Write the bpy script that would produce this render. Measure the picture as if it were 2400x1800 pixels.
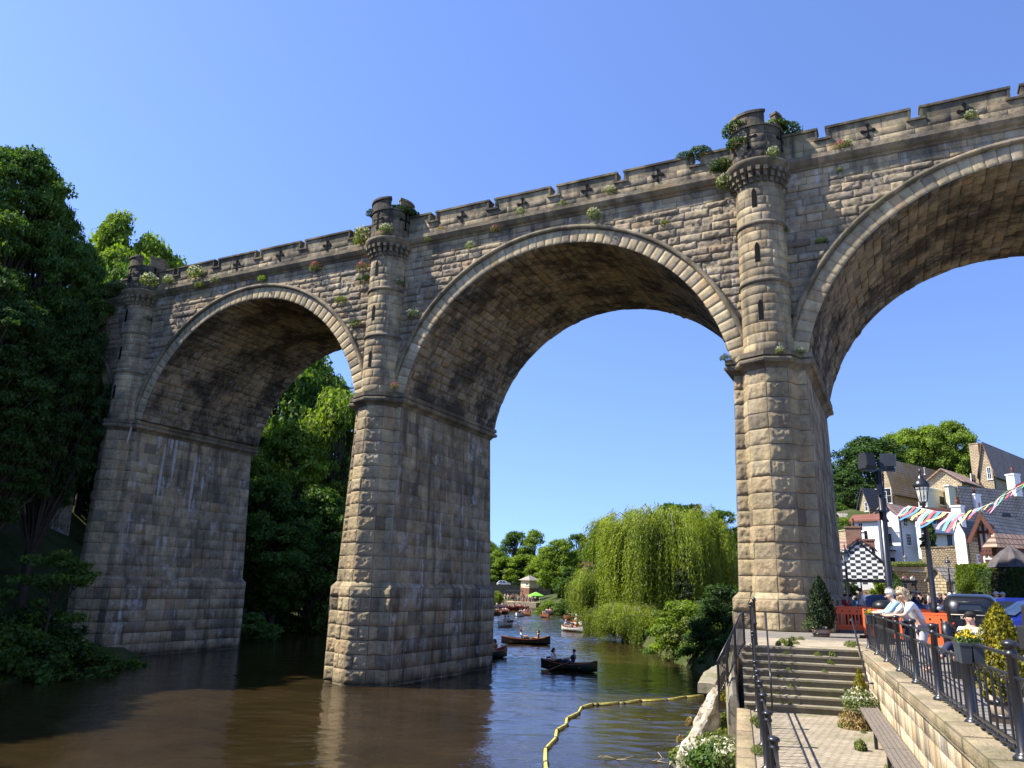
import bpy, bmesh, math, random
import numpy as np
from mathutils import Vector, Matrix
R_ = math.radians
scene = bpy.context.scene
for o in list(bpy.data.objects): bpy.data.objects.remove(o)

# ---------------------------------------------------------------- camera, sky, sun, exposure
EYE = 5.0                                   # metres above the river
_f = 1808.0
_v = np.array([181., -6929., _f]); _v /= np.linalg.norm(_v)
_fw = np.array([0, 0, 1.]); _F = _fw - _v * _v[2]; _F /= np.linalg.norm(_F)
_R = np.cross(_F, _v); _R /= np.linalg.norm(_R)
if _R[0] < 0: _R = -_R
cam_d = bpy.data.cameras.new('camera'); cam = bpy.data.objects.new('camera', cam_d)
scene.collection.objects.link(cam)
cam_d.sensor_width = 36.0; cam_d.lens = _f / 2400 * 36.0
cam_d.clip_start = 0.1; cam_d.clip_end = 3000
cam.matrix_world = Matrix(((_R[0], -_R[1], -_R[2], 0), (_F[0], -_F[1], -_F[2], 0),
                           (_v[0], -_v[1], -_v[2], EYE), (0, 0, 0, 1)))
scene.camera = cam
w = bpy.data.worlds.new('World'); scene.world = w; w.use_nodes = True
SUN_EL, SUN_AZ = 50.0, math.degrees(math.atan2(-1.0, 0.03))   # azimuth from +Y towards +X
nt = w.node_tree; bgn = nt.nodes['Background']
sky = nt.nodes.new('ShaderNodeTexSky'); sky.sky_type = 'NISHITA'; sky.sun_disc = False
sky.sun_elevation = R_(SUN_EL); sky.sun_rotation = R_(SUN_AZ); sky.air_density = 1.0
sky.dust_density = 0.3; sky.ozone_density = 2.6; sky.altitude = 60
hs = nt.nodes.new('ShaderNodeMix'); hs.data_type = 'RGBA'; hs.blend_type = 'MULTIPLY'
hs.inputs[0].default_value = 1.0; hs.inputs[7].default_value = (.91, .97, 1.26, 1)
tcw = nt.nodes.new('ShaderNodeTexCoord'); vad = nt.nodes.new('ShaderNodeVectorMath'); vad.operation = 'ADD'; vad.inputs[1].default_value = (0, 0, .16)
nt.links.new(tcw.outputs['Generated'], vad.inputs[0]); nt.links.new(vad.outputs[0], sky.inputs[0])
nt.links.new(sky.outputs[0], hs.inputs[6]); nt.links.new(hs.outputs[2], bgn.inputs[0])
bgn.inputs[1].default_value = 0.122
sd = bpy.data.lights.new('sun', 'SUN'); sun = bpy.data.objects.new('sun', sd); scene.collection.objects.link(sun)
sd.energy = 5.0; sd.angle = R_(0.5); sd.color = (1.0, 0.94, 0.84)
_sv = Vector((math.sin(R_(SUN_AZ)) * math.cos(R_(SUN_EL)), math.cos(R_(SUN_AZ)) * math.cos(R_(SUN_EL)), math.sin(R_(SUN_EL))))
sun.rotation_euler = _sv.to_track_quat('Z', 'Y').to_euler()
scene.view_settings.view_transform = 'Standard'; scene.view_settings.look = 'None'
scene.view_settings.exposure = 1.08; scene.view_settings.gamma = 1.0
scene.render.engine = 'CYCLES'
cy = scene.cycles
cy.max_bounces = 5; cy.diffuse_bounces = 3; cy.glossy_bounces = 3; cy.transmission_bounces = 4
cy.transparent_max_bounces = 6; cy.use_adaptive_sampling = True; cy.caustics_reflective = False; cy.caustics_refractive = False

# ---------------------------------------------------------------- measuring helpers (photo pixel -> point of the place)
def ray(px, py):
    d = np.array([px - 1200., py - 900., _f]); return np.array([d @ _R, d @ _F, d @ _v])
def gz(px, py, z):
    """point at height z seen at the pixel"""
    r = ray(px, py); t = (z - EYE) / r[2]; return Vector((r[0] * t, r[1] * t, z))
def gy(px, py, Y):
    """point at forward distance Y seen at the pixel"""
    r = ray(px, py); t = Y / r[1]; return Vector((r[0] * t, Y, EYE + r[2] * t))
def pr(P):
    d = P[0] * _R + P[1] * _F + (P[2] - EYE) * _v
    return d[0] / d[2] * _f + 1200, d[1] / d[2] * _f + 900
def along(P, dr, px):
    """distance from P along the horizontal direction dr at which the pixel column is px"""
    P = Vector(P); lo = None; best = None
    a, b = 0.0, 200.0
    fa = pr(P)[0] - px; n = 400; prev = fa
    for i in range(1, n + 1):
        t = b * i / n; q = P + Vector((dr[0], dr[1], 0)) * t
        d = q.x * _R + q.y * _F + (q.z - EYE) * _v
        if d @ np.array([0, 0, 1.]) <= 0.5: break
        cur = pr(q)[0] - px
        if prev * cur <= 0:
            t0 = b * (i - 1) / n
            return t0 + (t - t0) * abs(prev) / (abs(prev) + abs(cur) + 1e-9)
        prev = cur
    return 5.0
def zat(P, py):
    """height above the ground point P that is seen at pixel row py"""
    lo, hi = -5.0, 80.0
    for _ in range(50):
        m = (lo + hi) / 2
        if pr((P[0], P[1], m))[1] > py: lo = m
        else: hi = m
    return (lo + hi) / 2

# ---------------------------------------------------------------- object helpers
COL = scene.collection
def tag(o, label=None, cat=None, group=None, kind=None):
    if label: o['label'] = label
    if cat: o['category'] = cat
    if group: o['group'] = group
    if kind: o['kind'] = kind
    return o
def empty(name, loc=(0, 0, 0), rz=0.0, label=None, cat=None, group=None):
    o = bpy.data.objects.new(name, None); COL.objects.link(o); o.empty_display_size = .2
    o.location = loc; o.rotation_euler = (0, 0, rz)
    return tag(o, label, cat, group)
def link(name, me, mat=None, parent=None, loc=None, rz=None):
    o = bpy.data.objects.new(name, me); COL.objects.link(o)
    if mat is not None:
        ms = mat if isinstance(mat, (list, tuple)) else [mat]
        me.materials.clear()
        for m in ms: me.materials.append(m)
    if parent: o.parent = parent
    if loc is not None: o.location = loc
    if rz is not None: o.rotation_euler = (0, 0, rz)
    return o
def copy_tree(o, parent=None):
    c = o.copy(); COL.objects.link(c); c.parent = parent
    for ch in list(o.children): copy_tree(ch, c)
    return c
def dup(o, loc, rz=None, label=None, sc=None, group=None):
    c = copy_tree(o); c.location = loc
    if rz is not None: c.rotation_euler = (0, 0, rz)
    if sc is not None: c.scale = (sc, sc, sc) if not isinstance(sc, (tuple, list)) else sc
    if label: c['label'] = label
    if group: c['group'] = group
    return c

class MB:
    """collects simple solids, builds ONE mesh"""
    def __init__(s): s.v = []; s.f = []; s.m = []; s.sm = []
    def add(s, vs, fs, mi=0, smooth=False):
        n = len(s.v); s.v += [tuple(p) for p in vs]
        for f in fs: s.f.append([i + n for i in f]); s.m.append(mi); s.sm.append(smooth)
        return s
    def box(s, c, d, rz=0.0, mi=0, M=None, taper=1.0):
        hx, hy, hz = d[0] / 2, d[1] / 2, d[2] / 2; vs = []
        cs, sn = math.cos(rz), math.sin(rz)
        for z in (-1, 1):
            t = taper if z > 0 else 1
            for x, y in ((-1, -1), (1, -1), (1, 1), (-1, 1)):
                X, Y = x * hx * t, y * hy * t
                p = Vector((c[0] + X * cs - Y * sn, c[1] + X * sn + Y * cs, c[2] + z * hz))
                vs.append(M @ p if M else p)
        return s.add(vs, [(0, 3, 2, 1), (4, 5, 6, 7), (0, 1, 5, 4), (1, 2, 6, 5), (2, 3, 7, 6), (3, 0, 4, 7)], mi)
    def beam(s, a, b, wd, ht=None, mi=0, up=(0, 0, 1)):
        a, b = Vector(a), Vector(b); ht = wd if ht is None else ht
        t = (b - a).normalized(); u = Vector(up)
        if abs(t.dot(u)) > .98: u = Vector((1, 0, 0))
        x = t.cross(u).normalized(); y = x.cross(t).normalized(); vs = []
        for p in (a, b):
            for i, j in ((-1, -1), (1, -1), (1, 1), (-1, 1)): vs.append(p + x * i * wd / 2 + y * j * ht / 2)
        return s.add(vs, [(0, 3, 2, 1), (4, 5, 6, 7), (0, 1, 5, 4), (1, 2, 6, 5), (2, 3, 7, 6), (3, 0, 4, 7)], mi)
    def tube(s, pts, r, n=8, mi=0, cap=True, closed=False):
        pts = [Vector(p) for p in pts]; k = len(pts); rs = r if isinstance(r, (list, tuple)) else [r] * k
        vs = []; prev = None
        for i, p in enumerate(pts):
            if closed: t = (pts[(i + 1) % k] - pts[i - 1]).normalized()
            else: t = (pts[min(i + 1, k - 1)] - pts[max(i - 1, 0)]).normalized()
            if prev is None:
                u = Vector((0, 0, 1)) if abs(t.z) < .9 else Vector((1, 0, 0))
                x = t.cross(u).normalized()
            else:
                x = (prev - t * prev.dot(t)); x = x.normalized() if x.length > 1e-6 else t.orthogonal().normalized()
            prev = x; y = t.cross(x)
            for j in range(n):
                a = 2 * math.pi * j / n; vs.append(p + (x * math.cos(a) + y * math.sin(a)) * rs[i])
        fs = []
        for i in range(k if closed else k - 1):
            i2 = (i + 1) % k
            for j in range(n): fs.append((i * n + j, i * n + (j + 1) % n, i2 * n + (j + 1) % n, i2 * n + j))
        s.add(vs, fs, mi, True)
        if cap and not closed:
            s.add([], []); b = len(s.v) - k * n
            s.f.append([b + j for j in range(n)][::-1]); s.m.append(mi); s.sm.append(False)
            s.f.append([b + (k - 1) * n + j for j in range(n)]); s.m.append(mi); s.sm.append(False)
        return s
    def lathe(s, c, prof, n=16, mi=0, a0=0, a1=2 * math.pi, smooth=True, sx=1, sy=1):
        full = abs(a1 - a0 - 2 * math.pi) < 1e-6; m = n if full else n + 1; vs = []
        for r, z in prof:
            for j in range(m):
                a = a0 + (a1 - a0) * j / n
                vs.append((c[0] + r * sx * math.cos(a), c[1] + r * sy * math.sin(a), c[2] + z))
        fs = []
        for i in range(len(prof) - 1):
            for j in range(n):
                j2 = (j + 1) % m; fs.append((i * m + j, i * m + j2, (i + 1) * m + j2, (i + 1) * m + j))
        return s.add(vs, fs, mi, smooth)
    def poly_extrude(s, pts, d, mi=0):
        """polygon (list of 3D points) extruded by vector d"""
        n = len(pts); d = Vector(d); vs = [Vector(p) for p in pts] + [Vector(p) + d for p in pts]
        fs = [list(range(n))[::-1], list(range(n, 2 * n))] + [(i, (i + 1) % n, n + (i + 1) % n, n + i) for i in range(n)]
        return s.add(vs, fs, mi)
    def quad(s, a, b, c, d, mi=0): return s.add([a, b, c, d], [(0, 1, 2, 3)], mi)
    def blob(s, c, r, mi=0, n=10, k=7):
        prof = []
        for i in range(k + 1):
            a = -math.pi / 2 + math.pi * i / k; prof.append((max(math.cos(a), .001), math.sin(a)))
        rx, ry, rz = r if isinstance(r, (tuple, list)) else (r, r, r); vs = []
        for q, z in prof:
            for j in range(n):
                a = 2 * math.pi * j / n; vs.append((c[0] + q * rx * math.cos(a), c[1] + q * ry * math.sin(a), c[2] + z * rz))
        fs = [(i * n + j, i * n + (j + 1) % n, (i + 1) * n + (j + 1) % n, (i + 1) * n + j) for i in range(k) for j in range(n)]
        return s.add(vs, fs, mi, True)
    def mesh(s, name='m'):
        me = bpy.data.meshes.new(name); me.from_pydata(s.v, [], s.f)
        me.polygons.foreach_set('material_index', s.m); me.polygons.foreach_set('use_smooth', s.sm); me.update()
        return me
    def build(s, name, mat, parent=None, loc=None, rz=None, bevel=0):
        me = s.mesh(name)
        if bevel:
            bm = bmesh.new(); bm.from_mesh(me); bmesh.ops.remove_doubles(bm, verts=bm.verts, dist=1e-5)
            bmesh.ops.recalc_face_normals(bm, faces=bm.faces)
            ed = [e for e in bm.edges if len(e.link_faces) == 2 and e.calc_face_angle(0) > .6]
            bmesh.ops.bevel(bm, geom=ed, offset=bevel, segments=2, profile=.6, affect='EDGES'); bm.to_mesh(me); bm.free()
        return link(name, me, mat, parent, loc, rz)

# ---------------------------------------------------------------- numpy noise
def _h(ix, iy, iz, s):
    n = (ix.astype(np.int64) * 374761393 + iy.astype(np.int64) * 668265263 + iz.astype(np.int64) * 2147483647 + s * 974711) & 0xffffffff
    n = ((n ^ (n >> 13)) * 1274126177) & 0xffffffff
    return ((n ^ (n >> 16)) & 0xffff) / 65535.0
def vnoise(P, s=0):
    i = np.floor(P).astype(np.int64); f = P - i; f = f * f * (3 - 2 * f); o = 0
    for dx in (0, 1):
        wx = f[:, 0] if dx else 1 - f[:, 0]
        for dy in (0, 1):
            wy = f[:, 1] if dy else 1 - f[:, 1]
            for dz in (0, 1):
                wz = f[:, 2] if dz else 1 - f[:, 2]
                o = o + wx * wy * wz * _h(i[:, 0] + dx, i[:, 1] + dy, i[:, 2] + dz, s)
    return o
def fbm(P, s=0, oct=3):
    o = 0; a = 1; t = 0
    for k in range(oct): o = o + a * vnoise(P * (2.03 ** k), s + k * 17); t += a; a *= .55
    return o / t

# ---------------------------------------------------------------- node helpers
def mat_new(name):
    m = bpy.data.materials.new(name); m.use_nodes = True
    n = m.node_tree; b = n.nodes['Principled BSDF']; return m, n, b
def N(n, t, **k):
    x = n.nodes.new(t)
    for a, v in k.items(): setattr(x, a, v)
    return x
def L(n, a, b): n.links.new(a, b)
def ramp(n, fac, stops, interp='LINEAR'):
    r = N(n, 'ShaderNodeValToRGB'); r.color_ramp.interpolation = interp
    e = r.color_ramp.elements
    while len(e) < len(stops): e.new(.5)
    for i, (p, c) in enumerate(stops): e[i].position = p; e[i].color = (*c, 1) if len(c) == 3 else c
    L(n, fac, r.inputs[0]); return r.outputs[0]
def mixc(n, fac, a, b, mode='MIX'):
    x = N(n, 'ShaderNodeMix', data_type='RGBA', blend_type=mode)
    for s, v in ((0, fac), (6, a), (7, b)):
        if hasattr(v, 'links') or hasattr(v, 'is_linked'): L(n, v, x.inputs[s])
        elif s == 0: x.inputs[s].default_value = v
        else: x.inputs[s].default_value = (*v, 1) if len(v) == 3 else v
    return x.outputs[2]
def noise(n, vec, scale, detail=4, rough=.55, scl=None):
    if scl:
        mp = N(n, 'ShaderNodeMapping'); mp.inputs['Scale'].default_value = scl; L(n, vec, mp.inputs[0]); vec = mp.outputs[0]
    x = N(n, 'ShaderNodeTexNoise'); x.inputs['Scale'].default_value = scale; x.inputs['Detail'].default_value = detail
    x.inputs['Roughness'].default_value = rough; L(n, vec, x.inputs['Vector']); return x.outputs[0]
def math_(n, op, a, b=None, clamp=False):
    x = N(n, 'ShaderNodeMath', operation=op, use_clamp=clamp)
    for i, v in enumerate((a, b)):
        if v is None: continue
        if hasattr(v, 'is_linked'): L(n, v, x.inputs[i])
        else: x.inputs[i].default_value = v
    return x.outputs[0]
def bump(n, b, h, strength=.5, dist=.02):
    x = N(n, 'ShaderNodeBump'); x.inputs['Strength'].default_value = strength; x.inputs['Distance'].default_value = dist
    L(n, h, x.inputs['Height']); L(n, x.outputs[0], b.inputs['Normal']); return x
def pos(n):
    return N(n, 'ShaderNodeNewGeometry').outputs['Position']
def simple(name, col, rough=.6, metal=0, var=.12, scale=3.0, spec=.4, bmp=0):
    """plain painted / plain material with a little uneven tone"""
    m, n, b = mat_new(name)
    tc = N(n, 'ShaderNodeTexCoord').outputs['Object']
    f = noise(n, tc, scale, 4)
    c0 = tuple(max(0, c * (1 - var)) for c in col); c1 = tuple(min(1, c * (1 + var)) for c in col)
    L(n, ramp(n, f, [(.3, c0), (.7, c1)]), b.inputs['Base Color'])
    b.inputs['Roughness'].default_value = rough; b.inputs['Metallic'].default_value = metal
    b.inputs['Specular IOR Level'].default_value = spec
    if bmp: bump(n, b, noise(n, tc, scale * 8, 3), bmp, .01)
    return m
# ---------------------------------------------------------------- stone
def stone(name, pal, soot=.5, streak=.4, white=.2, rub=.35, moss=0.0, gain=1.0):
    m, n, b = mat_new(name)
    at = N(n, 'ShaderNodeAttribute', attribute_name='blk')
    sp = N(n, 'ShaderNodeSeparateColor'); L(n, at.outputs['Color'], sp.inputs[0])
    P = pos(n)
    pal = [(p[0] * 1.09, p[1] * 1.04, p[2] * .94) for p in pal]; k = len(pal); c = ramp(n, sp.outputs[0], [(i / (k - 1), tuple(x * gain for x in p)) for i, p in enumerate(pal)])
    # grain inside each block
    g = noise(n, P, 2.3, 6, .65)
    c = mixc(n, .55, c, ramp(n, g, [(.28, (.34, .32, .30)), (.48, (1, 1, 1)), (.72, (1.4, 1.33, 1.18))]), 'MULTIPLY')
    gf = noise(n, P, 21, 5, .75)
    c = mixc(n, .35, c, ramp(n, gf, [(.3, (.55, .55, .55)), (.7, (1.25, 1.22, 1.18))]), 'MULTIPLY')
    # single dark / single orange blocks
    c = mixc(n, ramp(n, sp.outputs[1], [(.86, (0, 0, 0)), (.93, (.55, .55, .55))]), c, tuple(x * gain for x in (.10, .085, .07)))
    c = mixc(n, ramp(n, sp.outputs[1], [(.04, (.38, .38, .38)), (.09, (0, 0, 0))]), c, tuple(x * gain for x in (.36, .21, .09)))
    # soot: wide patches and drips down the wall
    s1 = noise(n, P, .42, 6, .68); s2 = noise(n, P, 1.6, 5, .6, (1, 1, .10))
    sm = math_(n, 'MULTIPLY', ramp(n, s1, [(.44, (0, 0, 0)), (.57, (1, 1, 1))]), soot)
    c = mixc(n, sm, c, (.04, .034, .029))
    st = math_(n, 'MULTIPLY', ramp(n, s2, [(.50, (0, 0, 0)), (.66, (1, 1, 1))]), streak)
    c = mixc(n, st, c, (.04, .036, .033))
    # lime bloom
    w1 = noise(n, P, 2.2, 5, .7, (1, 1, .07)); w2 = noise(n, P, .45, 3)
    w3 = noise(n, P, 3.0, 6, .8)
    wm = math_(n, 'MULTIPLY', ramp(n, w1, [(.55, (0, 0, 0)), (.66, (1, 1, 1))]), ramp(n, w2, [(.44, (0, 0, 0)), (.58, (1, 1, 1))]))
    wp = math_(n, 'MULTIPLY', ramp(n, noise(n, P, .75, 6, .75), [(.54, (0, 0, 0)), (.64, (.75, .75, .75))]), ramp(n, w2, [(.40, (0, 0, 0)), (.56, (1, 1, 1))]))
    wm = math_(n, 'MAXIMUM', wm, wp)
    wm = math_(n, 'MULTIPLY', math_(n, 'MULTIPLY', wm, ramp(n, w3, [(.35, (.2, .2, .2)), (.6, (1, 1, 1))])), white)
    c = mixc(n, wm, c, (.55, .53, .5))
    if moss:
        m1 = noise(n, P, .8, 5, .7)
        c = mixc(n, math_(n, 'MULTIPLY', ramp(n, m1, [(.5, (0, 0, 0)), (.65, (1, 1, 1))]), moss), c, (.09, .11, .03))
    zz = N(n, 'ShaderNodeSeparateXYZ'); L(n, P, zz.inputs[0])
    td = math_(n, 'ADD', zz.outputs[2], math_(n, 'MULTIPLY', noise(n, P, 1.1, 5, .7), 1.1))
    c = mixc(n, ramp(n, td, [(.55, (.8, .8, .8)), (1.0, (0, 0, 0))]), c, (.035, .036, .018))
    c = mixc(n, math_(n, 'MULTIPLY', sp.outputs[2], .6), c, (.05, .045, .04))
    L(n, c, b.inputs['Base Color']); b.inputs['Roughness'].default_value = .9; b.inputs['Specular IOR Level'].default_value = .25
    h = math_(n, 'ADD', math_(n, 'MULTIPLY', gf, .55), noise(n, P, 8.5, 6, .75))
    bump(n, b, h, rub, .09)
    return m
PAL_BUFF = [(.42, .35, .22), (.34, .285, .185), (.38, .32, .21), (.30, .25, .165), (.35, .28, .185), (.32, .275, .19), (.41, .35, .235)]
PAL_GREY = [(.31, .26, .18), (.37, .31, .21), (.26, .22, .16), (.33, .265, .175), (.29, .25, .18), (.40, .34, .22), (.24, .20, .145)]
PAL_PINK = [(.37, .31, .215), (.31, .26, .19), (.40, .34, .235), (.28, .24, .18), (.34, .275, .205), (.42, .36, .25)]
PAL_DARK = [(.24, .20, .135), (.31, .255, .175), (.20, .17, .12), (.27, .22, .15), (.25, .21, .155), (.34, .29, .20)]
ST = dict(
    face=stone('stone_rockface', PAL_PINK, .35, .3, .5, 1.0, gain=1.18),
    buff=stone('stone_buff', PAL_BUFF, .28, .3, .15, .9, gain=1.25),
    ring=stone('stone_voussoir', PAL_BUFF, .25, .3, .3, .35, gain=1.25),
    turret=stone('stone_turret', PAL_BUFF, .5, .6, .1, .35, gain=1.18),
    side=stone('stone_pier_side', PAL_GREY, .45, .65, 1.0, .5, gain=1.15),
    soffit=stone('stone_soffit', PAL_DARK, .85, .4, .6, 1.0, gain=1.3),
    par=stone('stone_parapet', PAL_GREY, .75, .85, .15, .5, .25, gain=1.05),
    mould=stone('stone_moulding', [(.24, .20, .14), (.30, .25, .18), (.2, .175, .13)], .6, .5, .2, .5, .35),
    cap=stone('stone_cap', PAL_GREY, .9, .8, .1, .5, .3, gain=.6))

def ashlar(name, mat, parent, La, Lb, M, course=(.42, .5), blk=(.6, 1.1), res=.09, amp=.0, joint=.018, jd=.015,
           margin=.0, bulge=.01, seed=1, keep=None, nscale=4.4, b0=0.0, onlymesh=False, rock_a=None, scale_n=(1, 1, 1)):
    """a wall of separate blocks laid on a surface M(a, b) -> (points, normals); each block is cut and tooled on its own"""
    rnd = random.Random(seed); A = []; B = []; Wt = []; Bd = []; Q = []; C = []; off = 0; Jw = []
    b = b0; ci = 0
    while b < Lb - 1e-4:
        h = rnd.uniform(*course) if isinstance(course, tuple) else course
        b2 = min(b + h, Lb)
        if Lb - b2 < .15: b2 = Lb
        a = 0.0; first = True
        while a < La - 1e-4:
            wdt = rnd.uniform(*blk)
            if first and ci % 2: wdt *= .5
            first = False
            a2 = min(a + wdt, La)
            if La - a2 < blk[0] * .45: a2 = La
            if keep is None or keep((a + a2) / 2, (b + b2) / 2, (a2 - a) / 2 + .05, (b2 - b) / 2 + .05):
                j = joint
                na = max(2, int(round((a2 - a) / res))); nb = max(2, int(round((b2 - b) / res)))
                ga = np.concatenate(([a, ], np.linspace(a + j, a2 - j, na), [a2]))
                gb = np.concatenate(([b, ], np.linspace(b + j, b2 - j, nb), [b2]))
                aa, bb = np.meshgrid(ga, gb); ia, ib = np.meshgrid(np.arange(na + 2), np.arange(nb + 2))
                inner = ((ia > 0) & (ia < na + 1) & (ib > 0) & (ib < nb + 1)).astype(float)
                ed = np.minimum(np.minimum(aa - a, a2 - aa), np.minimum(bb - b, b2 - bb))
                rw = np.clip((ed - j - margin) / .028, 0, 1) if amp else inner * 0
                rk = rnd.uniform(.6, 1.3)
                A.append(aa.ravel()); B.append(bb.ravel()); Wt.append((rw * rk).ravel()); Jw.append(inner.ravel())
                bl = rnd.uniform(-bulge, bulge)
                Bd.append((inner * bl).ravel())
                n2 = na + 2
                i0 = (np.arange(nb + 1)[:, None] * n2 + np.arange(na + 1)[None, :]).ravel() + off
                Q.append(np.stack([i0, i0 + 1, i0 + n2 + 1, i0 + n2], 1))
                jm = ((np.arange(na + 1)[None, :] == 0) | (np.arange(na + 1)[None, :] == na) | (np.arange(nb + 1)[:, None] == 0) | (np.arange(nb + 1)[:, None] == nb)).ravel()
                cc = np.zeros((len(i0), 4)); cc[:, 0] = rnd.random(); cc[:, 1] = rnd.random(); cc[:, 2] = jm; cc[:, 3] = 1; C.append(cc)
                off += len(aa.ravel())
            a = a2
        b = b2; ci += 1
    A = np.concatenate(A); B = np.concatenate(B); Wt = np.concatenate(Wt); Bd = np.concatenate(Bd); Jw = np.concatenate(Jw); Q = np.concatenate(Q); C = np.concatenate(C)
    P, Nn = M(A, B)
    d = Bd - jd * (1 - Jw)
    if amp:
        nz = fbm(P * nscale * np.array(scale_n) + seed, seed, 3)
        rdg = np.abs(fbm(P * nscale * 1.7 + 9.1, seed + 5, 2) - .5) * 2
        d = d + Wt * amp * ((nz - .35) * 2.2 + .5 * (1 - rdg))
    P = P + Nn * d[:, None]
    me = bpy.data.meshes.new(name)
    me.vertices.add(len(P)); me.vertices.foreach_set('co', P.ravel())
    me.loops.add(Q.size); me.loops.foreach_set('vertex_index', Q.ravel().astype(np.int32))
    me.polygons.add(len(Q)); me.polygons.foreach_set('loop_start', (np.arange(len(Q)) * 4).astype(np.int32))
    me.update(calc_edges=True)
    ca = me.attributes.new('blk', 'FLOAT_COLOR', 'FACE'); ca.data.foreach_set('color', C.ravel().astype(np.float32))
    if onlymesh: return me
    return link(name, me, mat, parent)

def planeM(o, ax, up, nrm, batter=None):
    o = np.array(o, float); ax = np.array(ax, float); up = np.array(up, float); nrm = np.array(nrm, float)
    def M(a, b):
        P = o + a[:, None] * ax + b[:, None] * up
        return P, np.tile(nrm, (len(a), 1))
    return M
def loftM(p0, p1, q0, q1):
    """patch between bottom edge p0-p1 and top edge q0-q1 (unit parameters scaled by lengths)"""
    p0, p1, q0, q1 = [np.array(x, float) for x in (p0, p1, q0, q1)]
    La = np.linalg.norm(p1 - p0); Lb = np.linalg.norm(q0 - p0)
    nn = np.cross(p1 - p0, q0 - p0); nn /= np.linalg.norm(nn)
    def M(a, b):
        s = (a / La)[:, None]; t = (b / Lb)[:, None]
        return (p0 * (1 - s) + p1 * s) * (1 - t) + (q0 * (1 - s) + q1 * s) * t, np.tile(nn, (len(a), 1))
    return M, La, Lb
def sweep(name, mat, parent, path, prof, closed=False, seed=0, seg=1.2):
    """horizontal moulding: profile (out, z) swept along plan polyline path [(x,y)], outside = right-hand side"""
    n = len(path); nor = []
    for i in range(n):
        def nn(p, q):
            d = Vector((q[0] - p[0], q[1] - p[1])).normalized(); return Vector((d.y, -d.x))
        if closed: a = nn(path[i - 1], path[i]); c = nn(path[i], path[(i + 1) % n])
        else:
            a = nn(path[max(i - 1, 0)], path[max(i - 1, 0) + 1]); c = nn(path[min(i, n - 2)], path[min(i, n - 2) + 1])
        m = (a + c); m = m / max(m.length_squared, .3) * 2 if m.length > 1e-6 else a
        nor.append(m)
    vs = []; fs = []; cols = []; k = len(prof); rnd = random.Random(seed)
    pts = []
    for i in range(n if closed else n - 1):
        p, q = Vector(path[i]), Vector(path[(i + 1) % n]); a, c = nor[i], nor[(i + 1) % n]
        m = max(1, int((q - p).length / seg))
        for j in range(m): pts.append((p.lerp(q, j / m), a.lerp(c, j / m)))
    if not closed: pts.append((Vector(path[-1]), nor[-1]))
    for p, a in pts:
        for o_, z in prof: vs.append((p.x + a.x * o_, p.y + a.y * o_, z))
    N_ = len(pts)
    for i in range(N_ if closed else N_ - 1):
        i2 = (i + 1) % N_; r = (rnd.random(), rnd.random(), 0, 1)
        for j in range(k - 1): fs.append((i * k + j, i2 * k + j, i2 * k + j + 1, i * k + j + 1)); cols.append(r)
    me = bpy.data.meshes.new(name); me.from_pydata(vs, [], fs)
    ca = me.attributes.new('blk', 'FLOAT_COLOR', 'FACE'); ca.data.foreach_set('color', np.array(cols, np.float32).ravel())
    return link(name, me, mat, parent)
def blkattr(o, seed=0):
    """give every face of a simple stone part a block tone"""
    me = o.data; r = random.Random(seed); ca = me.attributes.new('blk', 'FLOAT_COLOR', 'FACE')
    c = []; 
    for p in me.polygons:
        if p.index % 6 == 0 or p.index == 0: t = (r.random(), .2 + .6 * r.random(), 0, 1)
        c += t
    ca.data.foreach_set('color', np.array(c, np.float32)); return o
# ---------------------------------------------------------------- the viaduct
VLOC = (10.565, 31.279, 0.0); VROT = math.atan2(-.4467, .8947)
via = empty('viaduct', VLOC, VROT, 'tall stone railway viaduct with four round arches and castellated turrets crossing the river', 'viaduct')
VM = Matrix.Translation(VLOC) @ Matrix.Rotation(VROT, 4, 'Z')
PX = [.12, -20.6, -41.45, -62.3, 20.85]; RAD, ZC = 8.9, 13.28
CEN = [(PX[0] + PX[1]) / 2, (PX[1] + PX[2]) / 2, (PX[2] + PX[3]) / 2, (PX[0] + PX[4]) / 2, PX[3] - 10.22]
YF, YB = 1.35, 11.85
def cyl(cx, cy, r, a0, a1, z0, z1):
    La, Lb = r * (a1 - a0), z1 - z0
    def M(a, b):
        t = a0 + a / r; n = np.stack([np.cos(t), np.sin(t), 0 * t], 1)
        return np.array([cx, cy, z0]) + n * r + b[:, None] * np.array([0, 0, 1.]), n
    return M, La, Lb
dark = simple('opening_shade', (.008, .008, .008), .9, spec=.1)  # near-black colour that paints in the shade of slits and crosses

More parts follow.
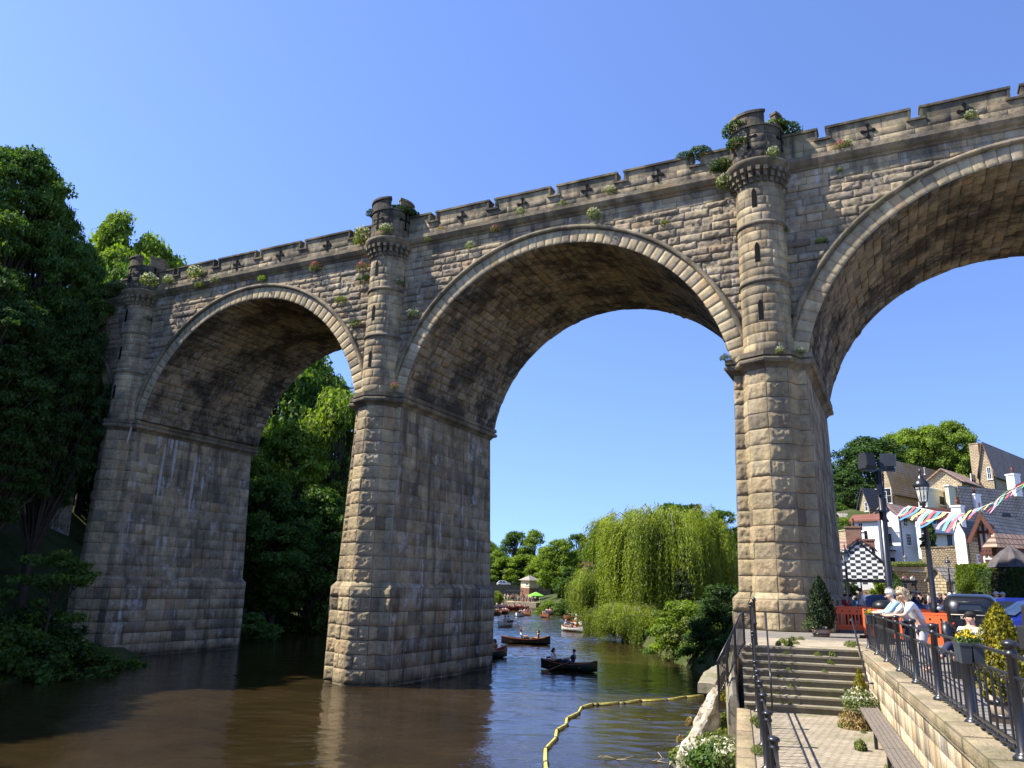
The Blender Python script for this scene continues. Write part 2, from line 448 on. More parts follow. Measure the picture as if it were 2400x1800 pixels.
# ---- pier prototype
def octv(r, cy=1.5, f=1): return [(-r, cy), (-r * .707, cy - r * .707 * f), (0, cy - r * f), (r * .707, cy - r * .707 * f), (r, cy)]
def make_pier():
    pm = []
    parts = [] ; M_rock = []; Mside = []
    p = empty('pier', (0, 0, 0)); p.empty_display_size = 1
    def mset(lst, p0, p1, q0, q1, seed, **k):
        M, La, Lb = loftM(p0, p1, q0, q1); lst.append(ashlar('patch', None, None, La, Lb, M, seed=seed, onlymesh=True, **k))
    zt, zb = 14.3, 4.95; wb, wt = 1.68, 1.52; fb, ft = 1.05, 1.4
    rb, rt = 1.29, 1.18
    ob, ot = octv(rb), octv(rt)
    rk = dict(course=.668, res=.05, amp=.05, nscale=8, margin=.045, joint=.013, jd=.016, bulge=.015)
    # pilaster faces
    for i in range(4):
        a, b = ob[i], ob[i + 1]; c, d = ot[i], ot[i + 1]
        mset(M_rock, (*a, zb), (*b, zb), (*c, zt), (*d, zt), 10 + i, blk=(1.3, 1.5), **rk)
    # narrow front strips of the body and the long sides
    for s in (-1, 1):
        q = [(s * wb, fb, zb), (s * .9, fb, zb), (s * wt, ft, zt), (s * .8, ft, zt)]
        if s > 0: q = [q[1], q[0], q[3], q[2]]
        mset(M_rock, *q, 30 + s, blk=(1.3, 1.5), **rk)
        q = [(s * wb, 13.2 - fb, zb), (s * wb, fb, zb), (s * wt, 13.2 - ft, zt), (s * wt, ft, zt)]
        if s > 0: q = [q[1], q[0], q[3], q[2]]
        mset(Mside, *q, 40 + s, course=.668, blk=(.7, 1.35), res=.3, amp=.0, joint=.009, jd=.009, bulge=.008)
    # back
    mset(Mside, (wb, 13.2 - fb, zb), (-wb, 13.2 - fb, zb), (wt, 13.2 - ft, zt), (-wt, 13.2 - ft, zt), 50, course=.668, blk=(.9, 1.3), res=.4)
    # plinth
    PLrock, PLside = [], []
    z0, z1 = -1.3, 4.72; hw = 1.92; pf = .9; op = octv(1.45)
    rk2 = dict(course=.69, res=.055, amp=.06, nscale=7, margin=.045, joint=.018, jd=.026, bulge=.02)
    for i in range(4):
        a, b = op[i], op[i + 1]
        mset(PLrock, (*a, z0), (*b, z0), (*a, z1), (*b, z1), 60 + i, blk=(.75, 1.3), **rk2)
    oo = octv(1.31)
    for i in range(4):      # weathering slope above
        a, b, c, d = op[i], op[i + 1], oo[i], oo[i + 1]
        mset(PLrock, (*a, z1), (*b, z1), (*c, 4.99), (*d, 4.99), 70 + i, course=.5, blk=(2, 3), res=.3)
    for s in (-1, 1):
        q = [(s * hw, pf, z0), (s * 1.2, pf, z0), (s * hw, pf, z1), (s * 1.2, pf, z1)]
        if s > 0: q = [q[1], q[0], q[3], q[2]]
        mset(PLrock, *q, 80 + s, blk=(.8, 1.2), **rk2)
        q = [(s * hw, 13.2 - pf, z0), (s * hw, pf, z0), (s * hw, 13.2 - pf, z1), (s * hw, pf, z1)]
        if s > 0: q = [q[1], q[0], q[3], q[2]]
        mset(PLside, *q, 90 + s, course=.69, blk=(.8, 1.7), res=.22, amp=.02, joint=.012, jd=.018, bulge=.02)
        q = [(s * hw, 13.2 - pf, z1), (s * hw, pf, z1), (s * 1.67, 13.2 - fb, 4.99), (s * 1.67, fb, 4.99)]
        if s > 0: q = [q[1], q[0], q[3], q[2]]
        mset(PLside, *q, 95 + s, course=.5, blk=(1.2, 2), res=.4)
        q = [(s * hw, pf, z1), (s * 1.2, pf, z1), (s * 1.67, fb, 4.99), (s * 1.2, fb, 4.99)]
        if s > 0: q = [q[1], q[0], q[3], q[2]]
        mset(PLrock, *q, 97 + s, course=.5, blk=(1.2, 2), res=.4)
    mset(PLside, (hw, 13.2 - pf, z0), (-hw, 13.2 - pf, z0), (hw, 13.2 - pf, z1), (-hw, 13.2 - pf, z1), 99, course=.69, blk=(.9, 1.3), res=.5)
    def join(name, lst, mat, parent):
        V = []; Fq = []; C = []; o_ = 0
        for me in lst:
            n = len(me.vertices); v = np.empty(n * 3); me.vertices.foreach_get('co', v); V.append(v)
            f = np.empty(len(me.loops), np.int32); me.loops.foreach_get('vertex_index', f); Fq.append(f + o_); o_ += n
            c = np.empty(len(me.polygons) * 4, np.float32); me.attributes['blk'].data.foreach_get('color', c); C.append(c)
            bpy.data.meshes.remove(me)
        V = np.concatenate(V); Fq = np.concatenate(Fq); C = np.concatenate(C)
        me = bpy.data.meshes.new(name); me.vertices.add(len(V) // 3); me.vertices.foreach_set('co', V)
        me.loops.add(len(Fq)); me.loops.foreach_set('vertex_index', Fq)
        me.polygons.add(len(Fq) // 4); me.polygons.foreach_set('loop_start', (np.arange(len(Fq) // 4) * 4).astype(np.int32)); me.update(calc_edges=True)
        ca = me.attributes.new('blk', 'FLOAT_COLOR', 'FACE'); ca.data.foreach_set('color', C)
        return link(name, me, mat, parent)
    bpy.data.objects.remove(p)
    body = join('pier', Mside, ST['side'], None)
    join('pilaster', M_rock, ST['buff'], body)
    plm = join('plinth', PLside, ST['side'], body)
    join('plinth_facing', PLrock, ST['buff'], body)
    path = [(1.55, 1.4), (1.55, 11.8), (1.2, 11.8), (.85, 12.6), (0, 12.9), (-.85, 12.6), (-1.2, 11.8), (-1.55, 11.8), (-1.55, 1.4), (-1.2, 1.4), (-.85, .65), (0, .3), (.85, .65), (1.2, 1.4)]
    prof = [(-.15, 14.2), (.0, 14.24), (.06, 14.34), (.15, 14.42), (.26, 14.45), (.31, 14.52), (.32, 14.6), (.28, 14.67), (.2, 14.7), (.2, 14.74), (.28, 14.76), (.28, 14.97), (-.25, 15.0)]
    sweep('impost', ST['mould'], body, path, prof, True, 3, 1.0)
    mb = MB(); mb.box((0, 6.6, 14.93), (3.1, 10.6, .1)); blkattr(mb.build('bearing', ST['mould'], body))
    return body
pier0 = make_pier()
piers = []
for i, x in enumerate(PX):
    o = pier0 if i == 0 else copy_tree(pier0)
    o.parent = via; o.location = (x - [.06, .12, .35, .3, 0][i], 0, 0); piers.append(o)
    if i: 
        for ch in o.children: ch.parent = o

# ---- turret prototype
def make_turret():
    cy_ = 1.3
    M, La, Lb = cyl(0, cy_, 1.06, R_(150), R_(390), 14.97, 23.3)
    t = ashlar('turret', ST['turret'], None, La, Lb, M, course=(.36, .48), blk=(.6, 1.0), res=.12, amp=.006, joint=.006, jd=.007, bulge=.003, seed=7)
    for z in (20.97, 18.22):
        m = MB(); m.lathe((0, cy_, z), [(1.03, -.12), (1.09, -.1), (1.14, -.05), (1.155, .0), (1.135, .05), (1.08, .12), (1.03, .16)], 28)
        blkattr(m.build('string_band', ST['mould'], t), int(z))
    m = MB()
    for k in range(16):
        a = R_(160 + 220 * k / 15)
        for (r, z, l, h) in ((1.08, 23.05, .2, .22), (1.15, 23.27, .3, .26)):
            m.box((math.cos(a) * r, cy_ + math.sin(a) * r, z), (l, .17, h), a)
        m.box((math.cos(a) * 1.2, cy_ + math.sin(a) * 1.2, 23.5), (.46, .17, .2), a)
    blkattr(m.build('corbel_table', ST['mould'], t), 4)
    m = MB(); m.lathe((0, cy_, 0), [(.9, 23.3), (1.12, 23.42), (1.2, 23.58), (1.34, 23.68), (1.44, 23.84), (1.47, 23.9), (1.47, 24.0), (1.2, 24.08), (.9, 24.1)], 36)
    blkattr(m.build('ring_moulding', ST['mould'], t), 5)
    # cap: drum with battlement
    M, La, Lb = cyl(0, cy_, 1.2, 0, 2 * math.pi, 24.05, 25.75)
    cap = ashlar('cap', ST['cap'], t, La, Lb, M, course=(.4, .46), blk=(.6, .9), res=.15, amp=.012, joint=.01, jd=.012, seed=9)
    mi = MB(); mi.lathe((0, cy_, 0), [(.92, 25.75), (.92, 24.0), (0.01, 24.3)], 24); blkattr(mi.build('cap_inside', ST['cap'], t), 3)
    merl = [(-122, -64), (-38, 20), (46, 110), (136, 200)]
    merl = [(-160, -62), (-34, 22), (50, 104), (130, 176)]
    mc = MB()
    def arcbox(mb, a0, a1, r0, r1, z0, z1, n=10):
        vs = []; 
        for i in range(n + 1):
            a = a0 + (a1 - a0) * i / n
            for r, z in ((r0, z0), (r1, z0), (r1, z1), (r0, z1)): vs.append((r * math.cos(a), cy_ + r * math.sin(a), z))
        fs = [(0, 3, 2, 1), (n * 4, n * 4 + 1, n * 4 + 2, n * 4 + 3)]
        for i in range(n):
            for j in range(4): fs.append((i * 4 + j, i * 4 + (j + 1) % 4, i * 4 + 4 + (j + 1) % 4, i * 4 + 4 + j))
        mb.add(vs, fs)
    mm = MB()
    arcbox(mc, 0, 2 * math.pi, .9, 1.26, 25.75, 25.83, 40)
    for a0, a1 in merl:
        arcbox(mm, R_(a0), R_(a1), .93, 1.2, 25.83, 26.42); arcbox(mc, R_(a0 - 2), R_(a1 + 2), .9, 1.27, 26.42, 26.55)
    blkattr(mm.build('battlement', ST['cap'], t), 2); blkattr(mc.build('cap_coping', ST['cap'], t), 12)
    # slits and crosses: solid dark shapes painted as the shade inside openings
    def slit(zc, h, w_, ang):
        m = MB(); n = 6; pts = [(-w_ / 2, -h / 2), (w_ / 2, -h / 2), (w_ / 2, h / 2 - w_ * .9), (w_ * .3, h / 2 - w_ * .4), (0, h / 2), (-w_ * .3, h / 2 - w_ * .4), (-w_ / 2, h / 2 - w_ * .9)]
        P = []
        for x, z in pts:
            a = ang + x / 1.07; P.append((1.071 * math.cos(a), cy_ + 1.071 * math.sin(a), zc + z))
        m.poly_extrude(P, (-math.cos(ang) * .1, -math.sin(ang) * .1, 0)); return m
    for zc in (22.2, 19.55, 16.85): slit(zc, .96, .22, R_(-95)).build('slit_shade', dark, t)
    for ang in (-99, -99 + 84, -99 - 84):
        m = MB(); ang = R_(ang)
        def seg(x0, z0, x1, z1):
            P = []
            for x, z in ((x0, z0), (x1, z0), (x1, z1), (x0, z1)):
                a = ang + x / 1.21; P.append((1.222 * math.cos(a), cy_ + 1.222 * math.sin(a), 25.2 + z))
            m.poly_extrude(P, (-math.cos(ang) * .1, -math.sin(ang) * .1, 0))
        def dot(x0, z0, r=.09):
            P = []
            for i in range(10):
                x, z = x0 + r * math.cos(i * .628), z0 + r * math.sin(i * .628)
                a = ang + x / 1.21; P.append((1.225 * math.cos(a), cy_ + 1.225 * math.sin(a), 25.2 + z))
            m.poly_extrude(P, (-math.cos(ang) * .1, -math.sin(ang) * .1, 0))
        seg(-.05, -.5, .05, .42); seg(-.3, -.04, -.06, .06); seg(.06, -.04, .3, .06)
        dot(0, -.52, .1); dot(0, .42); dot(-.32, .01); dot(.32, .01)
        m.build('cross_loop_shade', dark, t)
    return t
tur0 = make_turret()
# lime crusts dripping down the right flank of the left pier
LIME = simple('lime_crust', (.40, .385, .35), .9, var=.2, scale=5, bmp=.5)
def onflank(px, py, xl):
    o = np.array(VLOC); ax = np.array([.8947, -.4467, 0]); r = ray(px, py); t = (xl + ax[:2] @ o[:2]) / (r[:2] @ ax[:2]); P = Vector((r[0] * t, r[1] * t, EYE + r[2] * t)); return VM.inverted() @ P
for (x0, y0, x1, y1, w_) in ((875, 395, 850, 615, .20), (940, 560, 800, 1340, .13), (1038, 430, 1000, 690, .15), (1100, 440, 1000, 1040, .17), (1340, 690, 1210, 1500, .16), (1420, 980, 1390, 1210, .12), (500, 330, 430, 560, .09)):
    xl = PX[2] - .35 + 1.60; A = onflank(220 + x0 / 5.53, 940 + y0 / 5.53, xl); B = onflank(220 + x1 / 5.53, 940 + y1 / 5.53, xl); m = MB(); rr = random.Random(int(x0)); P = []; Q = []
    for k in range(9):
        t = k / 8; c = A.lerp(B, t); c.x = PX[2] - .35 + 1.52 + (14.3 - c.z) / 9.35 * .16 - .01; ww = 1.6 * w_ * math.sin(math.pi * min(.97, .12 + t * .85)) * rr.uniform(.75, 1.2); P.append((c.x, c.y - ww / 2, c.z)); Q.append((c.x, c.y + ww / 2, c.z))
    for k in range(8): m.poly_extrude([P[k], Q[k], Q[k + 1], P[k + 1]], (.035, 0, 0))
    m.build('lime_crust', LIME, via)
for i, x in enumerate(PX):
    o = tur0 if i == 0 else copy_tree(tur0); o.parent = via; o.location = (x, 0, 0)

# ---- walls and arches
def outside(x, z, hx, hz):
    for c in CEN:
        if math.hypot(abs(x - c) + hx, abs(z - ZC) + hz) < RAD + .28: return False
    return True
X0, X1 = -74.0, 31.4; ZW = 14.97
M = planeM((X0, YF, ZW), (1, 0, 0), (0, 0, 1), (0, -1, 0))
def trim(me, c_list, rmin, ax=0):
    """drop the cut stone that would hang inside an arch opening"""
    bm = bmesh.new(); bm.from_mesh(me)
    kill = [f for f in bm.faces if min(math.hypot(v.co.x - c, v.co.z - ZC) for v in f.verts for c in c_list) < rmin]
    bmesh.ops.delete(bm, geom=kill, context='FACES'); bm.to_mesh(me); bm.free()
def trim_np(me, rmin):
    n = len(me.vertices); v = np.empty(n * 3); me.vertices.foreach_get('co', v); v = v.reshape(-1, 3)
    d = np.min([np.hypot(v[:, 0] - c, v[:, 2] - ZC) for c in CEN], 0); bad = d < rmin
    q = np.empty(len(me.loops), np.int32); me.loops.foreach_get('vertex_index', q); q = q.reshape(-1, 4)
    col = np.empty(len(q) * 4, np.float32); me.attributes['blk'].data.foreach_get('color', col); col = col.reshape(-1, 4)
    ok = ~bad[q].any(1); q = q[ok]; col = col[ok]
    m2 = bpy.data.meshes.new('wall'); m2.vertices.add(n); m2.vertices.foreach_set('co', v.ravel())
    m2.loops.add(q.size); m2.loops.foreach_set('vertex_index', q.ravel()); m2.polygons.add(len(q))
    m2.polygons.foreach_set('loop_start', (np.arange(len(q)) * 4).astype(np.int32)); m2.update(calc_edges=True)
    ca = m2.attributes.new('blk', 'FLOAT_COLOR', 'FACE'); ca.data.foreach_set('color', col.ravel()); return m2
me = ashlar('spandrel', None, None, X1 - X0, 22.95 - ZW, M, course=(.34, .46), blk=(.5, 1.3), res=.07, amp=.075, margin=.0, joint=.011, jd=.012, bulge=.035, nscale=6.5, seed=21,
            keep=lambda a, b, ha, hb: outside(X0 + a, ZW + b, ha, hb), onlymesh=True, scale_n=(1, 1, 1.3))
link('spandrel_wall', trim_np(me, RAD + .12), ST['face'], via)
M = planeM((X0, YF, 22.95), (1, 0, 0), (0, 0, 1), (0, -1, 0))
ashlar('frieze', ST['side'], via, X1 - X0, .72, M, course=.36, blk=(.8, 1.5), res=.3, amp=.012, joint=.012, jd=.015, bulge=.015, seed=22)
me = ashlar('backwall', None, None, X1 - X0, 23.7 - ZW, planeM((X0, YB, ZW), (1, 0, 0), (0, 0, 1), (0, 1, 0)), course=.42, blk=(.6, 1.1), res=.3, seed=23,
            keep=lambda a, b, ha, hb: outside(X0 + a, ZW + b, ha, hb), onlymesh=True)
link('rear_wall', trim_np(me, RAD + .12), ST['side'], via)
aS = math.asin((14.97 - ZC) / RAD)
for i, c in enumerate(CEN):
    n = 54 if i < 4 else 54; La = RAD * (math.pi - 2 * aS); vw = La / n
    def Mr(yy, nn):
        def M(a, b):
            t = aS + a / RAD; r = RAD + b
            return np.stack([c + r * np.cos(t), 0 * t + yy, ZC + r * np.sin(t)], 1), np.tile((0, nn, 0.), (len(a), 1))
        return M
    ashlar('arch_ring', ST['ring'], via, La, .72, Mr(YF - .12, -1.), course=.72, blk=(vw, vw), res=.12, amp=.008, joint=.008, jd=.012, bulge=.003, seed=31 + i)
    ashlar('arch_ring', ST['ring'], via, La, .72, Mr(YB + .06, 1.), course=.72, blk=(vw, vw), res=.3, joint=.013, jd=.03, seed=41 + i)
    def Ms(a, b):
        t = aS + b / RAD
        return np.stack([c + RAD * np.cos(t), YF - .11 + a, ZC + RAD * np.sin(t)], 1), np.stack([-np.cos(t), 0 * t, -np.sin(t)], 1)
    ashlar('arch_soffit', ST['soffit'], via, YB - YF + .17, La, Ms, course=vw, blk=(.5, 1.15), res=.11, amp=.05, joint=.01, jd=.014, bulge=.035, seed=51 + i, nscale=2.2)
    hm = MB(); pts = []; rr = RAD + .84
    for k in range(61):
        t = aS * .75 + (math.pi - 1.5 * aS) * k / 60; pts.append((c + rr * math.cos(t), YF - .16, ZC + rr * math.sin(t)))
    hm.tube(pts, .125, 8); o = hm.build('hood_mould', ST['mould'], via); blkattr(o, i)
prof = [(0, 23.62), (.06, 23.64), (.08, 23.72), (.2, 23.8), (.24, 23.86), (.3, 23.95), (.33, 24.0), (.33, 24.2), (.05, 24.27), (-.2, 24.27)]
sweep('cornice', ST['mould'], via, [(X0, YF), (X1, YF)], prof, False, 8, 1.3)
sweep('cornice', ST['mould'], via, [(X1, YB), (X0, YB)], prof, False, 9, 3)
m = MB(); m.box(((X0 + X1) / 2, (YF + YB) / 2, 24.1), (X1 - X0 - .1, YB - YF - .1, .24)); blkattr(m.build('deck', ST['side'], via))
# parapet
offs = [2.84, 6.70, 10.4, 14.1, 17.9]; hwid = .22
cren = []
for b0 in (PX[0] - 20.78 * k for k in range(-1, 4)):
    for o_ in offs:
        cren.append(b0 - o_)
cren = sorted(x for x in cren if X0 < x < X1)
M = planeM((X0, YF - .02, 24.24), (1, 0, 0), (0, 0, 1), (0, -1, 0))
ashlar('parapet', ST['par'], via, X1 - X0, .76, M, course=.38, blk=(.7, 1.4), res=.25, amp=.015, joint=.012, jd=.014, bulge=.008, seed=61)
core = MB(); cop = MB(); cross = MB(); edges = [X0] + cren + [X1]; core2 = MB()
core.box(((X0 + X1) / 2, YF + .21, 24.62), (X1 - X0, .42, .74))
for i in range(len(edges) - 1):
    a = edges[i] + (hwid if i else 0); b = edges[i + 1] - (hwid if i < len(edges) - 2 else 0)
    mw = b - a; k = max(1, int(mw / 1.1)); 
    for j in range(k):
        core2.box((a + mw * (j + .5) / k, YF + .2 + .002 * (j % 2), 25.25), (mw / k - .012, .44 - .008 * (j % 2), .52))
    cop.box(((a + b) / 2, YF + .2, 25.56), (mw + .14, .62, .11)); cop.box(((a + b) / 2, YF + .2, 25.63), (mw + .04, .5, .05))
    if i: cop.box((a + .02, YF + .2, 25.27), (.1, .58, .5))
    if i < len(edges) - 2: cop.box((b - .02, YF + .2, 25.27), (.1, .58, .5))
    if i and i < len(edges) - 2 and not any(abs((a + b) / 2 - p) < 1.5 for p in PX):
        xc = (a + b) / 2; yv = YF - .045; cross = MB()
        for dx, dz, w_, h_ in ((0, 0, .07, .62), (0, 0, .5, .07)): cross.box((xc + dx, yv + .03 + (.003 if w_ > h_ else 0), 24.95 + dz), (w_, .1, h_))
        for dx, dz in ((0, -.29), (0, .29), (-.23, 0), (.23, 0)):
            P = [(xc + dx + .088 * math.cos(t * .7854), yv - .022, 24.95 + dz + .088 * math.sin(t * .7854)) for t in range(8)]
            cross.poly_extrude(P, (0, .1, 0))
        cross.build('cross_shade', dark, via)  # solid cross, its near-black colour stands in for a shaded opening
for x in cren:
    cop.box((x, YF + .2, 25.03), (2 * hwid + .3, .6, .1))
for mb_, nm, mt, sd_ in ((core, 'parapet_core', ST['par'], 3), (core2, 'merlons', ST['par'], 5), (cop, 'parapet_coping', ST['cap'], 4)): blkattr(mb_.build(nm, mt, via), sd_)
m = MB(); m.box(((X0 + X1) / 2, YB - .22, 24.9), (X1 - X0, .42, 1.4)); blkattr(m.build('rear_parapet', ST['par'], via), 6)
# ---------------------------------------------------------------- water and ground
def water_mat():
    m, n, b = mat_new('river_water')
    P = pos(n)
    c = ramp(n, noise(n, P, .18, 3), [(.35, (.022, .0145, .006)), (.7, (.038, .025, .011))])
    L(n, c, b.inputs['Base Color']); b.inputs['Roughness'].default_value = .035; b.inputs['IOR'].default_value = 1.333
    b.inputs['Specular IOR Level'].default_value = .9
    a = noise(n, P, 1.5, 3, .55, (.8, 1.6, 1)); c2 = noise(n, P, 5.5, 3, .6, (.75, 1.5, 1)); c3 = noise(n, P, .35, 2)
    calm = ramp(n, noise(n, P, .07, 3), [(.38, (.3, .3, .3)), (.6, (1, 1, 1))])
    h = math_(n, 'ADD', math_(n, 'MULTIPLY', a, 1.0), math_(n, 'MULTIPLY', c2, .42)); h = math_(n, 'ADD', h, math_(n, 'MULTIPLY', c3, .8))
    h = math_(n, 'MULTIPLY', h, calm)
    bump(n, b, h, .7, .06)
    return m
wx = np.concatenate([[-120, -60], np.arange(-30, 17.01, .14), [60, 140]])
wy = np.concatenate([[-60, 0, 10], np.arange(14, 90, .16), np.arange(90, 206, .3), [300, 420]])
X_, Y_ = np.meshgrid(wx, wy); G_ = np.stack([X_.ravel(), Y_.ravel(), 0 * X_.ravel()], 1)
act = 0.55 + 1.5 * np.clip((fbm(G_ * .055 + 3, 2, 2) - .42) * 4, 0, 1) * np.clip((G_[:, 1] - 36) / 16, .25, 1)
wv = (fbm(G_ * np.array([1.15, 2.1, 1]) + 7, 4, 2) - .5) * .075 + (fbm(G_ * np.array([.35, .7, 1]), 9, 2) - .5) * .04
wv = wv * act + .003 * np.sin(G_[:, 0] * 2.1 + G_[:, 1] * 5.2 + 3 * fbm(G_ * .3, 5, 2)) * act
inn = (G_[:, 0] > -29) & (G_[:, 0] < 16.5) & (G_[:, 1] > 14.5) & (G_[:, 1] < 205)
G_[:, 2] = np.where(inn, wv, 0); nxw, nyw = len(wx), len(wy)
iw = (np.arange(nyw - 1)[:, None] * nxw + np.arange(nxw - 1)[None, :]).ravel(); Qw = np.stack([iw, iw + 1, iw + nxw + 1, iw + nxw], 1).astype(np.int32)
mw_ = bpy.data.meshes.new('water'); mw_.vertices.add(len(G_)); mw_.vertices.foreach_set('co', G_.ravel()); mw_.loops.add(Qw.size); mw_.loops.foreach_set('vertex_index', Qw.ravel())
mw_.polygons.add(len(Qw)); mw_.polygons.foreach_set('loop_start', (np.arange(len(Qw)) * 4).astype(np.int32)); mw_.update(calc_edges=True); mw_.polygons.foreach_set('use_smooth', np.ones(len(Qw), bool))
water = link('water', mw_, water_mat()); tag(water, 'dark peaty river water reflecting the sky and the viaduct', 'water', kind='structure')

LB = [(-60, -23), (33, -23.4), (41, -22), (47, -23), (52, -23), (66, -21.5), (81, -21), (94, -21), (130, -16), (160, -11), (195, -4), (204, 0)]
RB = [(-60, 3.9), (14, 3.9), (22, 5.3), (28, 8.0), (44, 11.5), (55, 11.2), (66, 11.5), (74, 11.5), (85, 13.5), (110, 14.5), (132, 13.2), (150, 11.5), (168, 9.8), (187, 7.5), (204, 5)]
def ip(tab, y): return np.interp(y, [a for a, _ in tab], [b for _, b in tab])
def height(x, y):
    l = ip(LB, y); r = ip(RB, y); x = np.asarray(x, float); y = np.asarray(y, float)
    nz = (fbm(np.stack([x * .05, y * .05, 0 * x], -1).reshape(-1, 3), 3, 3).reshape(x.shape) - .5)
    dl = l - x; dr = x - r; df = y - 203
    zl = -1.6 + np.clip((dl + 1.2) / 2.4, 0, 1) * 2.4 + np.clip(dl - 7, 0, 100) * .72; zl = np.minimum(zl, 27 + nz * 8)
    far = np.clip((y - 70) / 60, 0, 1)
    hill = np.clip((x - (24 + 0 * y)) / 30, 0, 1) * np.clip((y - 78) / 46, 0, 1) * 15 + np.clip((x - 30) / 60, 0, 1) * np.clip((y - 130) / 120, 0, 1) * 6
    zr = -1.6 + np.clip((dr + .2) / 2.2, 0, 1) * np.where(y < 46, 1.9, 3.2) + np.where(y < 46, np.clip((dr - 6) / 4, 0, 1) * 2.0, np.clip((dr - 2.5) / 6, 0, 1) * 1.7) + hill
    zf = -1.6 + np.clip((df + 1) / 3, 0, 1) * 3.6 + np.clip((y - 215) / 120, 0, 1) * 12
    z = np.where(dl > -1.3, zl, np.where(dr > -.3, zr, -1.6))
    z = np.where((df > -1), np.maximum(z, zf), z)
    return z + nz * np.where(z > 1.2, 1.2, 0) * np.where((x > 2) & (y < 72) & (x < 60), 0, 1) * np.where((x > 2) & (y < 72), 0, 1)
def grd_mat():
    m, n, b = mat_new('earth_and_grass')
    P = pos(n); f = noise(n, P, .5, 5); g = noise(n, P, 6, 4)
    c = ramp(n, f, [(.3, (.035, .045, .016)), (.5, (.055, .075, .02)), (.7, (.09, .08, .045))])
    c = mixc(n, .5, c, ramp(n, g, [(.3, (.6, .6, .6)), (.7, (1.3, 1.3, 1.3))]), 'MULTIPLY')
    L(n, c, b.inputs['Base Color']); b.inputs['Roughness'].default_value = .95; b.inputs['Specular IOR Level'].default_value = .1
    bump(n, b, g, .8, .1); return m
xs = np.unique(np.concatenate([np.linspace(-420, -70, 36), np.linspace(-70, -18, 53), np.linspace(-18, 3, 22), np.linspace(3, 34, 94), np.linspace(34, 110, 60), np.linspace(110, 500, 30)]))
ys = np.unique(np.concatenate([np.linspace(-60, 10, 24), np.linspace(10, 60, 84), np.linspace(60, 240, 130), np.linspace(240, 700, 40)]))
gx, gy_ = np.meshgrid(xs, ys); hz = height(gx, gy_)
V = np.stack([gx, gy_, hz], -1).reshape(-1, 3); nx, ny = len(xs), len(ys)
i0 = (np.arange(ny - 1)[:, None] * nx + np.arange(nx - 1)[None, :]).ravel()
me = bpy.data.meshes.new('ground'); me.vertices.add(len(V)); me.vertices.foreach_set('co', V.ravel())
Q = np.stack([i0, i0 + 1, i0 + nx + 1, i0 + nx], 1).astype(np.int32)
me.loops.add(Q.size); me.loops.foreach_set('vertex_index', Q.ravel()); me.polygons.add(len(Q)); me.polygons.foreach_set('loop_start', (np.arange(len(Q)) * 4).astype(np.int32)); me.update(calc_edges=True)
me.polygons.foreach_set('use_smooth', np.ones(len(Q), bool))
ground = link('ground', me, grd_mat()); tag(ground, 'grassy river banks and wooded hillsides on both sides of the river', 'ground', kind='structure')
# ---------------------------------------------------------------- foliage
def leaf_mat(name, lo, hi, trans=.35, hue=None, flower=None):
    m = bpy.data.materials.new(name); m.use_nodes = True; n = m.node_tree; n.nodes.clear()
    out = N(n, 'ShaderNodeOutputMaterial'); at = N(n, 'ShaderNodeAttribute', attribute_name='tone')
    P = pos(n); sp = N(n, 'ShaderNodeSeparateColor'); L(n, at.outputs['Color'], sp.inputs[0])
    mid = tuple((a + b) / 2 for a, b in zip(lo, hi))
    c = ramp(n, sp.outputs[0], [(0, lo), (.55, mid), (1, hi)])
    f = noise(n, P, .35, 3)
    c = mixc(n, .6, c, ramp(n, f, [(.3, (.7, .75, .7)), (.7, (1.3, 1.2, 1.0))]), 'MULTIPLY')
    if flower: c = mixc(n, ramp(n, sp.outputs[1], [(.5, (0, 0, 0)), (.52, (1, 1, 1))]), c, flower)
    d = N(n, 'ShaderNodeBsdfDiffuse'); L(n, c, d.inputs[0])
    t = N(n, 'ShaderNodeBsdfTranslucent'); tc = mixc(n, 1.0, c, (1.5, 1.6, .6), 'MULTIPLY'); L(n, tc, t.inputs[0])
    g = N(n, 'ShaderNodeBsdfGlossy'); g.inputs['Roughness'].default_value = .6; g.inputs[0].default_value = (.8, .8, .8, 1)
    m1 = N(n, 'ShaderNodeMixShader'); m1.inputs[0].default_value = trans; L(n, d.outputs[0], m1.inputs[1]); L(n, t.outputs[0], m1.inputs[2])
    m2 = N(n, 'ShaderNodeMixShader'); m2.inputs[0].default_value = .02; L(n, m1.outputs[0], m2.inputs[1]); L(n, g.outputs[0], m2.inputs[2])
    L(n, m2.outputs[0], out.inputs[0]); return m
LM = dict(
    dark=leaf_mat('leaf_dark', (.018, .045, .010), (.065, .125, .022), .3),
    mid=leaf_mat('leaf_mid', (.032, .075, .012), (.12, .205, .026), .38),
    bright=leaf_mat('leaf_bright', (.07, .125, .014), (.25, .34, .03), .45),
    grey=leaf_mat('leaf_grey', (.03, .05, .02), (.11, .15, .06), .3),
    willow=leaf_mat('leaf_willow', (.075, .12, .012), (.31, .37, .05), .42),
    conifer=leaf_mat('leaf_conifer', (.010, .022, .008), (.035, .06, .018), .1),
    golden=leaf_mat('leaf_golden', (.08, .08, .006), (.38, .33, .02), .3),
    ivy=leaf_mat('leaf_ivy', (.012, .035, .007), (.09, .15, .02), .25),
    weed=leaf_mat('leaf_weed', (.05, .08, .015), (.22, .25, .06), .35),
    valw=leaf_mat('valerian_white', (.06, .09, .03), (.2, .24, .08), .3, flower=(.62, .60, .52)),
    valp=leaf_mat('valerian_pink', (.06, .08, .03), (.2, .22, .08), .3, flower=(.50, .09, .14)),
    yellow=leaf_mat('flowers_yellow', (.03, .07, .015), (.10, .16, .04), .3, flower=(.85, .55, .02)),
    straw=leaf_mat('dry_grass', (.16, .11, .04), (.42, .30, .14), .3))
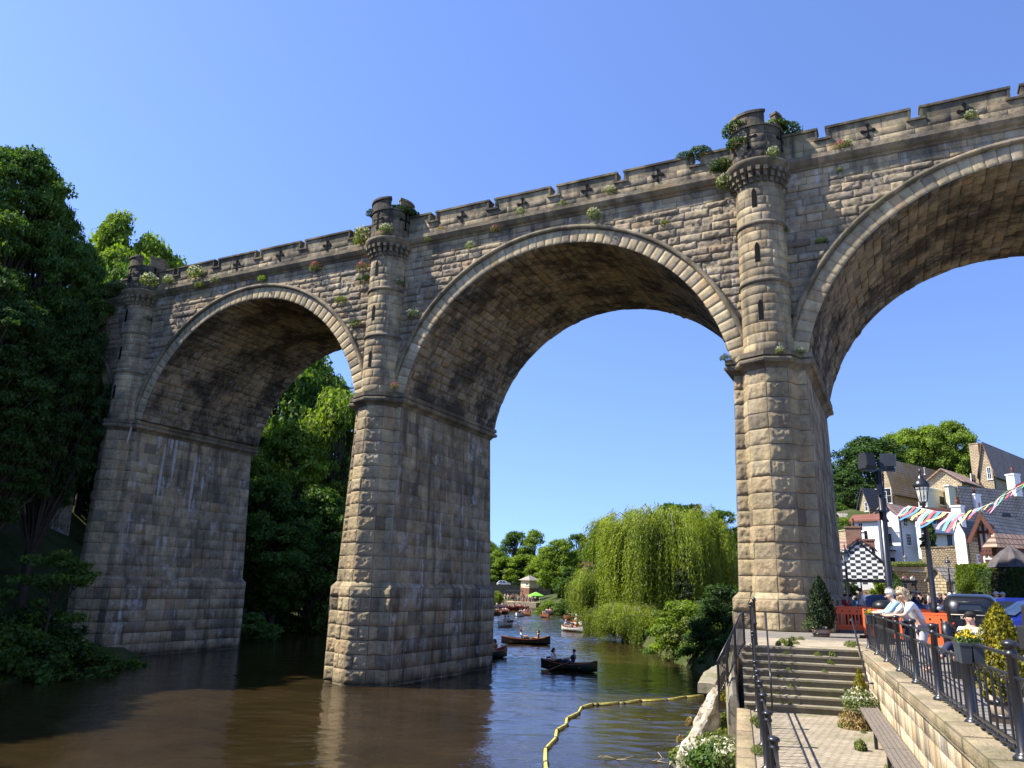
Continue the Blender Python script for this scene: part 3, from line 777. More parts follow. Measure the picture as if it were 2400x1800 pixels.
BARK = simple('bark', (.065, .05, .036), .95, var=.35, scale=6, bmp=.6)
BARKG = simple('bark_grey', (.14, .12, .10), .95, var=.3, scale=6, bmp=.6)

def leaves_mesh(name, C, Nrm, size, rng, aspect=.55, tone=None, fl=None, jitter=1.0, droop=None):
    """one leaf-shaped face per centre"""
    n = len(C); r = rng
    d = r.normal(size=(n, 3)) if droop is None else droop + r.normal(size=(n, 3)) * .25
    nn = Nrm + r.normal(size=(n, 3)) * .75 * jitter
    nn /= np.linalg.norm(nn, axis=1)[:, None] + 1e-9
    d = d - nn * (d * nn).sum(1)[:, None]; d /= np.linalg.norm(d, axis=1)[:, None] + 1e-9
    s = np.cross(nn, d); sz = (size * r.uniform(.6, 1.35, n))[:, None]
    V = np.empty((n, 4, 3)); V[:, 0] = C - d * sz * .5; V[:, 1] = C + s * sz * aspect * .5 + nn * sz * .06
    V[:, 2] = C + d * sz * .5; V[:, 3] = C - s * sz * aspect * .5 + nn * sz * .06
    me = bpy.data.meshes.new(name); me.vertices.add(n * 4); me.vertices.foreach_set('co', V.ravel())
    me.loops.add(n * 4); me.loops.foreach_set('vertex_index', np.arange(n * 4, dtype=np.int32))
    me.polygons.add(n); me.polygons.foreach_set('loop_start', (np.arange(n) * 4).astype(np.int32)); me.update(calc_edges=True)
    t = np.ones((n, 4)); t[:, 0] = r.uniform(0, 1, n) if tone is None else tone; t[:, 1] = 0 if fl is None else fl
    ca = me.attributes.new('tone', 'FLOAT_COLOR', 'FACE'); ca.data.foreach_set('color', t.astype(np.float32).ravel())
    return me
def clump_points(cents, rads, per, rng, flat=.7, shell=.55):
    cs = []; ns = []; tn = []
    for c, r_, k in zip(cents, rads, per):
        v = rng.normal(size=(k, 3)); v /= np.linalg.norm(v, axis=1)[:, None]
        rr = r_ * (shell + (1 - shell) * rng.uniform(0, 1, k)) * (1 + .22 * rng.normal(size=k) * .6)
        p = v * rr[:, None]; p[:, 2] *= flat
        low = (v[:, 2] < -.25) & (rng.uniform(size=k) < .6); p = p[~low]; v = v[~low]
        cs.append(p + c); ns.append(v + np.array([0, 0, .5])); tn.append(np.full(len(p), rng.uniform(-.18, .18)))
    C = np.concatenate(cs); return C, np.concatenate(ns), np.clip(rng.uniform(.05, .95, len(C)) + np.concatenate(tn), 0, 1)
def broadleaf(name, H=12.0, W=5.0, n=26000, size=.30, seed=1, base=.22, k=70, trunk_r=.32, shape='round', lean=0, flat=.62, shell=.5, bark=BARK, cr=1.0):
    """a tree with trunk, limbs and a crown of separate leafy boughs; crown half width W, height H"""
    rng = np.random.default_rng(seed); cents = []; limbs = MB(); zb = H * base
    limbs.tube([(0, 0, -1.5), (.05, 0, zb), (lean * .4, .1, H * .5), (lean, 0, H * .82)], [trunk_r * 1.25, trunk_r, trunk_r * .6, trunk_r * .15], 8)
    while len(cents) < k:
        a = rng.uniform(0, 6.283); t = rng.uniform(0, 1) ** .8; z = zb + (H * .97 - zb) * t
        if shape == 'round': prof = math.sin(math.pi * min(1, (t * .86 + .12))) ** .62
        elif shape == 'tall': prof = (1 - t) ** .45 * (.55 + .45 * min(1, t * 4))
        elif shape == 'bush': prof = (1 - t ** 2) ** .5
        else: prof = 1.0
        rr = W * prof * rng.uniform(.35, 1) ** .5 * rng.uniform(.72, 1.08)
        cents.append((rr * math.cos(a) + lean * t, rr * math.sin(a), z))
    cents = np.array(cents); rads = rng.uniform(.12, .28, k) * W * 1.15 * cr; cents[:, :2] *= rng.uniform(.85, 1.18, (k, 1)) if cr < 1 else 1
    for c, r_ in list(zip(cents, rads))[::2]:
        z0 = max(zb * .6, c[2] - rng.uniform(.18, .4) * H); f = z0 / H
        limbs.tube([(lean * f, 0, z0), (c[0] * .5 + lean * f * .5, c[1] * .5, (z0 + c[2]) / 2 + .2), tuple(c)], [trunk_r * .38, trunk_r * .22, trunk_r * .06], 5, cap=False)
    per = (n * rads ** 2 / (rads ** 2).sum()).astype(int)
    C, Nn, T = clump_points(cents, rads, per, rng, flat, shell)
    crown = leaves_mesh(name + '_crown', C, Nn, size, rng, tone=T)
    tm = limbs.mesh(name + '_trunk')
    return dict(crown=crown, trunk=tm, H=H, W=W, bark=bark)
def place_tree(pt, name, loc, sx, sz, rz, mat, label, cat='tree', group=None):
    e = empty(name, loc, rz, label, cat, group); e.scale = (sx, sx, sz)
    for nm, me, mt in (('crown', pt['crown'], mat), ('trunk', pt['trunk'], pt['bark'])):
        o = bpy.data.objects.new(nm, me); COL.objects.link(o); o.parent = e
        if not me.materials: me.materials.append(mt)
        o.material_slots[0].link = 'OBJECT'; o.material_slots[0].material = mt
    return e
def hgt(x, y): return float(height(np.array([x]), np.array([y]))[0])
def tree_at(px, ytop, Y, wpx, pt, mat, label, group=None, name='tree', cat='tree', zb=None, rz=None):
    p = gy(px, 1395, Y); x = p.x; z0 = hgt(x, Y) - .15 if zb is None else zb; zt = zat((x, Y), ytop); dist = math.hypot(x, Y)
    sx = wpx * dist / 1808 / 2 / pt['W']; sz = max(.15, (zt - z0) / pt['H'])
    if sz < .85 * sx: sz = .85 * sx; z0 = zt - sz * pt['H']
    if sz > 2.1 * sx: sx = sz / 2.1
    rz = (px * 1.7 + ytop) % 6.28 if rz is None else rz
    return place_tree(pt, name, (x, Y, z0), sx, sz, rz, mat, label, cat, group)

BL = broadleaf('oak', 12, 5, 34000, .34, 11, .2, 85)
BL2 = broadleaf('ash', 14, 5, 30000, .34, 12, .25, 60, shape='tall', flat=.5)
BL3 = broadleaf('elm', 12, 5, 34000, .34, 13, .12, 110, shell=.35)
NEAR = broadleaf('near', 22, 6, 120000, .25, 14, .38, 420, .4, shell=.25, flat=.42, cr=.6)
FAR = broadleaf('far', 12, 5, 20000, .40, 15, .03, 95, shell=.35)
FAR2 = broadleaf('far_open', 14, 4.4, 18000, .40, 16, .08, 80, flat=.7, shell=.4, shape='tall')
BUSH = broadleaf('bush', 3, 2.2, 12000, .17, 17, .02, 46, .06, 'bush')
BUSH2 = broadleaf('bush', 3, 2.2, 9000, .2, 18, .02, 30, .06, 'bush', shell=.3)
SAP = broadleaf('sapling', 5, 2.2, 7000, .17, 19, .3, 34, .06, 'round', shell=.2, flat=.5)

def willow(name, H, W, n_str, seed, size=.24, step=.22, low=.4, D=None, nb=30):
    rng = np.random.default_rng(seed); D = D or W; m = MB(); C = []; Dr = []; T = []; Nn = []
    m.tube([(0, 0, -1.5), (.1, 0, H * .25), (.4, .2, H * .55)], [.55, .45, .3], 8)
    # boughs arch outward; strands hang from them
    for b in range(nb):
        a = rng.uniform(0, 6.283); ln = rng.uniform(.45, 1); zt = H * rng.uniform(.62, 1.0) * (1.02 - .10 * ln ** 2); tone = rng.uniform(-.2, .2)
        ex, ey = W * ln * math.cos(a), D * ln * math.sin(a)
        z_end = zt * rng.uniform(.72, .9)
        pts = [(0.2, .1, H * .3), (ex * .35, ey * .35, (H * .3 + zt) * .5 + H * .16), (ex * .68, ey * .68, zt - .3), (ex, ey, z_end - .3)]
        m.tube(pts, [.13, .09, .05, .015], 5, cap=False)
        pp = np.array(pts)
        for s in range(n_str // nb):
            if s % 22 == 0:
                t = rng.uniform(.3, 1) * 2.999; i = int(t); f = t - i; base = pp[i] * (1 - f) + pp[i + 1] * f + rng.normal(size=3) * np.array([.10 * W, .10 * D, .02 * H]); ct = rng.uniform(-.25, .25); cl = rng.uniform(.6, 1.25)
            o = base + rng.normal(size=3) * np.array([.34, .34, .18])
            rad = np.array([o[0], o[1], 0]); rl = np.linalg.norm(rad) + 1e-6; out = rad / rl
            zmin = H * low * rng.uniform(.1, 1.0) * (1.15 - .9 * min(1, rl / W)); L_ = max(.6, min(o[2] - zmin, H * cl * rng.uniform(.3, .5)))
            k = max(3, int(L_ / step)); u = np.linspace(0, 1, k)
            xo = .9 * (1 - np.exp(-u * 4)) * rng.uniform(.3, 1.1)
            q = o + out * xo[:, None] + np.stack([0.08 * np.sin(u * 5 + s), .08 * np.cos(u * 4 + s), .35 * u * (1 - u) * 2 - L_ * u], 1)
            q = q + rng.normal(size=q.shape) * .06
            C.append(q); dd = np.tile([0, 0, -1.], (k, 1)) + out * (1 - u)[:, None] * .8; Dr.append(dd); Nn.append(np.tile(out + [0, 0, .2], (k, 1)))
            T.append(np.clip(rng.uniform(.1, .9, k) + tone + ct + .25 * (1 - u) - .1, 0, 1))
    C = np.concatenate(C)
    me = leaves_mesh(name, C, np.concatenate(Nn), size, rng, .2, np.concatenate(T), droop=np.concatenate(Dr))
    return dict(crown=me, trunk=m.mesh('t'), H=H, W=W, bark=BARKG)

# ---- left bank, far side of the bridge (seen through the left arches)
G1 = 'trees on the left bank beyond the viaduct'
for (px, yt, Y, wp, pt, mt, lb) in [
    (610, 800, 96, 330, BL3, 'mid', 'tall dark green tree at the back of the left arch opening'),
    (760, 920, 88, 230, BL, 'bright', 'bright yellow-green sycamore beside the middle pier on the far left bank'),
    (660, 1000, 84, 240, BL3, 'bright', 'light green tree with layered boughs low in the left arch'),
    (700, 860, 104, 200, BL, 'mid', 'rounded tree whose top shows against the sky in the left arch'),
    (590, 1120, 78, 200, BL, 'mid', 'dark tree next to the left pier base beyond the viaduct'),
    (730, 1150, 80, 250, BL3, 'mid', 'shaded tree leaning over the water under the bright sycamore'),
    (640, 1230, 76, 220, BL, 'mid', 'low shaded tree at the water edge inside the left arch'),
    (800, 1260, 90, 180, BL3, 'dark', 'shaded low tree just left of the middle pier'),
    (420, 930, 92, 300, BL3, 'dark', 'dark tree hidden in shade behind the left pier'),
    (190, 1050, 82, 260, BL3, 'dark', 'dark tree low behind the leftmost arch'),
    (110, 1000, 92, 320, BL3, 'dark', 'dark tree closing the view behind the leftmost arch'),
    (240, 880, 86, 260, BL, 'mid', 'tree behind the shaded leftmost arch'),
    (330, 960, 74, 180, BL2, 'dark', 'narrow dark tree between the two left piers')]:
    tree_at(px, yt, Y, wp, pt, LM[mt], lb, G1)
# above the parapet at the left
G2 = 'trees on the hillside at the left end of the viaduct'
for (px, yt, Y, wp, pt, mt, lb) in [
    (238, 572, 84, 150, BL, 'bright', 'lime green rounded tree just left of the smallest turret'),
    (150, 590, 76, 170, BL3, 'bright', 'yellow-green tree above the left end of the parapet'),
    (125, 500, 82, 120, FAR2, 'bright', 'thin airy tree with sky showing through at upper left'),
    (190, 640, 70, 150, BL, 'mid', 'mid green tree overhanging the left end of the parapet')]:
    tree_at(px, yt, Y, wp, pt, LM[mt], lb, G2)
# nearer than the bridge, left edge of the photograph and outside it (they shade the bank)
G3 = 'large trees on the near left bank'
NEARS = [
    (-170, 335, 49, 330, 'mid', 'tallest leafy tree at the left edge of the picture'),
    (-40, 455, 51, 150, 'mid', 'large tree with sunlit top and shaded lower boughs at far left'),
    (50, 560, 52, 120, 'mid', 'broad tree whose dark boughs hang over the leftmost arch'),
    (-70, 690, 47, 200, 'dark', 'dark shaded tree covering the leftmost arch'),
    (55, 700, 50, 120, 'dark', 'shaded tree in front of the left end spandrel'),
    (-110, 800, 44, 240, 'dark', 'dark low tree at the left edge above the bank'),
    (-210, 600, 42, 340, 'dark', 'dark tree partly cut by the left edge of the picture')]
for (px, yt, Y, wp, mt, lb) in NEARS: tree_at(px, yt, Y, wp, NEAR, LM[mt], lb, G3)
for i, (x, y, h, w_) in enumerate([(-42, 30, 27, 8), (-46, 40, 27, 8), (-40, 20, 25, 8), (-50, 50, 26, 8.5), (-38, 10, 24, 7), (-55, 60, 24, 8), (-44, 0, 24, 8), (-47, 33, 24, 8)]):
    place_tree(NEAR, 'tree', (x, y, hgt(x, y) - .3), w_ / 6, h / 22 * .8, i * 1.3, LM['dark'], 'tall tree standing left of the picture on the steep bank', 'tree', G3 + ' outside the picture')
# undergrowth along the left bank
G4 = 'shrubs along the left water edge'
for i, (px, yt, Y, wp, pt, mt, lb) in enumerate([
    (120, 1290, 43, 200, SAP, 'mid', 'young spreading tree on the bank in front of the left pier'),
    (30, 1470, 39.5, 260, BUSH, 'mid', 'dark green shrub at the left edge of the water'),
    (160, 1500, 41.5, 240, BUSH, 'ivy', 'shrub below the young tree at the left water edge'),
    (300, 1535, 46.0, 170, BUSH2, 'mid', 'low bush growing against the corner of the left pier'),
    (230, 1515, 43.5, 160, BUSH2, 'mid', 'leafy bush between the young tree and the left pier'),
    (80, 1430, 45, 260, BUSH, 'dark', 'shaded shrub behind the young tree'),
    (390, 1555, 50.5, 130, BUSH2, 'ivy', 'low plants at the waterline of the left pier'),
    (580, 1440, 68, 190, BUSH2, 'mid', 'large-leaved bush at the water just right of the left pier'),
    (680, 1440, 80, 170, BUSH2, 'mid', 'water-edge bush in the middle of the left arch'),
    (780, 1425, 92, 160, BUSH, 'mid', 'water-edge bush beside the middle pier'),
    (-80, 1440, 38, 240, BUSH, 'dark', 'shrub at the lower left corner')]):
    tree_at(px, yt, Y, wp, pt, LM[mt], lb, G4, 'shrub' if i else 'sapling', 'shrub' if i else 'tree', zb=.4)
# ---- right bank beyond the viaduct
wb = willow('willow', 14.5, 8, 8200, 31, .34, .17, .30, nb=56)
tree_at(1572, 1168, 84, 372, wb, LM['willow'], 'huge weeping willow trailing over the river left of the right pier', 'weeping willows by the water', 'weeping_willow', 'willow tree', zb=.8, rz=.4)
ws = willow('willow_small', 8, 5, 3000, 33, .32, .2, .12, nb=30)
tree_at(1400, 1320, 112, 150, ws, LM['willow'], 'smaller weeping willow with long strands left of the huge willow', 'weeping willows by the water', 'weeping_willow', 'willow tree', zb=.3, rz=1)
wl = willow('willow_low', 6, 5, 4200, 34, .28, .17, .12, nb=44)
tree_at(1465, 1405, 78, 190, wl, LM['willow'], 'low willow boughs sweeping down to the water in front', 'weeping willows by the water', 'weeping_willow', 'willow tree', zb=.1, rz=2)
tree_at(1160, 1380, 186, 50, ws, LM['willow'], 'small round willow beside the distant stone bridge', 'weeping willows by the water', 'weeping_willow', 'willow tree', zb=0, rz=2)
G5 = 'shrubs on the right bank below the viaduct'
for (px, yt, Y, wp, pt, mt, lb) in [
    (1612, 1285, 76, 60, BL2, 'conifer', 'dark ivy-clad column of foliage inside the huge willow'),
    (1603, 1412, 61, 175, BUSH, 'bright', 'pale green flowering shrub over the water below the willow'),
    (1625, 1440, 57, 130, BUSH2, 'weed', 'light green shrub leaning to the water beside the right pier'),
    (1660, 1410, 66, 130, BUSH, 'grey', 'grey-green shrub behind the dark hedge by the right pier'),
    (1692, 1375, 53, 150, BUSH, 'dark', 'dark shaded bush against the left side of the right pier'),
    (1668, 1440, 53, 130, BUSH, 'dark', 'dark bush at the water below the right pier'),
    (1640, 1500, 54, 130, BUSH2, 'mid', 'low bush on the bank slope below the pale shrub'),
    (1692, 1490, 47, 110, BUSH2, 'dark', 'low dark bush on the bank slope below the pier'),
    (1600, 1500, 59, 110, BUSH2, 'weed', 'low pale bush touching the water below the willow'),
    (1725, 1470, 44, 80, BUSH, 'dark', 'dark bush tucked against the pier plinth'),
    (1560, 1460, 66, 110, BUSH2, 'mid', 'small shrub under the willow boughs at the waterline')]:
    tree_at(px, yt, Y, wp, pt, LM[mt], lb, G5, 'shrub', 'shrub')
G6 = 'distant trees along the river'
for (px, yt, Y, wp, pt, mt, lb) in [
    (1135, 1268, 250, 100, FAR, 'bright', 'rounded tree just right of the middle pier behind the far bridge'),
    (1165, 1290, 235, 70, FAR, 'bright', 'light green tree above the far bridge parapet'),
    (1205, 1246, 238, 95, FAR, 'mid', 'left of the two tall open trees above the far bridge'),
    (1252, 1243, 236, 85, FAR, 'bright', 'right of the two tall open trees above the far bridge'),
    (1225, 1300, 228, 110, FAR, 'bright', 'low tree between the far bridge and the boathouse'),
    (1310, 1266, 190, 115, BL3, 'bright', 'big bright round tree above the boathouse'),
    (1335, 1330, 172, 70, FAR, 'mid', 'dark green tree beside the green gazebo'),
    (1355, 1252, 240, 95, FAR, 'mid', 'dark tree peeping over the big round tree'),
    (1415, 1223, 205, 100, FAR, 'grey', 'tall grey-green tree left of the willow'),
    (1440, 1240, 190, 70, FAR, 'grey', 'grey-green tree touching the willow'),
    (1490, 1216, 215, 60, FAR, 'mid', 'tree top showing over the left shoulder of the willow'),
    (1580, 1180, 160, 130, FAR, 'mid', 'dark wooded tree top above the willow crown'),
    (1630, 1182, 175, 100, FAR, 'dark', 'hilltop tree right of the highest willow bough'),
    (1700, 1196, 150, 110, FAR, 'mid', 'tree behind the willow next to the right pier'),
    (1380, 1340, 160, 80, FAR, 'bright', 'light green tree at the left edge of the small willow'),
    (1290, 1290, 225, 60, FAR, 'mid', 'tree between the open pair and the bright round tree'),
    (1450, 1300, 150, 120, FAR, 'mid', 'tree behind the small willow'),
    (1120, 1300, 232, 120, FAR, 'mid', 'round tree low behind the left end of the far bridge'),
    (1185, 1305, 229, 100, FAR, 'bright', 'pale tree filling the gap left of the two open trees'),
    (1240, 1300, 231, 100, FAR, 'mid', 'full tree below the two tall open trees'),
    (1275, 1298, 222, 90, FAR, 'bright', 'tree between the boathouse and the open pair'),
    (1355, 1300, 200, 100, FAR, 'mid', 'full tree right of the big bright round tree'),
    (1395, 1275, 196, 90, FAR, 'mid', 'tree filling the gap left of the grey-green tree'),
    (1530, 1215, 178, 130, FAR, 'mid', 'hill tree behind the top of the huge willow'),
    (1670, 1215, 150, 120, FAR, 'mid', 'hill tree between the willow and the right pier'),
    (1100, 1290, 240, 90, FAR, 'mid', 'tree behind the right edge of the middle pier')]:
    tree_at(px, yt, Y, wp, pt, LM[mt], lb, G6)
G7 = 'riverside bushes below the boathouse'
for (px, yt, Y, wp, mt, lb) in [(1290, 1410, 150, 75, 'bright', 'bright green reeds and bushes on the point below the gazebo'), (1330, 1405, 146, 70, 'mid', 'bushes in the middle of the wooded point'),
                               (1365, 1400, 142, 60, 'dark', 'dark bush at the right end of the wooded point')]:
    tree_at(px, yt, Y, wp, BUSH, LM[mt], lb, G7, 'shrub', 'shrub', zb=.1)
# ---- right hillside above the village
G8 = 'trees on the hill above the village'
for (px, yt, Y, wp, pt, mt, lb) in [
    (2060, 1028, 150, 190, BL3, 'dark', 'large dark domed tree behind the floodlight pole'),
    (2010, 1110, 140, 130, BL3, 'dark', 'dark tree at the left edge of the hill above the bungalow'),
    (1975, 1180, 130, 80, BL, 'mid', 'lighter tree at the right edge of the right pier'),
    (2160, 1010, 162, 130, BL, 'bright', 'light green tree above the mossy roof, left one'),
    (2215, 1000, 160, 120, BL, 'bright', 'light green tree above the middle of the mossy roof'),
    (2275, 990, 158, 120, BL3, 'bright', 'tallest light green tree beside the stone chimney'),
    (2320, 1040, 165, 90, BL3, 'mid', 'tree behind the stone chimney'),
    (1985, 1215, 118, 90, BUSH, 'bright', 'grassy bushes above the tan bungalow')]:
    tree_at(px, yt, Y, wp, pt, LM[mt], lb, G8)
# ---------------------------------------------------------------- near right bank: path, steps, walls, railings
ZP = 3.52
PR = -math.atan2(.279, .960)
_p = Vector((.279, .960, 0)).normalized(); _q = Vector((_p.y, -_p.x, 0))
def PT(l, a, z=0.0): v = _q * l + _p * a; return Vector((v.x, v.y, z))
def fl(a): return 2.56 + .061 * (a - 10.73)
PM = Matrix.Rotation(PR, 4, 'Z')
def slab(name, pts, z0, z1, mat, label=None, cat=None, kind=None):
    m = MB(); m.poly_extrude([Vector((p[0], p[1], z0)) for p in pts], (0, 0, z1 - z0)); o = m.build(name, mat)
    return tag(o, label, cat, None, kind)
def paving(name, c1, c2, mo, bw, bh, rot=0.0, moss=.5, sc=1.0):
    m, n, b = mat_new(name); P = pos(n)
    mp = N(n, 'ShaderNodeMapping'); mp.inputs['Rotation'].default_value = (0, 0, rot); L(n, P, mp.inputs[0])
    br = N(n, 'ShaderNodeTexBrick'); L(n, mp.outputs[0], br.inputs['Vector'])
    br.inputs['Color1'].default_value = (*c1, 1); br.inputs['Color2'].default_value = (*c2, 1); br.inputs['Mortar'].default_value = (*mo, 1)
    br.inputs['Scale'].default_value = 1; br.inputs['Brick Width'].default_value = bw; br.inputs['Row Height'].default_value = bh; br.inputs['Mortar Size'].default_value = .012
    g = noise(n, P, 1.2, 6, .7); f = noise(n, P, 9, 4, .7)
    c = mixc(n, .6, br.outputs[0], ramp(n, g, [(.3, (.62, .6, .56)), (.7, (1.3, 1.28, 1.2))]), 'MULTIPLY')
    c = mixc(n, .5, c, ramp(n, f, [(.3, (.65, .65, .65)), (.7, (1.2, 1.2, 1.2))]), 'MULTIPLY')
    mm = math_(n, 'MULTIPLY', ramp(n, noise(n, P, .9, 6, .75), [(.52, (0, 0, 0)), (.62, (1, 1, 1))]), moss)
    c = mixc(n, mm, c, (.13, .14, .05))
    L(n, c, b.inputs['Base Color']); b.inputs['Roughness'].default_value = .9; b.inputs['Specular IOR Level'].default_value = .2
    h = math_(n, 'ADD', br.outputs[1], math_(n, 'MULTIPLY', f, -.8)); x = bump(n, b, h, .5, -.02)
    return m
PAVE = paving('brick_paving', (.40, .34, .26), (.33, .28, .215), (.17, .15, .11), .22, .11, PR, .55)
FLAG = paving('stone_flags', (.42, .35, .26), (.34, .29, .22), (.14, .12, .09), .9, .5, PR, .5)
TARM = paving('road_surface', (.22, .20, .18), (.20, .185, .165), (.2, .18, .16), 3, 3, 0, 0.05)
CONC = paving('weathered_concrete', (.30, .265, .20), (.25, .22, .165), (.2, .18, .13), 5, 5, 0, .6)
CREAM = stone('cream_blocks', [(.50, .42, .30), (.58, .50, .36), (.42, .36, .27), (.62, .55, .42), (.47, .38, .26)], .12, .7, .9, .3)
CONC2 = paving('dark_concrete', (.20, .175, .13), (.16, .14, .105), (.15, .13, .1), 5, 5, 0, .5)  # darker mix than the treads, used on the risers
IRON = simple('black_iron_paint', (.018, .018, .021), .32, var=.2, spec=.6, scale=9)
WOOD = simple('grey_weathered_wood', (.17, .145, .12), .85, var=.35, scale=14, bmp=.5)
WHITEP = simple('white_paint', (.80, .79, .76), .6, var=.05)

slab('path', [PT(-.2, -6), PT(fl(-6), -6), PT(fl(22) - .3, 22.1), PT(-.1, 22.1)], 1.2, 2.1, PAVE, 'beige brick-paved riverside path', 'path', 'structure')
pr_pts = [PT(fl(-6) + .02, -6), PT(40, -6), Vector((150, 20)), Vector((150, 175)), Vector((40, 135)), Vector((24, 110)), Vector((22, 70)), Vector((19, 44)), VM @ Vector((2.6, 14, 0)), VM @ Vector((-2.2, 3, 0)), PT(-.3, 24.0), PT(fl(24) + .02, 24.0)]
slab('promenade', pr_pts, -.5, ZP, TARM, 'road and promenade surface behind the railing', 'road', 'structure')
slab('landing', [PT(.1, 24.01), PT(fl(25) + .5, 24.01), PT(fl(28) + 1.3, 28.2), PT(.6, 28.2)], 3.3, ZP + .004, FLAG, 'flagged landing with weeds at the top of the steps', 'paving', 'structure')
# river wall under the path edge and its coping
wall = empty('river_wall', (0, 0, 0), PR, 'low stone river wall with flat coping stones left of the path railing', 'wall')
M, La, Lb = loftM((-.14, 21.9, -1), (-.14, -4, -1), (-.14, 21.9, 1.98), (-.14, -4, 1.98))
ashlar('wall_face', ST['side'], wall, La, Lb, M, course=.3, blk=(.5, .9), res=.2, amp=.01, seed=101)
M, La, Lb = loftM((-.18, 21.9, 2.13), (-.18, -4, 2.13), (.16, 21.9, 2.13), (.16, -4, 2.13))
ashlar('coping', ST['buff'], wall, La, Lb, M, course=.4, blk=(.7, 1.2), res=.1, amp=.006, seed=102)
m = MB(); m.box((-.01, 8.9, 1.5), (.3, 25.9, 1.24)); blkattr(m.build('wall_core', ST['side'], wall))
# steps
st = empty('stone_steps', (0, 0, 0), PR, 'wide flight of worn concrete steps climbing from the path to the landing', 'steps')
for k in range(8):
    a0 = 21.8 + .305 * k; z1 = 2.1 + .1775 * (k + 1)
    m = MB(); a1 = a0 + .33 if k < 7 else 24.02; l0 = .02 - .0 * k; r0 = fl(a0) - .16
    rr = random.Random(k)
    m.poly_extrude([(l0, a0 - .03, z1 - .05), (r0, a0 - .03, z1 - .05), (r0, a1, z1 - .05), (l0, a1, z1 - .05)], (0, 0, .05))
    m.build('step', [CONC], st); m = MB()
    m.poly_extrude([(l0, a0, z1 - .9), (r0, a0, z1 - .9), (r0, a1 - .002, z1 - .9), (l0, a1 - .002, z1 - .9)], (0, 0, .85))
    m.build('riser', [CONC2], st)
# right retaining wall
rw = empty('retaining_wall', (0, 0, 0), PR, 'cream block retaining wall with a thick stone coping under the right-hand fence', 'wall')
M, La, Lb = loftM((fl(26.1) - .19, 26.1, 2.02), (fl(-4) - .19, -4, 2.02), (fl(26.1) - .19, 26.1, 3.4), (fl(-4) - .19, -4, 3.4))
M0 = M
ashlar('wall_face', CREAM, rw, La, Lb, M, course=.345, blk=(.42, .5), res=.25, amp=.004, joint=.008, jd=.01, bulge=.004, seed=111)
nn = np.array([1, -.061, 0]); 
def shelf(l0, l1, z, nm, mt, seed, a0=26.1, a1=-4, **k):
    M, La, Lb = loftM((fl(a0) + l0, a0, z), (fl(a1) + l0, a1, z), (fl(a0) + l1, a0, z), (fl(a1) + l1, a1, z)); return ashlar(nm, mt, rw, La, Lb, M, seed=seed, **k)
COPE = stone('coping_stone', [(.36, .31, .22), (.42, .36, .26), (.30, .27, .20)], .3, .1, .2, .7, .45)
shelf(-.3, .16, 3.572, 'coping', COPE, 112, course=.6, blk=(.8, 1.3), res=.07, amp=.012, joint=.01, jd=.012)
M, La, Lb = loftM((fl(26.1) - .3, 26.1, 3.42), (fl(-4) - .3, -4, 3.42), (fl(26.1) - .3, 26.1, 3.57), (fl(-4) - .3, -4, 3.57))
ashlar('coping_edge', COPE, rw, La, Lb, M, course=.2, blk=(.8, 1.3), res=.1, amp=.01, joint=.01, jd=.01, seed=112)
m = MB(); m.poly_extrude([(fl(26.1) - .28, 26.1, 3.37), (fl(-4) - .28, -4, 3.37), (fl(-4) + .1, -4, 3.37), (fl(26.1) + .1, 26.1, 3.37)], (0, 0, .18)); blkattr(m.build('coping_bed', COPE, rw))

# ---- railings
def railing(name, label, posts, zf, hcap, sp=.125, chain=True, mat=IRON):
    """posts: list of local (lat, along); zf(a): foot height"""
    root = empty(name, (0, 0, 0), PR, label, 'railing')
    for (l, a) in posts:
        z = zf(a); m = MB()
        m.lathe((l, a, z), [(.095, 0), (.1, .02), (.07, .05), (.05, .07), (.047, hcap - .16), (.06, hcap - .15), (.062, hcap - .12), (.05, hcap - .11), (.05, hcap - .07), (.07, hcap - .06), (.075, hcap - .035), (.055, hcap - .012), (.012, hcap), (.0, hcap)], 14)
        m.build('post', mat, root)
    for (l0, a0), (l1, a1) in zip(posts[:-1], posts[1:]):
        z0, z1 = zf(a0), zf(a1); m = MB(); A = Vector((l0, a0, z0)); B = Vector((l1, a1, z1)); D = B - A; Lh = D.length
        for h, t in ((hcap - .14, .028), (hcap - .33, .024), (.12, .03)):
            m.beam(A + Vector((0, 0, h)), B + Vector((0, 0, h)), t * 1.1, t)
        n = max(3, int(Lh / sp)); 
        for i in range(1, n):
            P = A.lerp(B, i / n)
            m.box((P.x, P.y, P.z + (.12 + hcap - .45) / 2), (.018, .034, hcap - .45 - .12 + .12))
        for i in range(n - 1):
            P = A.lerp(B, (i + .5) / n) if i else A.lerp(B, .75 / n); 
        for i in range(0, n):   # pointed arches between the uprights
            P0 = A.lerp(B, i / n); P1 = A.lerp(B, (i + 1) / n); c = (P0 + P1) / 2; zt = hcap - .34
            r = (P1 - P0) / 2; pts = []
            for k in range(7):
                t = math.pi * k / 6; pts.append(c - r * math.cos(t) + Vector((0, 0, zt - .12 + .115 * math.sin(t))))
            m.tube(pts, .009, 4, cap=False)
        m.build('panel', mat, root)
        if chain:
            c = MB(); pts = []; k = int(Lh / .06)
            for i in range(k + 1):
                P = A.lerp(B, i / k); pts.append((P.x + .02 * math.cos(i * 1.3), P.y, P.z + .045 + .018 * math.sin(i * 1.3)))
            c.tube(pts, .02, 5); c.build('twisted_bar', mat, root)
    return root
fa = [gz(1950 + x / 4.916, 1480 + y / 4.916, 3.575) for x, y in ((535, 270), (670, 365), (845, 480), (1060, 625), (1335, 805), (1725, 1070))]
al = sorted([v.dot(Vector((_p.x, _p.y, 0))) for v in fa]); spc = (al[-1] - al[0]) / 5
As = [al[0] + spc * k for k in range(-4, 6)] + [24.0]
posts = [(fl(a) , a) for a in As]
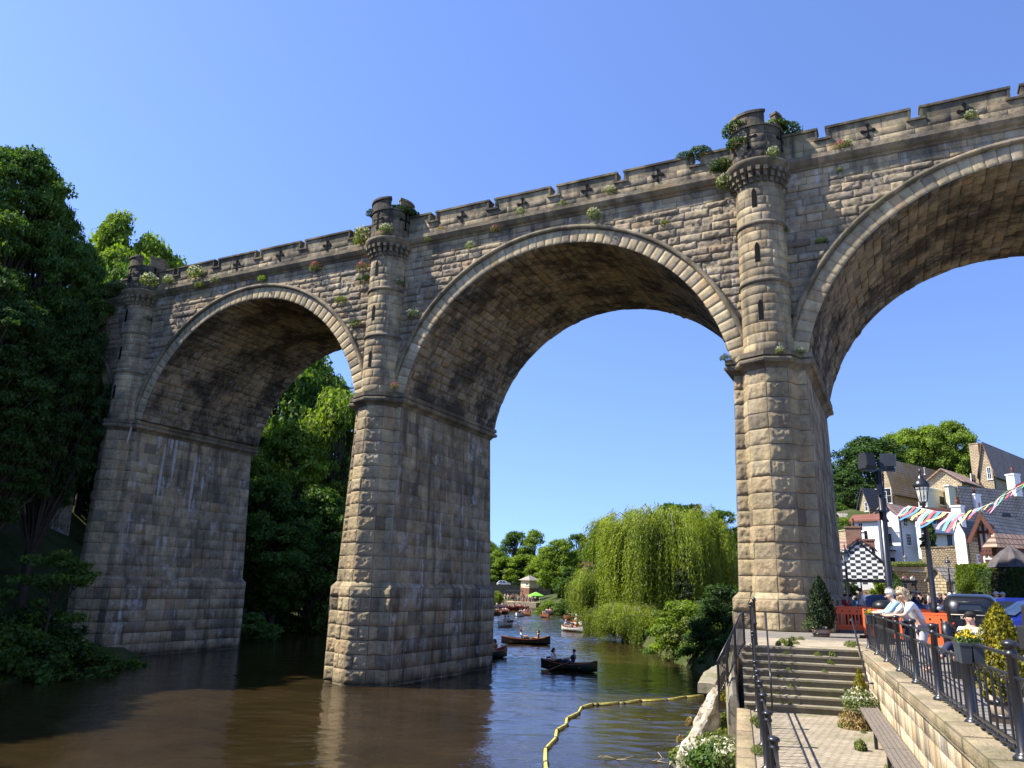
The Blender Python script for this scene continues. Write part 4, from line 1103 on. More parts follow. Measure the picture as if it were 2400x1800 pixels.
railing('iron_fence', 'black iron fence with arched panels and ball-capped posts on the right-hand wall coping', posts, lambda a: 3.575, 1.05, sp=.28)
lp = [(.33, 10.6 + 2.14 * k) for k in range(-4, 5)]
def zl(a): return 2.1 if a < 21.7 else 2.1 + min(1.42, (a - 21.7) * .62)
railing('path_railing', 'black iron railing with round post caps running along the river side of the path', lp + [(.33, 21.6)], zl, 1.217, chain=False, sp=.27)
railing('stair_railing', 'black iron railing climbing the left side of the wide steps', [(.33, 21.62), (.33, 22.8), (.33, 24.1)], zl, 1.2, chain=False)
m = MB(); m.lathe(tuple(PT(.42, 24.25, ZP)), [(.06, 0), (.045, .1), (.04, .55), (.055, .57), (.055, .62), (.04, .64), (.038, 1.2), (.055, 1.22), (.06, 1.28), (.02, 1.32), (0, 1.32)], 12)
tag(m.build('iron_post', IRON), 'tall slim black post at the top of the steps in front of the right pier', 'post')
def tubething(name, pts, r, label, cat, mat=IRON):
    m = MB(); m.tube(pts, r, 8); return tag(m.build(name, mat), label, cat)
tubething('handrail', [PT(fl(24) - .42, 24.1, 4.3), PT(fl(24) - .4, 23.9, 4.36), PT(fl(23) - .36, 22.9, 3.75), PT(fl(22) - .34, 21.6, 3.02), PT(fl(22) - .34, 21.3, 2.95), PT(fl(22) - .18, 21.25, 2.95)], .024, 'black tubular handrail following the right side of the steps', 'handrail')
tubething('handrail', [PT(.72, 24.3, 4.4), PT(.72, 24.1, 4.46), PT(.70, 23.0, 3.8), PT(.68, 21.8, 3.1), PT(.68, 21.6, 2.9), PT(.68, 21.6, 2.1)], .024, 'black tubular handrail down the left side of the steps', 'handrail')
# ---- stair to the river with its crusted parapet
def rockblock(name, path, wds, hts, mat, label, cat, seed, seg=14, rough=.09):
    """a weathered block wall swept along a path"""
    rng = np.random.default_rng(seed); pts = []; K = 14
    P = [Vector(p) for p in path]; n = len(P) - 1; vs = []; rows = n * seg + 1
    for i in range(rows):
        t = i / seg; k = min(int(t), n - 1); f = t - k; c = P[k].lerp(P[k + 1], f); d = (P[min(k + 1, n)] - P[k]); d.z = 0; d = d.normalized(); s = Vector((d.y, -d.x, 0))
        w_ = wds[k] * (1 - f) + wds[k + 1] * f; h_ = hts[k] * (1 - f) + hts[k + 1] * f
        sec = [(-1, -1), (-1, -.5), (-1, 0), (-1, .5), (-.93, .9), (-.6, 1), (0, 1.04), (.6, 1), (.93, .9), (1, .5), (1, 0), (1, -.5), (1, -1), (0, -1)]
        for x, z in sec: vs.append(c + s * x * w_ / 2 + Vector((0, 0, (z - 1) * h_ / 2)))
    V = np.array([tuple(v) for v in vs]); nz = np.stack([fbm(V * 3.3 + q, seed + q, 3) - .5 for q in (1, 2, 3)], 1) * rough * 2.4
    V = V + nz; m = MB(); fs = [(i * K + j, i * K + (j + 1) % K, (i + 1) * K + (j + 1) % K, (i + 1) * K + j) for i in range(rows - 1) for j in range(K)]
    m.add([tuple(v) for v in V], fs, 0, False); m.f.append(list(range(K))); m.m.append(0); m.sm.append(False)
    e = (rows - 1) * K; m.f.append([e + j for j in range(K)][::-1]); m.m.append(0); m.sm.append(False)
    o = m.build(name, mat); blkattr(o, seed); return tag(o, label, cat) if label else o
CRUST, n_, b_ = mat_new('crusted_limewash')
P_ = pos(n_); f1 = noise(n_, P_, 3.2, 7, .75); f2 = noise(n_, P_, 9, 5, .7)
c_ = ramp(n_, f1, [(.36, (.10, .08, .055)), (.46, (.42, .36, .27)), (.56, (.62, .56, .46)), (.7, (.72, .67, .58))])
c_ = mixc(n_, .5, c_, ramp(n_, f2, [(.3, (.5, .48, .44)), (.6, (1.15, 1.12, 1.05))]), 'MULTIPLY')
L(n_, c_, b_.inputs['Base Color']); b_.inputs['Roughness'].default_value = .95; bump(n_, b_, f1, 1.0, .12)
A0 = gz(1600, 1770, .75); A1 = gz(1640, 1690, 1.5); A2 = gz(1672, 1605, 2.4); A3 = gz(1700, 1560, 2.75)
rockblock('stair_parapet', [A0, A1, A2], [.5, .42, .40], [1.6, 1.5, 1.5], CRUST, 'peeling white limewashed parapet sloping down to the water beside the river steps', 'wall', 5)
rockblock('curved_coping', [gz(1655, 1600, 2.45), gz(1672, 1572, 2.62), gz(1700, 1556, 2.72), gz(1728, 1556, 2.74)], [.5, .55, .55, .5], [.3, .35, .35, .3], CONC, 'curved buff coping stone at the head of the river steps', 'coping', 6, 6, .03)
rockblock('stone_block', [gz(1590, 1790, .32), gz(1600, 1745, .5)], [.5, .45], [.8, .8], CRUST, 'pale broken stone at the foot of the limewashed parapet', 'stone', 7, 6, .08)
rockblock('stone_block', [gz(1712, 1700, 1.0), gz(1722, 1650, 1.5)], [.45, .4], [1.0, .9], CRUST, 'upright pale stone between the parapet and the path wall', 'stone', 8, 6, .06)
rockblock('bank_wall', [PT(-.2, 24.2, 3.4), PT(-.3, 23.2, 2.9), PT(-.25, 22.0, 2.35)], [.3, .3, .3], [3, 3, 3], CONC, 'stepped stone flank beside the wide steps', 'wall', 9, 6, .02)
tubething('tube_rail', [gz(1692, 1560, 2.7), gz(1690, 1545, 3.0), gz(1700, 1538, 3.1), gz(1715, 1538, 3.1)], .03, 'bent black tube rail at the head of the river steps', 'handrail')
rs = empty('river_stair_railing', (0, 0, 0), 0, 'black iron railing sloping steeply down beside the river steps', 'railing')
ta, tb = gz(1764, 1450, 4.35), gz(1703, 1585, 2.95)
ta = PT(.12, 24.1, 4.45); tb = PT(-.62, 21.9, 3.2)
for s, h in (('rail', 0), ('rail', -.85)):
    m = MB(); m.tube([ta + Vector((0, 0, h)), ta.lerp(tb, .15) + Vector((0, 0, h + .08)), ta.lerp(tb, .5) + Vector((0, 0, h + .02)), tb + Vector((0, 0, h))], .022, 7); m.build(s, IRON, rs)
for i in range(23):
    P = ta.lerp(tb, (i + .5) / 23); m = MB(); k = i in (0, 8, 15, 22)
    m.box((P.x, P.y, P.z - .42 - (.2 if k else 0)), (.04 if k else .016, .04 if k else .02, .86 + (.4 if k else 0)), .3); m.build('post' if k else 'baluster', IRON, rs)
# ---- bench
bn = empty('bench', (0, 0, 0), PR, 'long backless bench of weathered grey slats against the cream wall', 'bench')
for k in range(2):
    a0, a1 = (9.5, 14.9) if k == 0 else (14.93, 20.3)
    for j in range(5):
        m = MB(); o0 = fl(a0) - .60 + .078 * j; o1 = fl(a1) - .60 + .078 * j
        m.beam((o0, a0, 2.55), (o1, a1, 2.55), .066, .05); m.build('slat', WOOD, bn)
for a in (10.2, 12.4, 14.5, 15.3, 17.6, 19.8):
    m = MB(); m.box((fl(a) - .54, a, 2.31), (.06, .07, .43)); m.box((fl(a) - .30, a, 2.31), (.06, .07, .43)); m.box((fl(a) - .43, a, 2.505), (.36, .07, .035)); m.build('leg', IRON, bn)

# ---- yellow boom on the water
bm_pts = [(1283, 1822), (1279, 1790), (1279, 1757), (1303, 1732), (1305, 1713), (1327, 1701), (1329, 1685), (1355, 1673), (1363, 1659), (1388, 1652), (1400, 1652), (1448, 1649), (1462, 1649), (1500, 1643), (1562, 1642), (1606, 1635), (1650, 1631)]
BY = simple('boom_yellow', (.50, .43, .10), .7, var=.4, scale=8); BK = simple('boom_rubber', (.05, .04, .025), .7)
bo = empty('floating_boom', (0, 0, 0), 0, 'yellow and black segmented floating boom curving across the near water', 'floating boom')
bw = [gz(x, y, .02) for x, y in bm_pts]
for i, (p, q) in enumerate(zip(bw[:-1], bw[1:])):
    d = (q - p); m = MB(); s = Vector((-d.y, d.x, 0)).normalized()
    m.tube([p + d * .04, q - d * .04], .068, 8, mi=1); m.beam(p + d * .05 + Vector((0, 0, .055)), q - d * .05 + Vector((0, 0, .055)), .06, .04); m.build('float', [BY, BK], bo)
    m = MB(); m.blob(tuple(q), (.1, .1, .09)); m.build('coupling', BK, bo)

# ---- plants and pots
def plantmesh(name, n, rad, h, size, seed, fl=0, spiky=False):
    rng = np.random.default_rng(seed); a = rng.uniform(0, 6.283, n); r = rad * np.sqrt(rng.uniform(0, 1, n)); z = h * rng.uniform(0, 1, n) ** .9 * (1 - .55 * (r / rad) ** 2)
    C = np.stack([r * np.cos(a), r * np.sin(a), z], 1); f = ((rng.uniform(size=n) < fl) & (z > h * .45)).astype(float)
    Nn = np.stack([np.cos(a), np.sin(a), .7 + 0 * a], 1)
    return leaves_mesh(name, C, Nn, size, rng, .3 if spiky else .6, fl=f, droop=np.tile([0, 0, 1.], (n, 1)) if spiky else None)
PMs = dict(fl=[plantmesh('flowering', 420, .5, .75, .11, s, .5) for s in (1, 2, 3)], tuft=[plantmesh('tuft', 300, .5, .5, .17, s, 0, True) for s in (4, 5)], grass=[plantmesh('grass', 160, .35, .6, .3, s, 0, True) for s in (6, 7)], mat=[plantmesh('mat', 1000, .75, .55, .13, s) for s in (8, 9)])
def plant(kind, loc, s, mat, label, cat, group, i=0, sc=None, name=None, rx=0):
    me = PMs[kind][i % len(PMs[kind])]; o = bpy.data.objects.new(name or 'wall_plant', me); COL.objects.link(o)
    if not me.materials: me.materials.append(mat)
    o.material_slots[0].link = 'OBJECT'; o.material_slots[0].material = mat
    o.location = loc; o.scale = (s, s, s) if sc is None else sc; o.rotation_euler = (rx, 0, i * 1.9); return tag(o, label, cat, group)
def cone_tree(name, h, w_, n, size, seed):
    rng = np.random.default_rng(seed); t = rng.uniform(0, 1, n) ** 1.25; a = rng.uniform(0, 6.283, n); lob = 1 + .22 * np.sin(a * 5 + t * 9) + .12 * rng.normal(size=n)
    r = w_ * np.clip((1 - t ** 2.2) ** .8 * (.75 + .5 * np.clip(t * 4, 0, 1) * .5), .02, 1) * lob * (.75 + .25 * rng.uniform(0, 1, n))
    C = np.stack([r * np.cos(a), r * np.sin(a), h * t], 1); return leaves_mesh(name, C, np.stack([np.cos(a), np.sin(a), .3 + 0 * a], 1), size, rng, .5, droop=np.stack([np.cos(a) * .3, np.sin(a) * .3, 1 + 0 * a], 1))
def pot(loc, r, h, mat, label, cat='planter', name='planter', sc=1):
    e = empty(name, loc, 0, label, cat); m = MB(); m.lathe((0, 0, 0), [(.01, 0), (r * .8, 0), (r, h), (r * .93, h), (r * .9, h - .04), (.01, h - .05)], 18); m.build('tub', mat, e)
    m = MB()
    for z in (.25, .75): m.lathe((0, 0, 0), [(r * (.8 + .2 * z) + .004, h * z - .02), (r * (.8 + .2 * z) + .012, h * z - .02), (r * (.8 + .2 * z) + .014, h * z + .02), (r * (.8 + .2 * z) + .004, h * z + .02)], 18)
    m.build('hoop', IRON, e); return e
TUB = simple('tub_wood', (.33, .26, .19), .85, var=.25, scale=10, bmp=.3)
L0 = gz(1925, 1487, 3.6); L0.z = ZP + .01; e = pot(L0, .33, .36, TUB, 'grey wooden tub holding a tall dark conifer at the foot of the right pier')
link('conifer', cone_tree('c', 1.75, .42, 9000, .09, 2), LM['conifer'], e, (0.05, 0, .3))
link('heather', plantmesh('h', 900, .33, .45, .06, 12), LM['grey'], e, (-.32, 0, .25))
L1 = gz(2022, 1705, 2.1); e = pot(L1, .3, .42, TUB, 'half barrel with white daisies and a small golden conifer at the end of the bench')
link('golden_conifer', cone_tree('g', .85, .15, 2500, .05, 3), LM['golden'], e, (0.06, .1, .4))
o = link('daisies', plantmesh('d', 1500, .4, .55, .055, 13, .35), LM['valw'], e, (-.02, -.05, .35))
link('trailing_stems', plantmesh('s', 900, .38, .5, .09, 14, 0, True), LM['straw'], e, (-.22, -.15, -.02))
e = empty('golden_yew', gz(1703, 1640, 1.3), 0, 'yellow-green yew bush growing against the limewashed parapet', 'shrub')
link('foliage', plantmesh('y', 3800, .42, 1.15, .07, 15), LM['golden'], e)
G9 = 'weeds on the bank below the path wall'
rnd = random.Random(4)
for i, (px, py, z, s, k, mt) in enumerate([(1625, 1790, .45, .9, 'mat', 'weed'), (1650, 1770, .6, 1, 'fl', 'valw'), (1680, 1790, .7, 1, 'fl', 'valw'), (1665, 1740, .8, .9, 'mat', 'mid'), (1700, 1760, .9, 1, 'mat', 'weed'), (1715, 1720, 1.1, .8, 'mat', 'weed'), (1690, 1800, .7, 1.1, 'mat', 'mid'), (1640, 1805, .5, 1.1, 'fl', 'valw'), (1712, 1792, .9, .9, 'fl', 'valw'), (1618, 1700, .6, .45, 'grass', 'straw'), (1596, 1740, .2, .4, 'grass', 'straw'), (1708, 1690, 1.2, .6, 'tuft', 'weed')]):
    plant(k, gz(px, py, z), s, LM[mt], ['leafy weeds', 'white flowering weeds', 'dry grass tuft'][0 if k in ('mat', 'tuft') else 1 if k == 'fl' else 2] + ' on the bank left of the path wall', 'weed', G9, i, name='weed')
G10 = 'weeds growing on the path and steps'
for i in range(46):
    if i < 16: a = rnd.uniform(21.85, 23.9); l = rnd.choice([rnd.uniform(.8, 1.4), rnd.uniform(2.0, 2.6)]); z = 2.1 + .1775 * (int((a - 21.8) / .305) + 1); s = rnd.uniform(.12, .28)
    elif i < 26: a = rnd.uniform(24.1, 27.8); l = rnd.uniform(.9, 3.2); z = ZP + .004; s = rnd.uniform(.2, .42)
    elif i < 40: a = rnd.uniform(9.5, 21.5); l = fl(a) - rnd.uniform(.25, 1.0); z = 2.1; s = rnd.uniform(.15, .4)
    else: a = rnd.uniform(9, 20); l = rnd.uniform(-.0, .3); z = 2.13; s = rnd.uniform(.2, .4)
    plant('tuft' if i % 3 else 'grass', PT(l, a, z), s, LM['weed'], ['small green weed on the wide steps', 'weed tuft on the flagged landing', 'weed tuft under the slatted bench', 'weed tuft at the foot of the path railing'][0 if i < 16 else 1 if i < 26 else 2 if i < 40 else 3], 'weed', ['weeds on the wide steps', 'weeds on the landing', 'weeds beside the bench', 'weeds under the path railing'][0 if i < 16 else 1 if i < 26 else 2 if i < 40 else 3], i, name='weed')
# ---- plants growing on the viaduct
G11 = 'plants rooted in the stonework of the viaduct'
def onvia(px, py, y):
    """point of the viaduct face (local depth y) seen at a pixel"""
    r = ray(px, py); W_ = np.array([.44668, .89470]); o = np.array(VLOC[:2]); t = (o @ W_ + y) / (r[:2] @ W_); return Vector((r[0] * t, r[1] * t, EYE + r[2] * t))
WP = [(1728, 335, .3, 'mat', 'ivy', .7, 'ivy on the left side of the turret over the right pier'), (1730, 300, .7, 'mat', 'ivy', 1.0, 'dark ivy at the top left of the turret over the right pier'),
      (1815, 292, 1.2, 'mat', 'bright', .8, 'bright ivy in the battlement gap of the right turret'), (1838, 305, 1.8, 'mat', 'ivy', 1.1, 'dark ivy behind the battlement of the right turret'),
      (1812, 355, .1, 'fl', 'valw', .6, 'small flowering plant on the ring of the right turret'), (1692, 385, 1.0, 'mat', 'ivy', .8, 'ivy hanging on the parapet left of the right turret'),
      (1700, 425, .9, 'fl', 'valw', .9, 'pale plant below the ivy left of the right turret'), (1640, 355, 1.3, 'mat', 'ivy', .8, 'ivy mat over the crenel left of the right turret'),
      (1605, 365, 1.5, 'mat', 'ivy', .6, 'ivy spreading along the coping left of the right turret'), (1392, 500, 1.0, 'fl', 'valw', .75, 'white flowering plant hanging above the crown of the central arch'),
      (1318, 475, 1.2, 'tuft', 'weed', .5, 'yellowish tuft on the parapet above the central arch'), (1430, 445, 1.2, 'fl', 'valw', .6, 'thin pale plant on the parapet right of the arch crown'),
      (1558, 520, 1.25, 'tuft', 'weed', .5, 'green tuft on the spandrel right of the central arch'), (1972, 342, 1.15, 'fl', 'valp', .7, 'pink valerian on the parapet right of the right turret'),
      (1985, 335, 1.15, 'fl', 'valw', .5, 'pale leafy plant beside the pink valerian'), (2275, 268, 1.15, 'fl', 'valw', .5, 'pale plant beside the rightmost parapet cross'), (1968, 395, 1.2, 'tuft', 'weed', .3, 'tuft under the cornice right of the right turret'),
      (1925, 560, 1.15, 'tuft', 'ivy', .55, 'dark plant on the hood mould right of the right turret'), (1700, 835, .9, 'tuft', 'grey', .55, 'grassy tuft on the impost at the left of the right pier'),
      (1828, 820, .1, 'fl', 'valw', .4, 'small flowering plant on the front of the right impost'), (1876, 822, .9, 'fl', 'valw', .45, 'flowering plant at the right end of the right impost'),
      (1838, 540, 1.2, 'tuft', 'ivy', .5, 'dark plant beside the shaft of the right turret'), (1862, 740, 1.2, 'tuft', 'ivy', .4, 'plant trailing beside the springing of the right arch'),
      (940, 500, 1.5, 'mat', 'ivy', 1.5, 'thick ivy behind the middle turret'), (960, 500, 1.3, 'mat', 'ivy', .8, 'ivy on the right side of the middle turret top'), (878, 498, .8, 'mat', 'ivy', .7, 'ivy at the top left of the middle turret'),
      (905, 535, .0, 'fl', 'valw', .8, 'pale bushy plant on the ring of the middle turret'), (850, 545, 1.1, 'fl', 'valw', 1.0, 'white valerian left of the middle turret'), (845, 560, 1.0, 'tuft', 'weed', .9, 'yellow-green plant on the cornice left of the middle turret'),
      (850, 625, 1.2, 'fl', 'valp', .9, 'pink valerian on the wall left of the middle turret'), (856, 650, 1.2, 'tuft', 'ivy', .9, 'dark leafy plant below the pink valerian'), (935, 662, 1.0, 'fl', 'valw', .7, 'white flowers on the band of the middle turret'),
      (968, 735, 1.15, 'fl', 'valw', .8, 'white flowering plant on the hood mould right of the middle turret'), (1102, 575, 1.2, 'fl', 'valw', .6, 'pale plant on the spandrel above the left shoulder of the central arch'), (1160, 535, 1.05, 'fl', 'valp', .5, 'pink valerian under the cornice above the central arch'),
      (1035, 532, 1.15, 'tuft', 'straw', .4, 'rusty tuft on the parapet right of the middle turret'), (1220, 495, 1.15, 'fl', 'valw', .5, 'pale plant on the parapet left of the arch crown'), (1005, 560, 1.1, 'tuft', 'weed', .5, 'tuft on the cornice right of the middle turret'),
      (870, 915, .5, 'tuft', 'weed', .6, 'moss tuft on the middle impost'), (925, 905, .6, 'fl', 'valp', .5, 'reddish plant on the middle impost'), (832, 925, 1.0, 'tuft', 'weed', .5, 'grass at the left end of the middle impost'), (1000, 510, 1.4, 'tuft', 'weed', .3, 'small tuft on the coping right of the middle turret'),
      (350, 655, .1, 'fl', 'valw', 1.2, 'white flowering clump on the ring of the smallest turret'), (395, 655, 1.0, 'fl', 'valw', .8, 'pinkish white plant right of the smallest turret'), (460, 640, 1.1, 'fl', 'valw', 1.3, 'large white flowering clump on the left parapet'),
      (470, 665, 1.0, 'tuft', 'weed', .8, 'leafy plant hanging from the left cornice'), (508, 655, 1.1, 'fl', 'valw', .8, 'pale plant at the end of the left flowering clump'), (280, 670, 1.0, 'mat', 'valw', 1.2, 'flowering mat on the parapet left of the smallest turret'),
      (250, 690, 1.0, 'mat', 'valw', 1.2, 'pale plants where the parapet meets the trees'), (740, 625, 1.1, 'fl', 'valp', .8, 'pink valerian under the cornice above the left arch'), (800, 700, 1.2, 'tuft', 'weed', .8, 'tufts on the spandrel right of the left arch'),
      (835, 755, 1.2, 'tuft', 'ivy', .8, 'dark plant on the right shoulder of the left arch'), (615, 650, 1.1, 'tuft', 'bright', .6, 'green tuft at the crown of the left arch'), (345, 745, 1.1, 'tuft', 'ivy', .8, 'dark plant on the shaft of the smallest turret')]
for i, (px, py, y, k, mt, s, lb) in enumerate(WP):
    P = onvia(px, py, y); plant(k, P - Vector((0, 0, .28 * s)), s, LM[mt], lb, 'plant', G11, i)
# crusts of debris on the near water
for i, (px, py, s) in enumerate([(1445, 1780, .5), (1540, 1785, .5)]):
    m = MB(); P = gz(px, py, .02); r = random.Random(i)
    for k in range(5):
        a = r.uniform(0, 6.28); m.tube([P, P + Vector((math.cos(a) * .3, math.sin(a) * .3, .06)), P + Vector((math.cos(a + .5) * .55, math.sin(a + .5) * .5, r.uniform(0, .2)))], .012, 4)
    tag(m.build('drifting_twig', simple('twig', (.3, .24, .15), .9) if i == 0 else bpy.data.materials['twig']), 'broken twig floating on the near water', 'twig', 'twigs caught near the right bank')
# ---------------------------------------------------------------- village on the right
def wallmat(name, c1, c2, mo, bw, bh, ms=.02, scale=1, bmp=.5, rough=.9, irr=.0):
    m, n, b = mat_new(name); tc = N(n, 'ShaderNodeTexCoord').outputs['Object']
    sp = N(n, 'ShaderNodeSeparateXYZ'); L(n, tc, sp.inputs[0]); cb = N(n, 'ShaderNodeCombineXYZ')
    L(n, math_(n, 'ADD', sp.outputs[0], sp.outputs[1]), cb.inputs[0]); L(n, sp.outputs[2], cb.inputs[1])
    v = cb.outputs[0]
    if irr:
        ns = N(n, 'ShaderNodeTexNoise'); ns.inputs['Scale'].default_value = 1.2; L(n, tc, ns.inputs['Vector'])
        v = mixc(n, irr, v, ns.outputs[1], 'ADD')
    br = N(n, 'ShaderNodeTexBrick'); L(n, v, br.inputs['Vector']); br.inputs['Color1'].default_value = (*c1, 1); br.inputs['Color2'].default_value = (*c2, 1)
    br.inputs['Mortar'].default_value = (*mo, 1); br.inputs['Scale'].default_value = 1; br.inputs['Brick Width'].default_value = bw; br.inputs['Row Height'].default_value = bh; br.inputs['Mortar Size'].default_value = ms
    g = noise(n, tc, .8, 6, .7); c = mixc(n, .6, br.outputs[0], ramp(n, g, [(.3, (.6, .58, .55)), (.7, (1.3, 1.27, 1.2))]), 'MULTIPLY')
    f = noise(n, tc, 6, 4, .7); c = mixc(n, .5, c, ramp(n, f, [(.3, (.7, .7, .7)), (.7, (1.2, 1.2, 1.2))]), 'MULTIPLY')
    L(n, c, b.inputs['Base Color']); b.inputs['Roughness'].default_value = rough; b.inputs['Specular IOR Level'].default_value = .2
    bump(n, b, math_(n, 'ADD', math_(n, 'MULTIPLY', br.outputs[1], -1.0), math_(n, 'MULTIPLY', f, .5)), bmp, .04); return m
def rooftile(name, c1, c2, row=.28, w_=.35, moss=(.2, .16, .05), mo=.0, sx=1.0):
    m, n, b = mat_new(name); tc = N(n, 'ShaderNodeTexCoord').outputs['Object']
    sp = N(n, 'ShaderNodeSeparateXYZ'); L(n, tc, sp.inputs[0]); cb = N(n, 'ShaderNodeCombineXYZ')
    L(n, math_(n, 'ADD', sp.outputs[0], math_(n, 'MULTIPLY', sp.outputs[1], .0)), cb.inputs[0]); L(n, sp.outputs[2], cb.inputs[1])
    br = N(n, 'ShaderNodeTexBrick'); L(n, cb.outputs[0], br.inputs['Vector']); br.inputs['Color1'].default_value = (*c1, 1); br.inputs['Color2'].default_value = (*c2, 1)
    br.inputs['Mortar'].default_value = (c1[0] * .22, c1[1] * .22, c1[2] * .22, 1); br.inputs['Scale'].default_value = 1; br.inputs['Brick Width'].default_value = w_; br.inputs['Row Height'].default_value = row; br.inputs['Mortar Size'].default_value = .03
    g = noise(n, tc, .5, 6, .7); c = mixc(n, .6, br.outputs[0], ramp(n, g, [(.3, (.65, .63, .6)), (.7, (1.25, 1.22, 1.2))]), 'MULTIPLY')
    if mo: c = mixc(n, math_(n, 'MULTIPLY', ramp(n, noise(n, tc, .35, 5, .7), [(.45, (0, 0, 0)), (.6, (1, 1, 1))]), mo), c, moss)
    L(n, c, b.inputs['Base Color']); b.inputs['Roughness'].default_value = .8; bump(n, b, math_(n, 'MULTIPLY', br.outputs[1], -1.0), .6, .04); return m
W_STONE = wallmat('village_stone', (.56, .46, .29), (.42, .34, .22), (.16, .12, .08), .5, .24, .03, irr=.05)
W_RUBBLE = wallmat('rubble_wall', (.36, .29, .19), (.22, .18, .12), (.09, .07, .05), .34, .2, .03, irr=.22, bmp=.9)
W_WHITE = simple('white_render', (.78, .78, .76), .75, var=.05)
W_CREAM = simple('cream_render', (.68, .62, .42), .8, var=.05)
W_TAN = simple('tan_render', (.40, .33, .22), .85, var=.06)
W_BRICK = wallmat('red_brick', (.30, .13, .08), (.22, .10, .07), (.3, .26, .22), .24, .08, .012)
R_MOSS = rooftile('mossy_stone_slates', (.46, .36, .22), (.37, .28, .17), .42, .6, (.30, .20, .03), .75)
R_TILE = rooftile('brown_roof_tiles', (.42, .28, .20), (.34, .22, .16), .36, .4)
R_RED = rooftile('red_pantiles', (.26, .09, .055), (.2, .075, .05), .28, .3)
R_SLATE = rooftile('grey_slates', (.11, .115, .125), (.085, .09, .1), .26, .4)
R_GREYST = rooftile('grey_stone_roof', (.42, .37, .31), (.35, .30, .25), .3, .5, (.1, .09, .05), .4)
GLASS, ng, bg_ = mat_new('window_glass'); bg_.inputs['Base Color'].default_value = (.02, .025, .03, 1); bg_.inputs['Roughness'].default_value = .08
BLACKP = simple('black_paint', (.012, .012, .014), .4, var=.1)
BROWNP = simple('brown_timber', (.10, .035, .02), .6, var=.2)

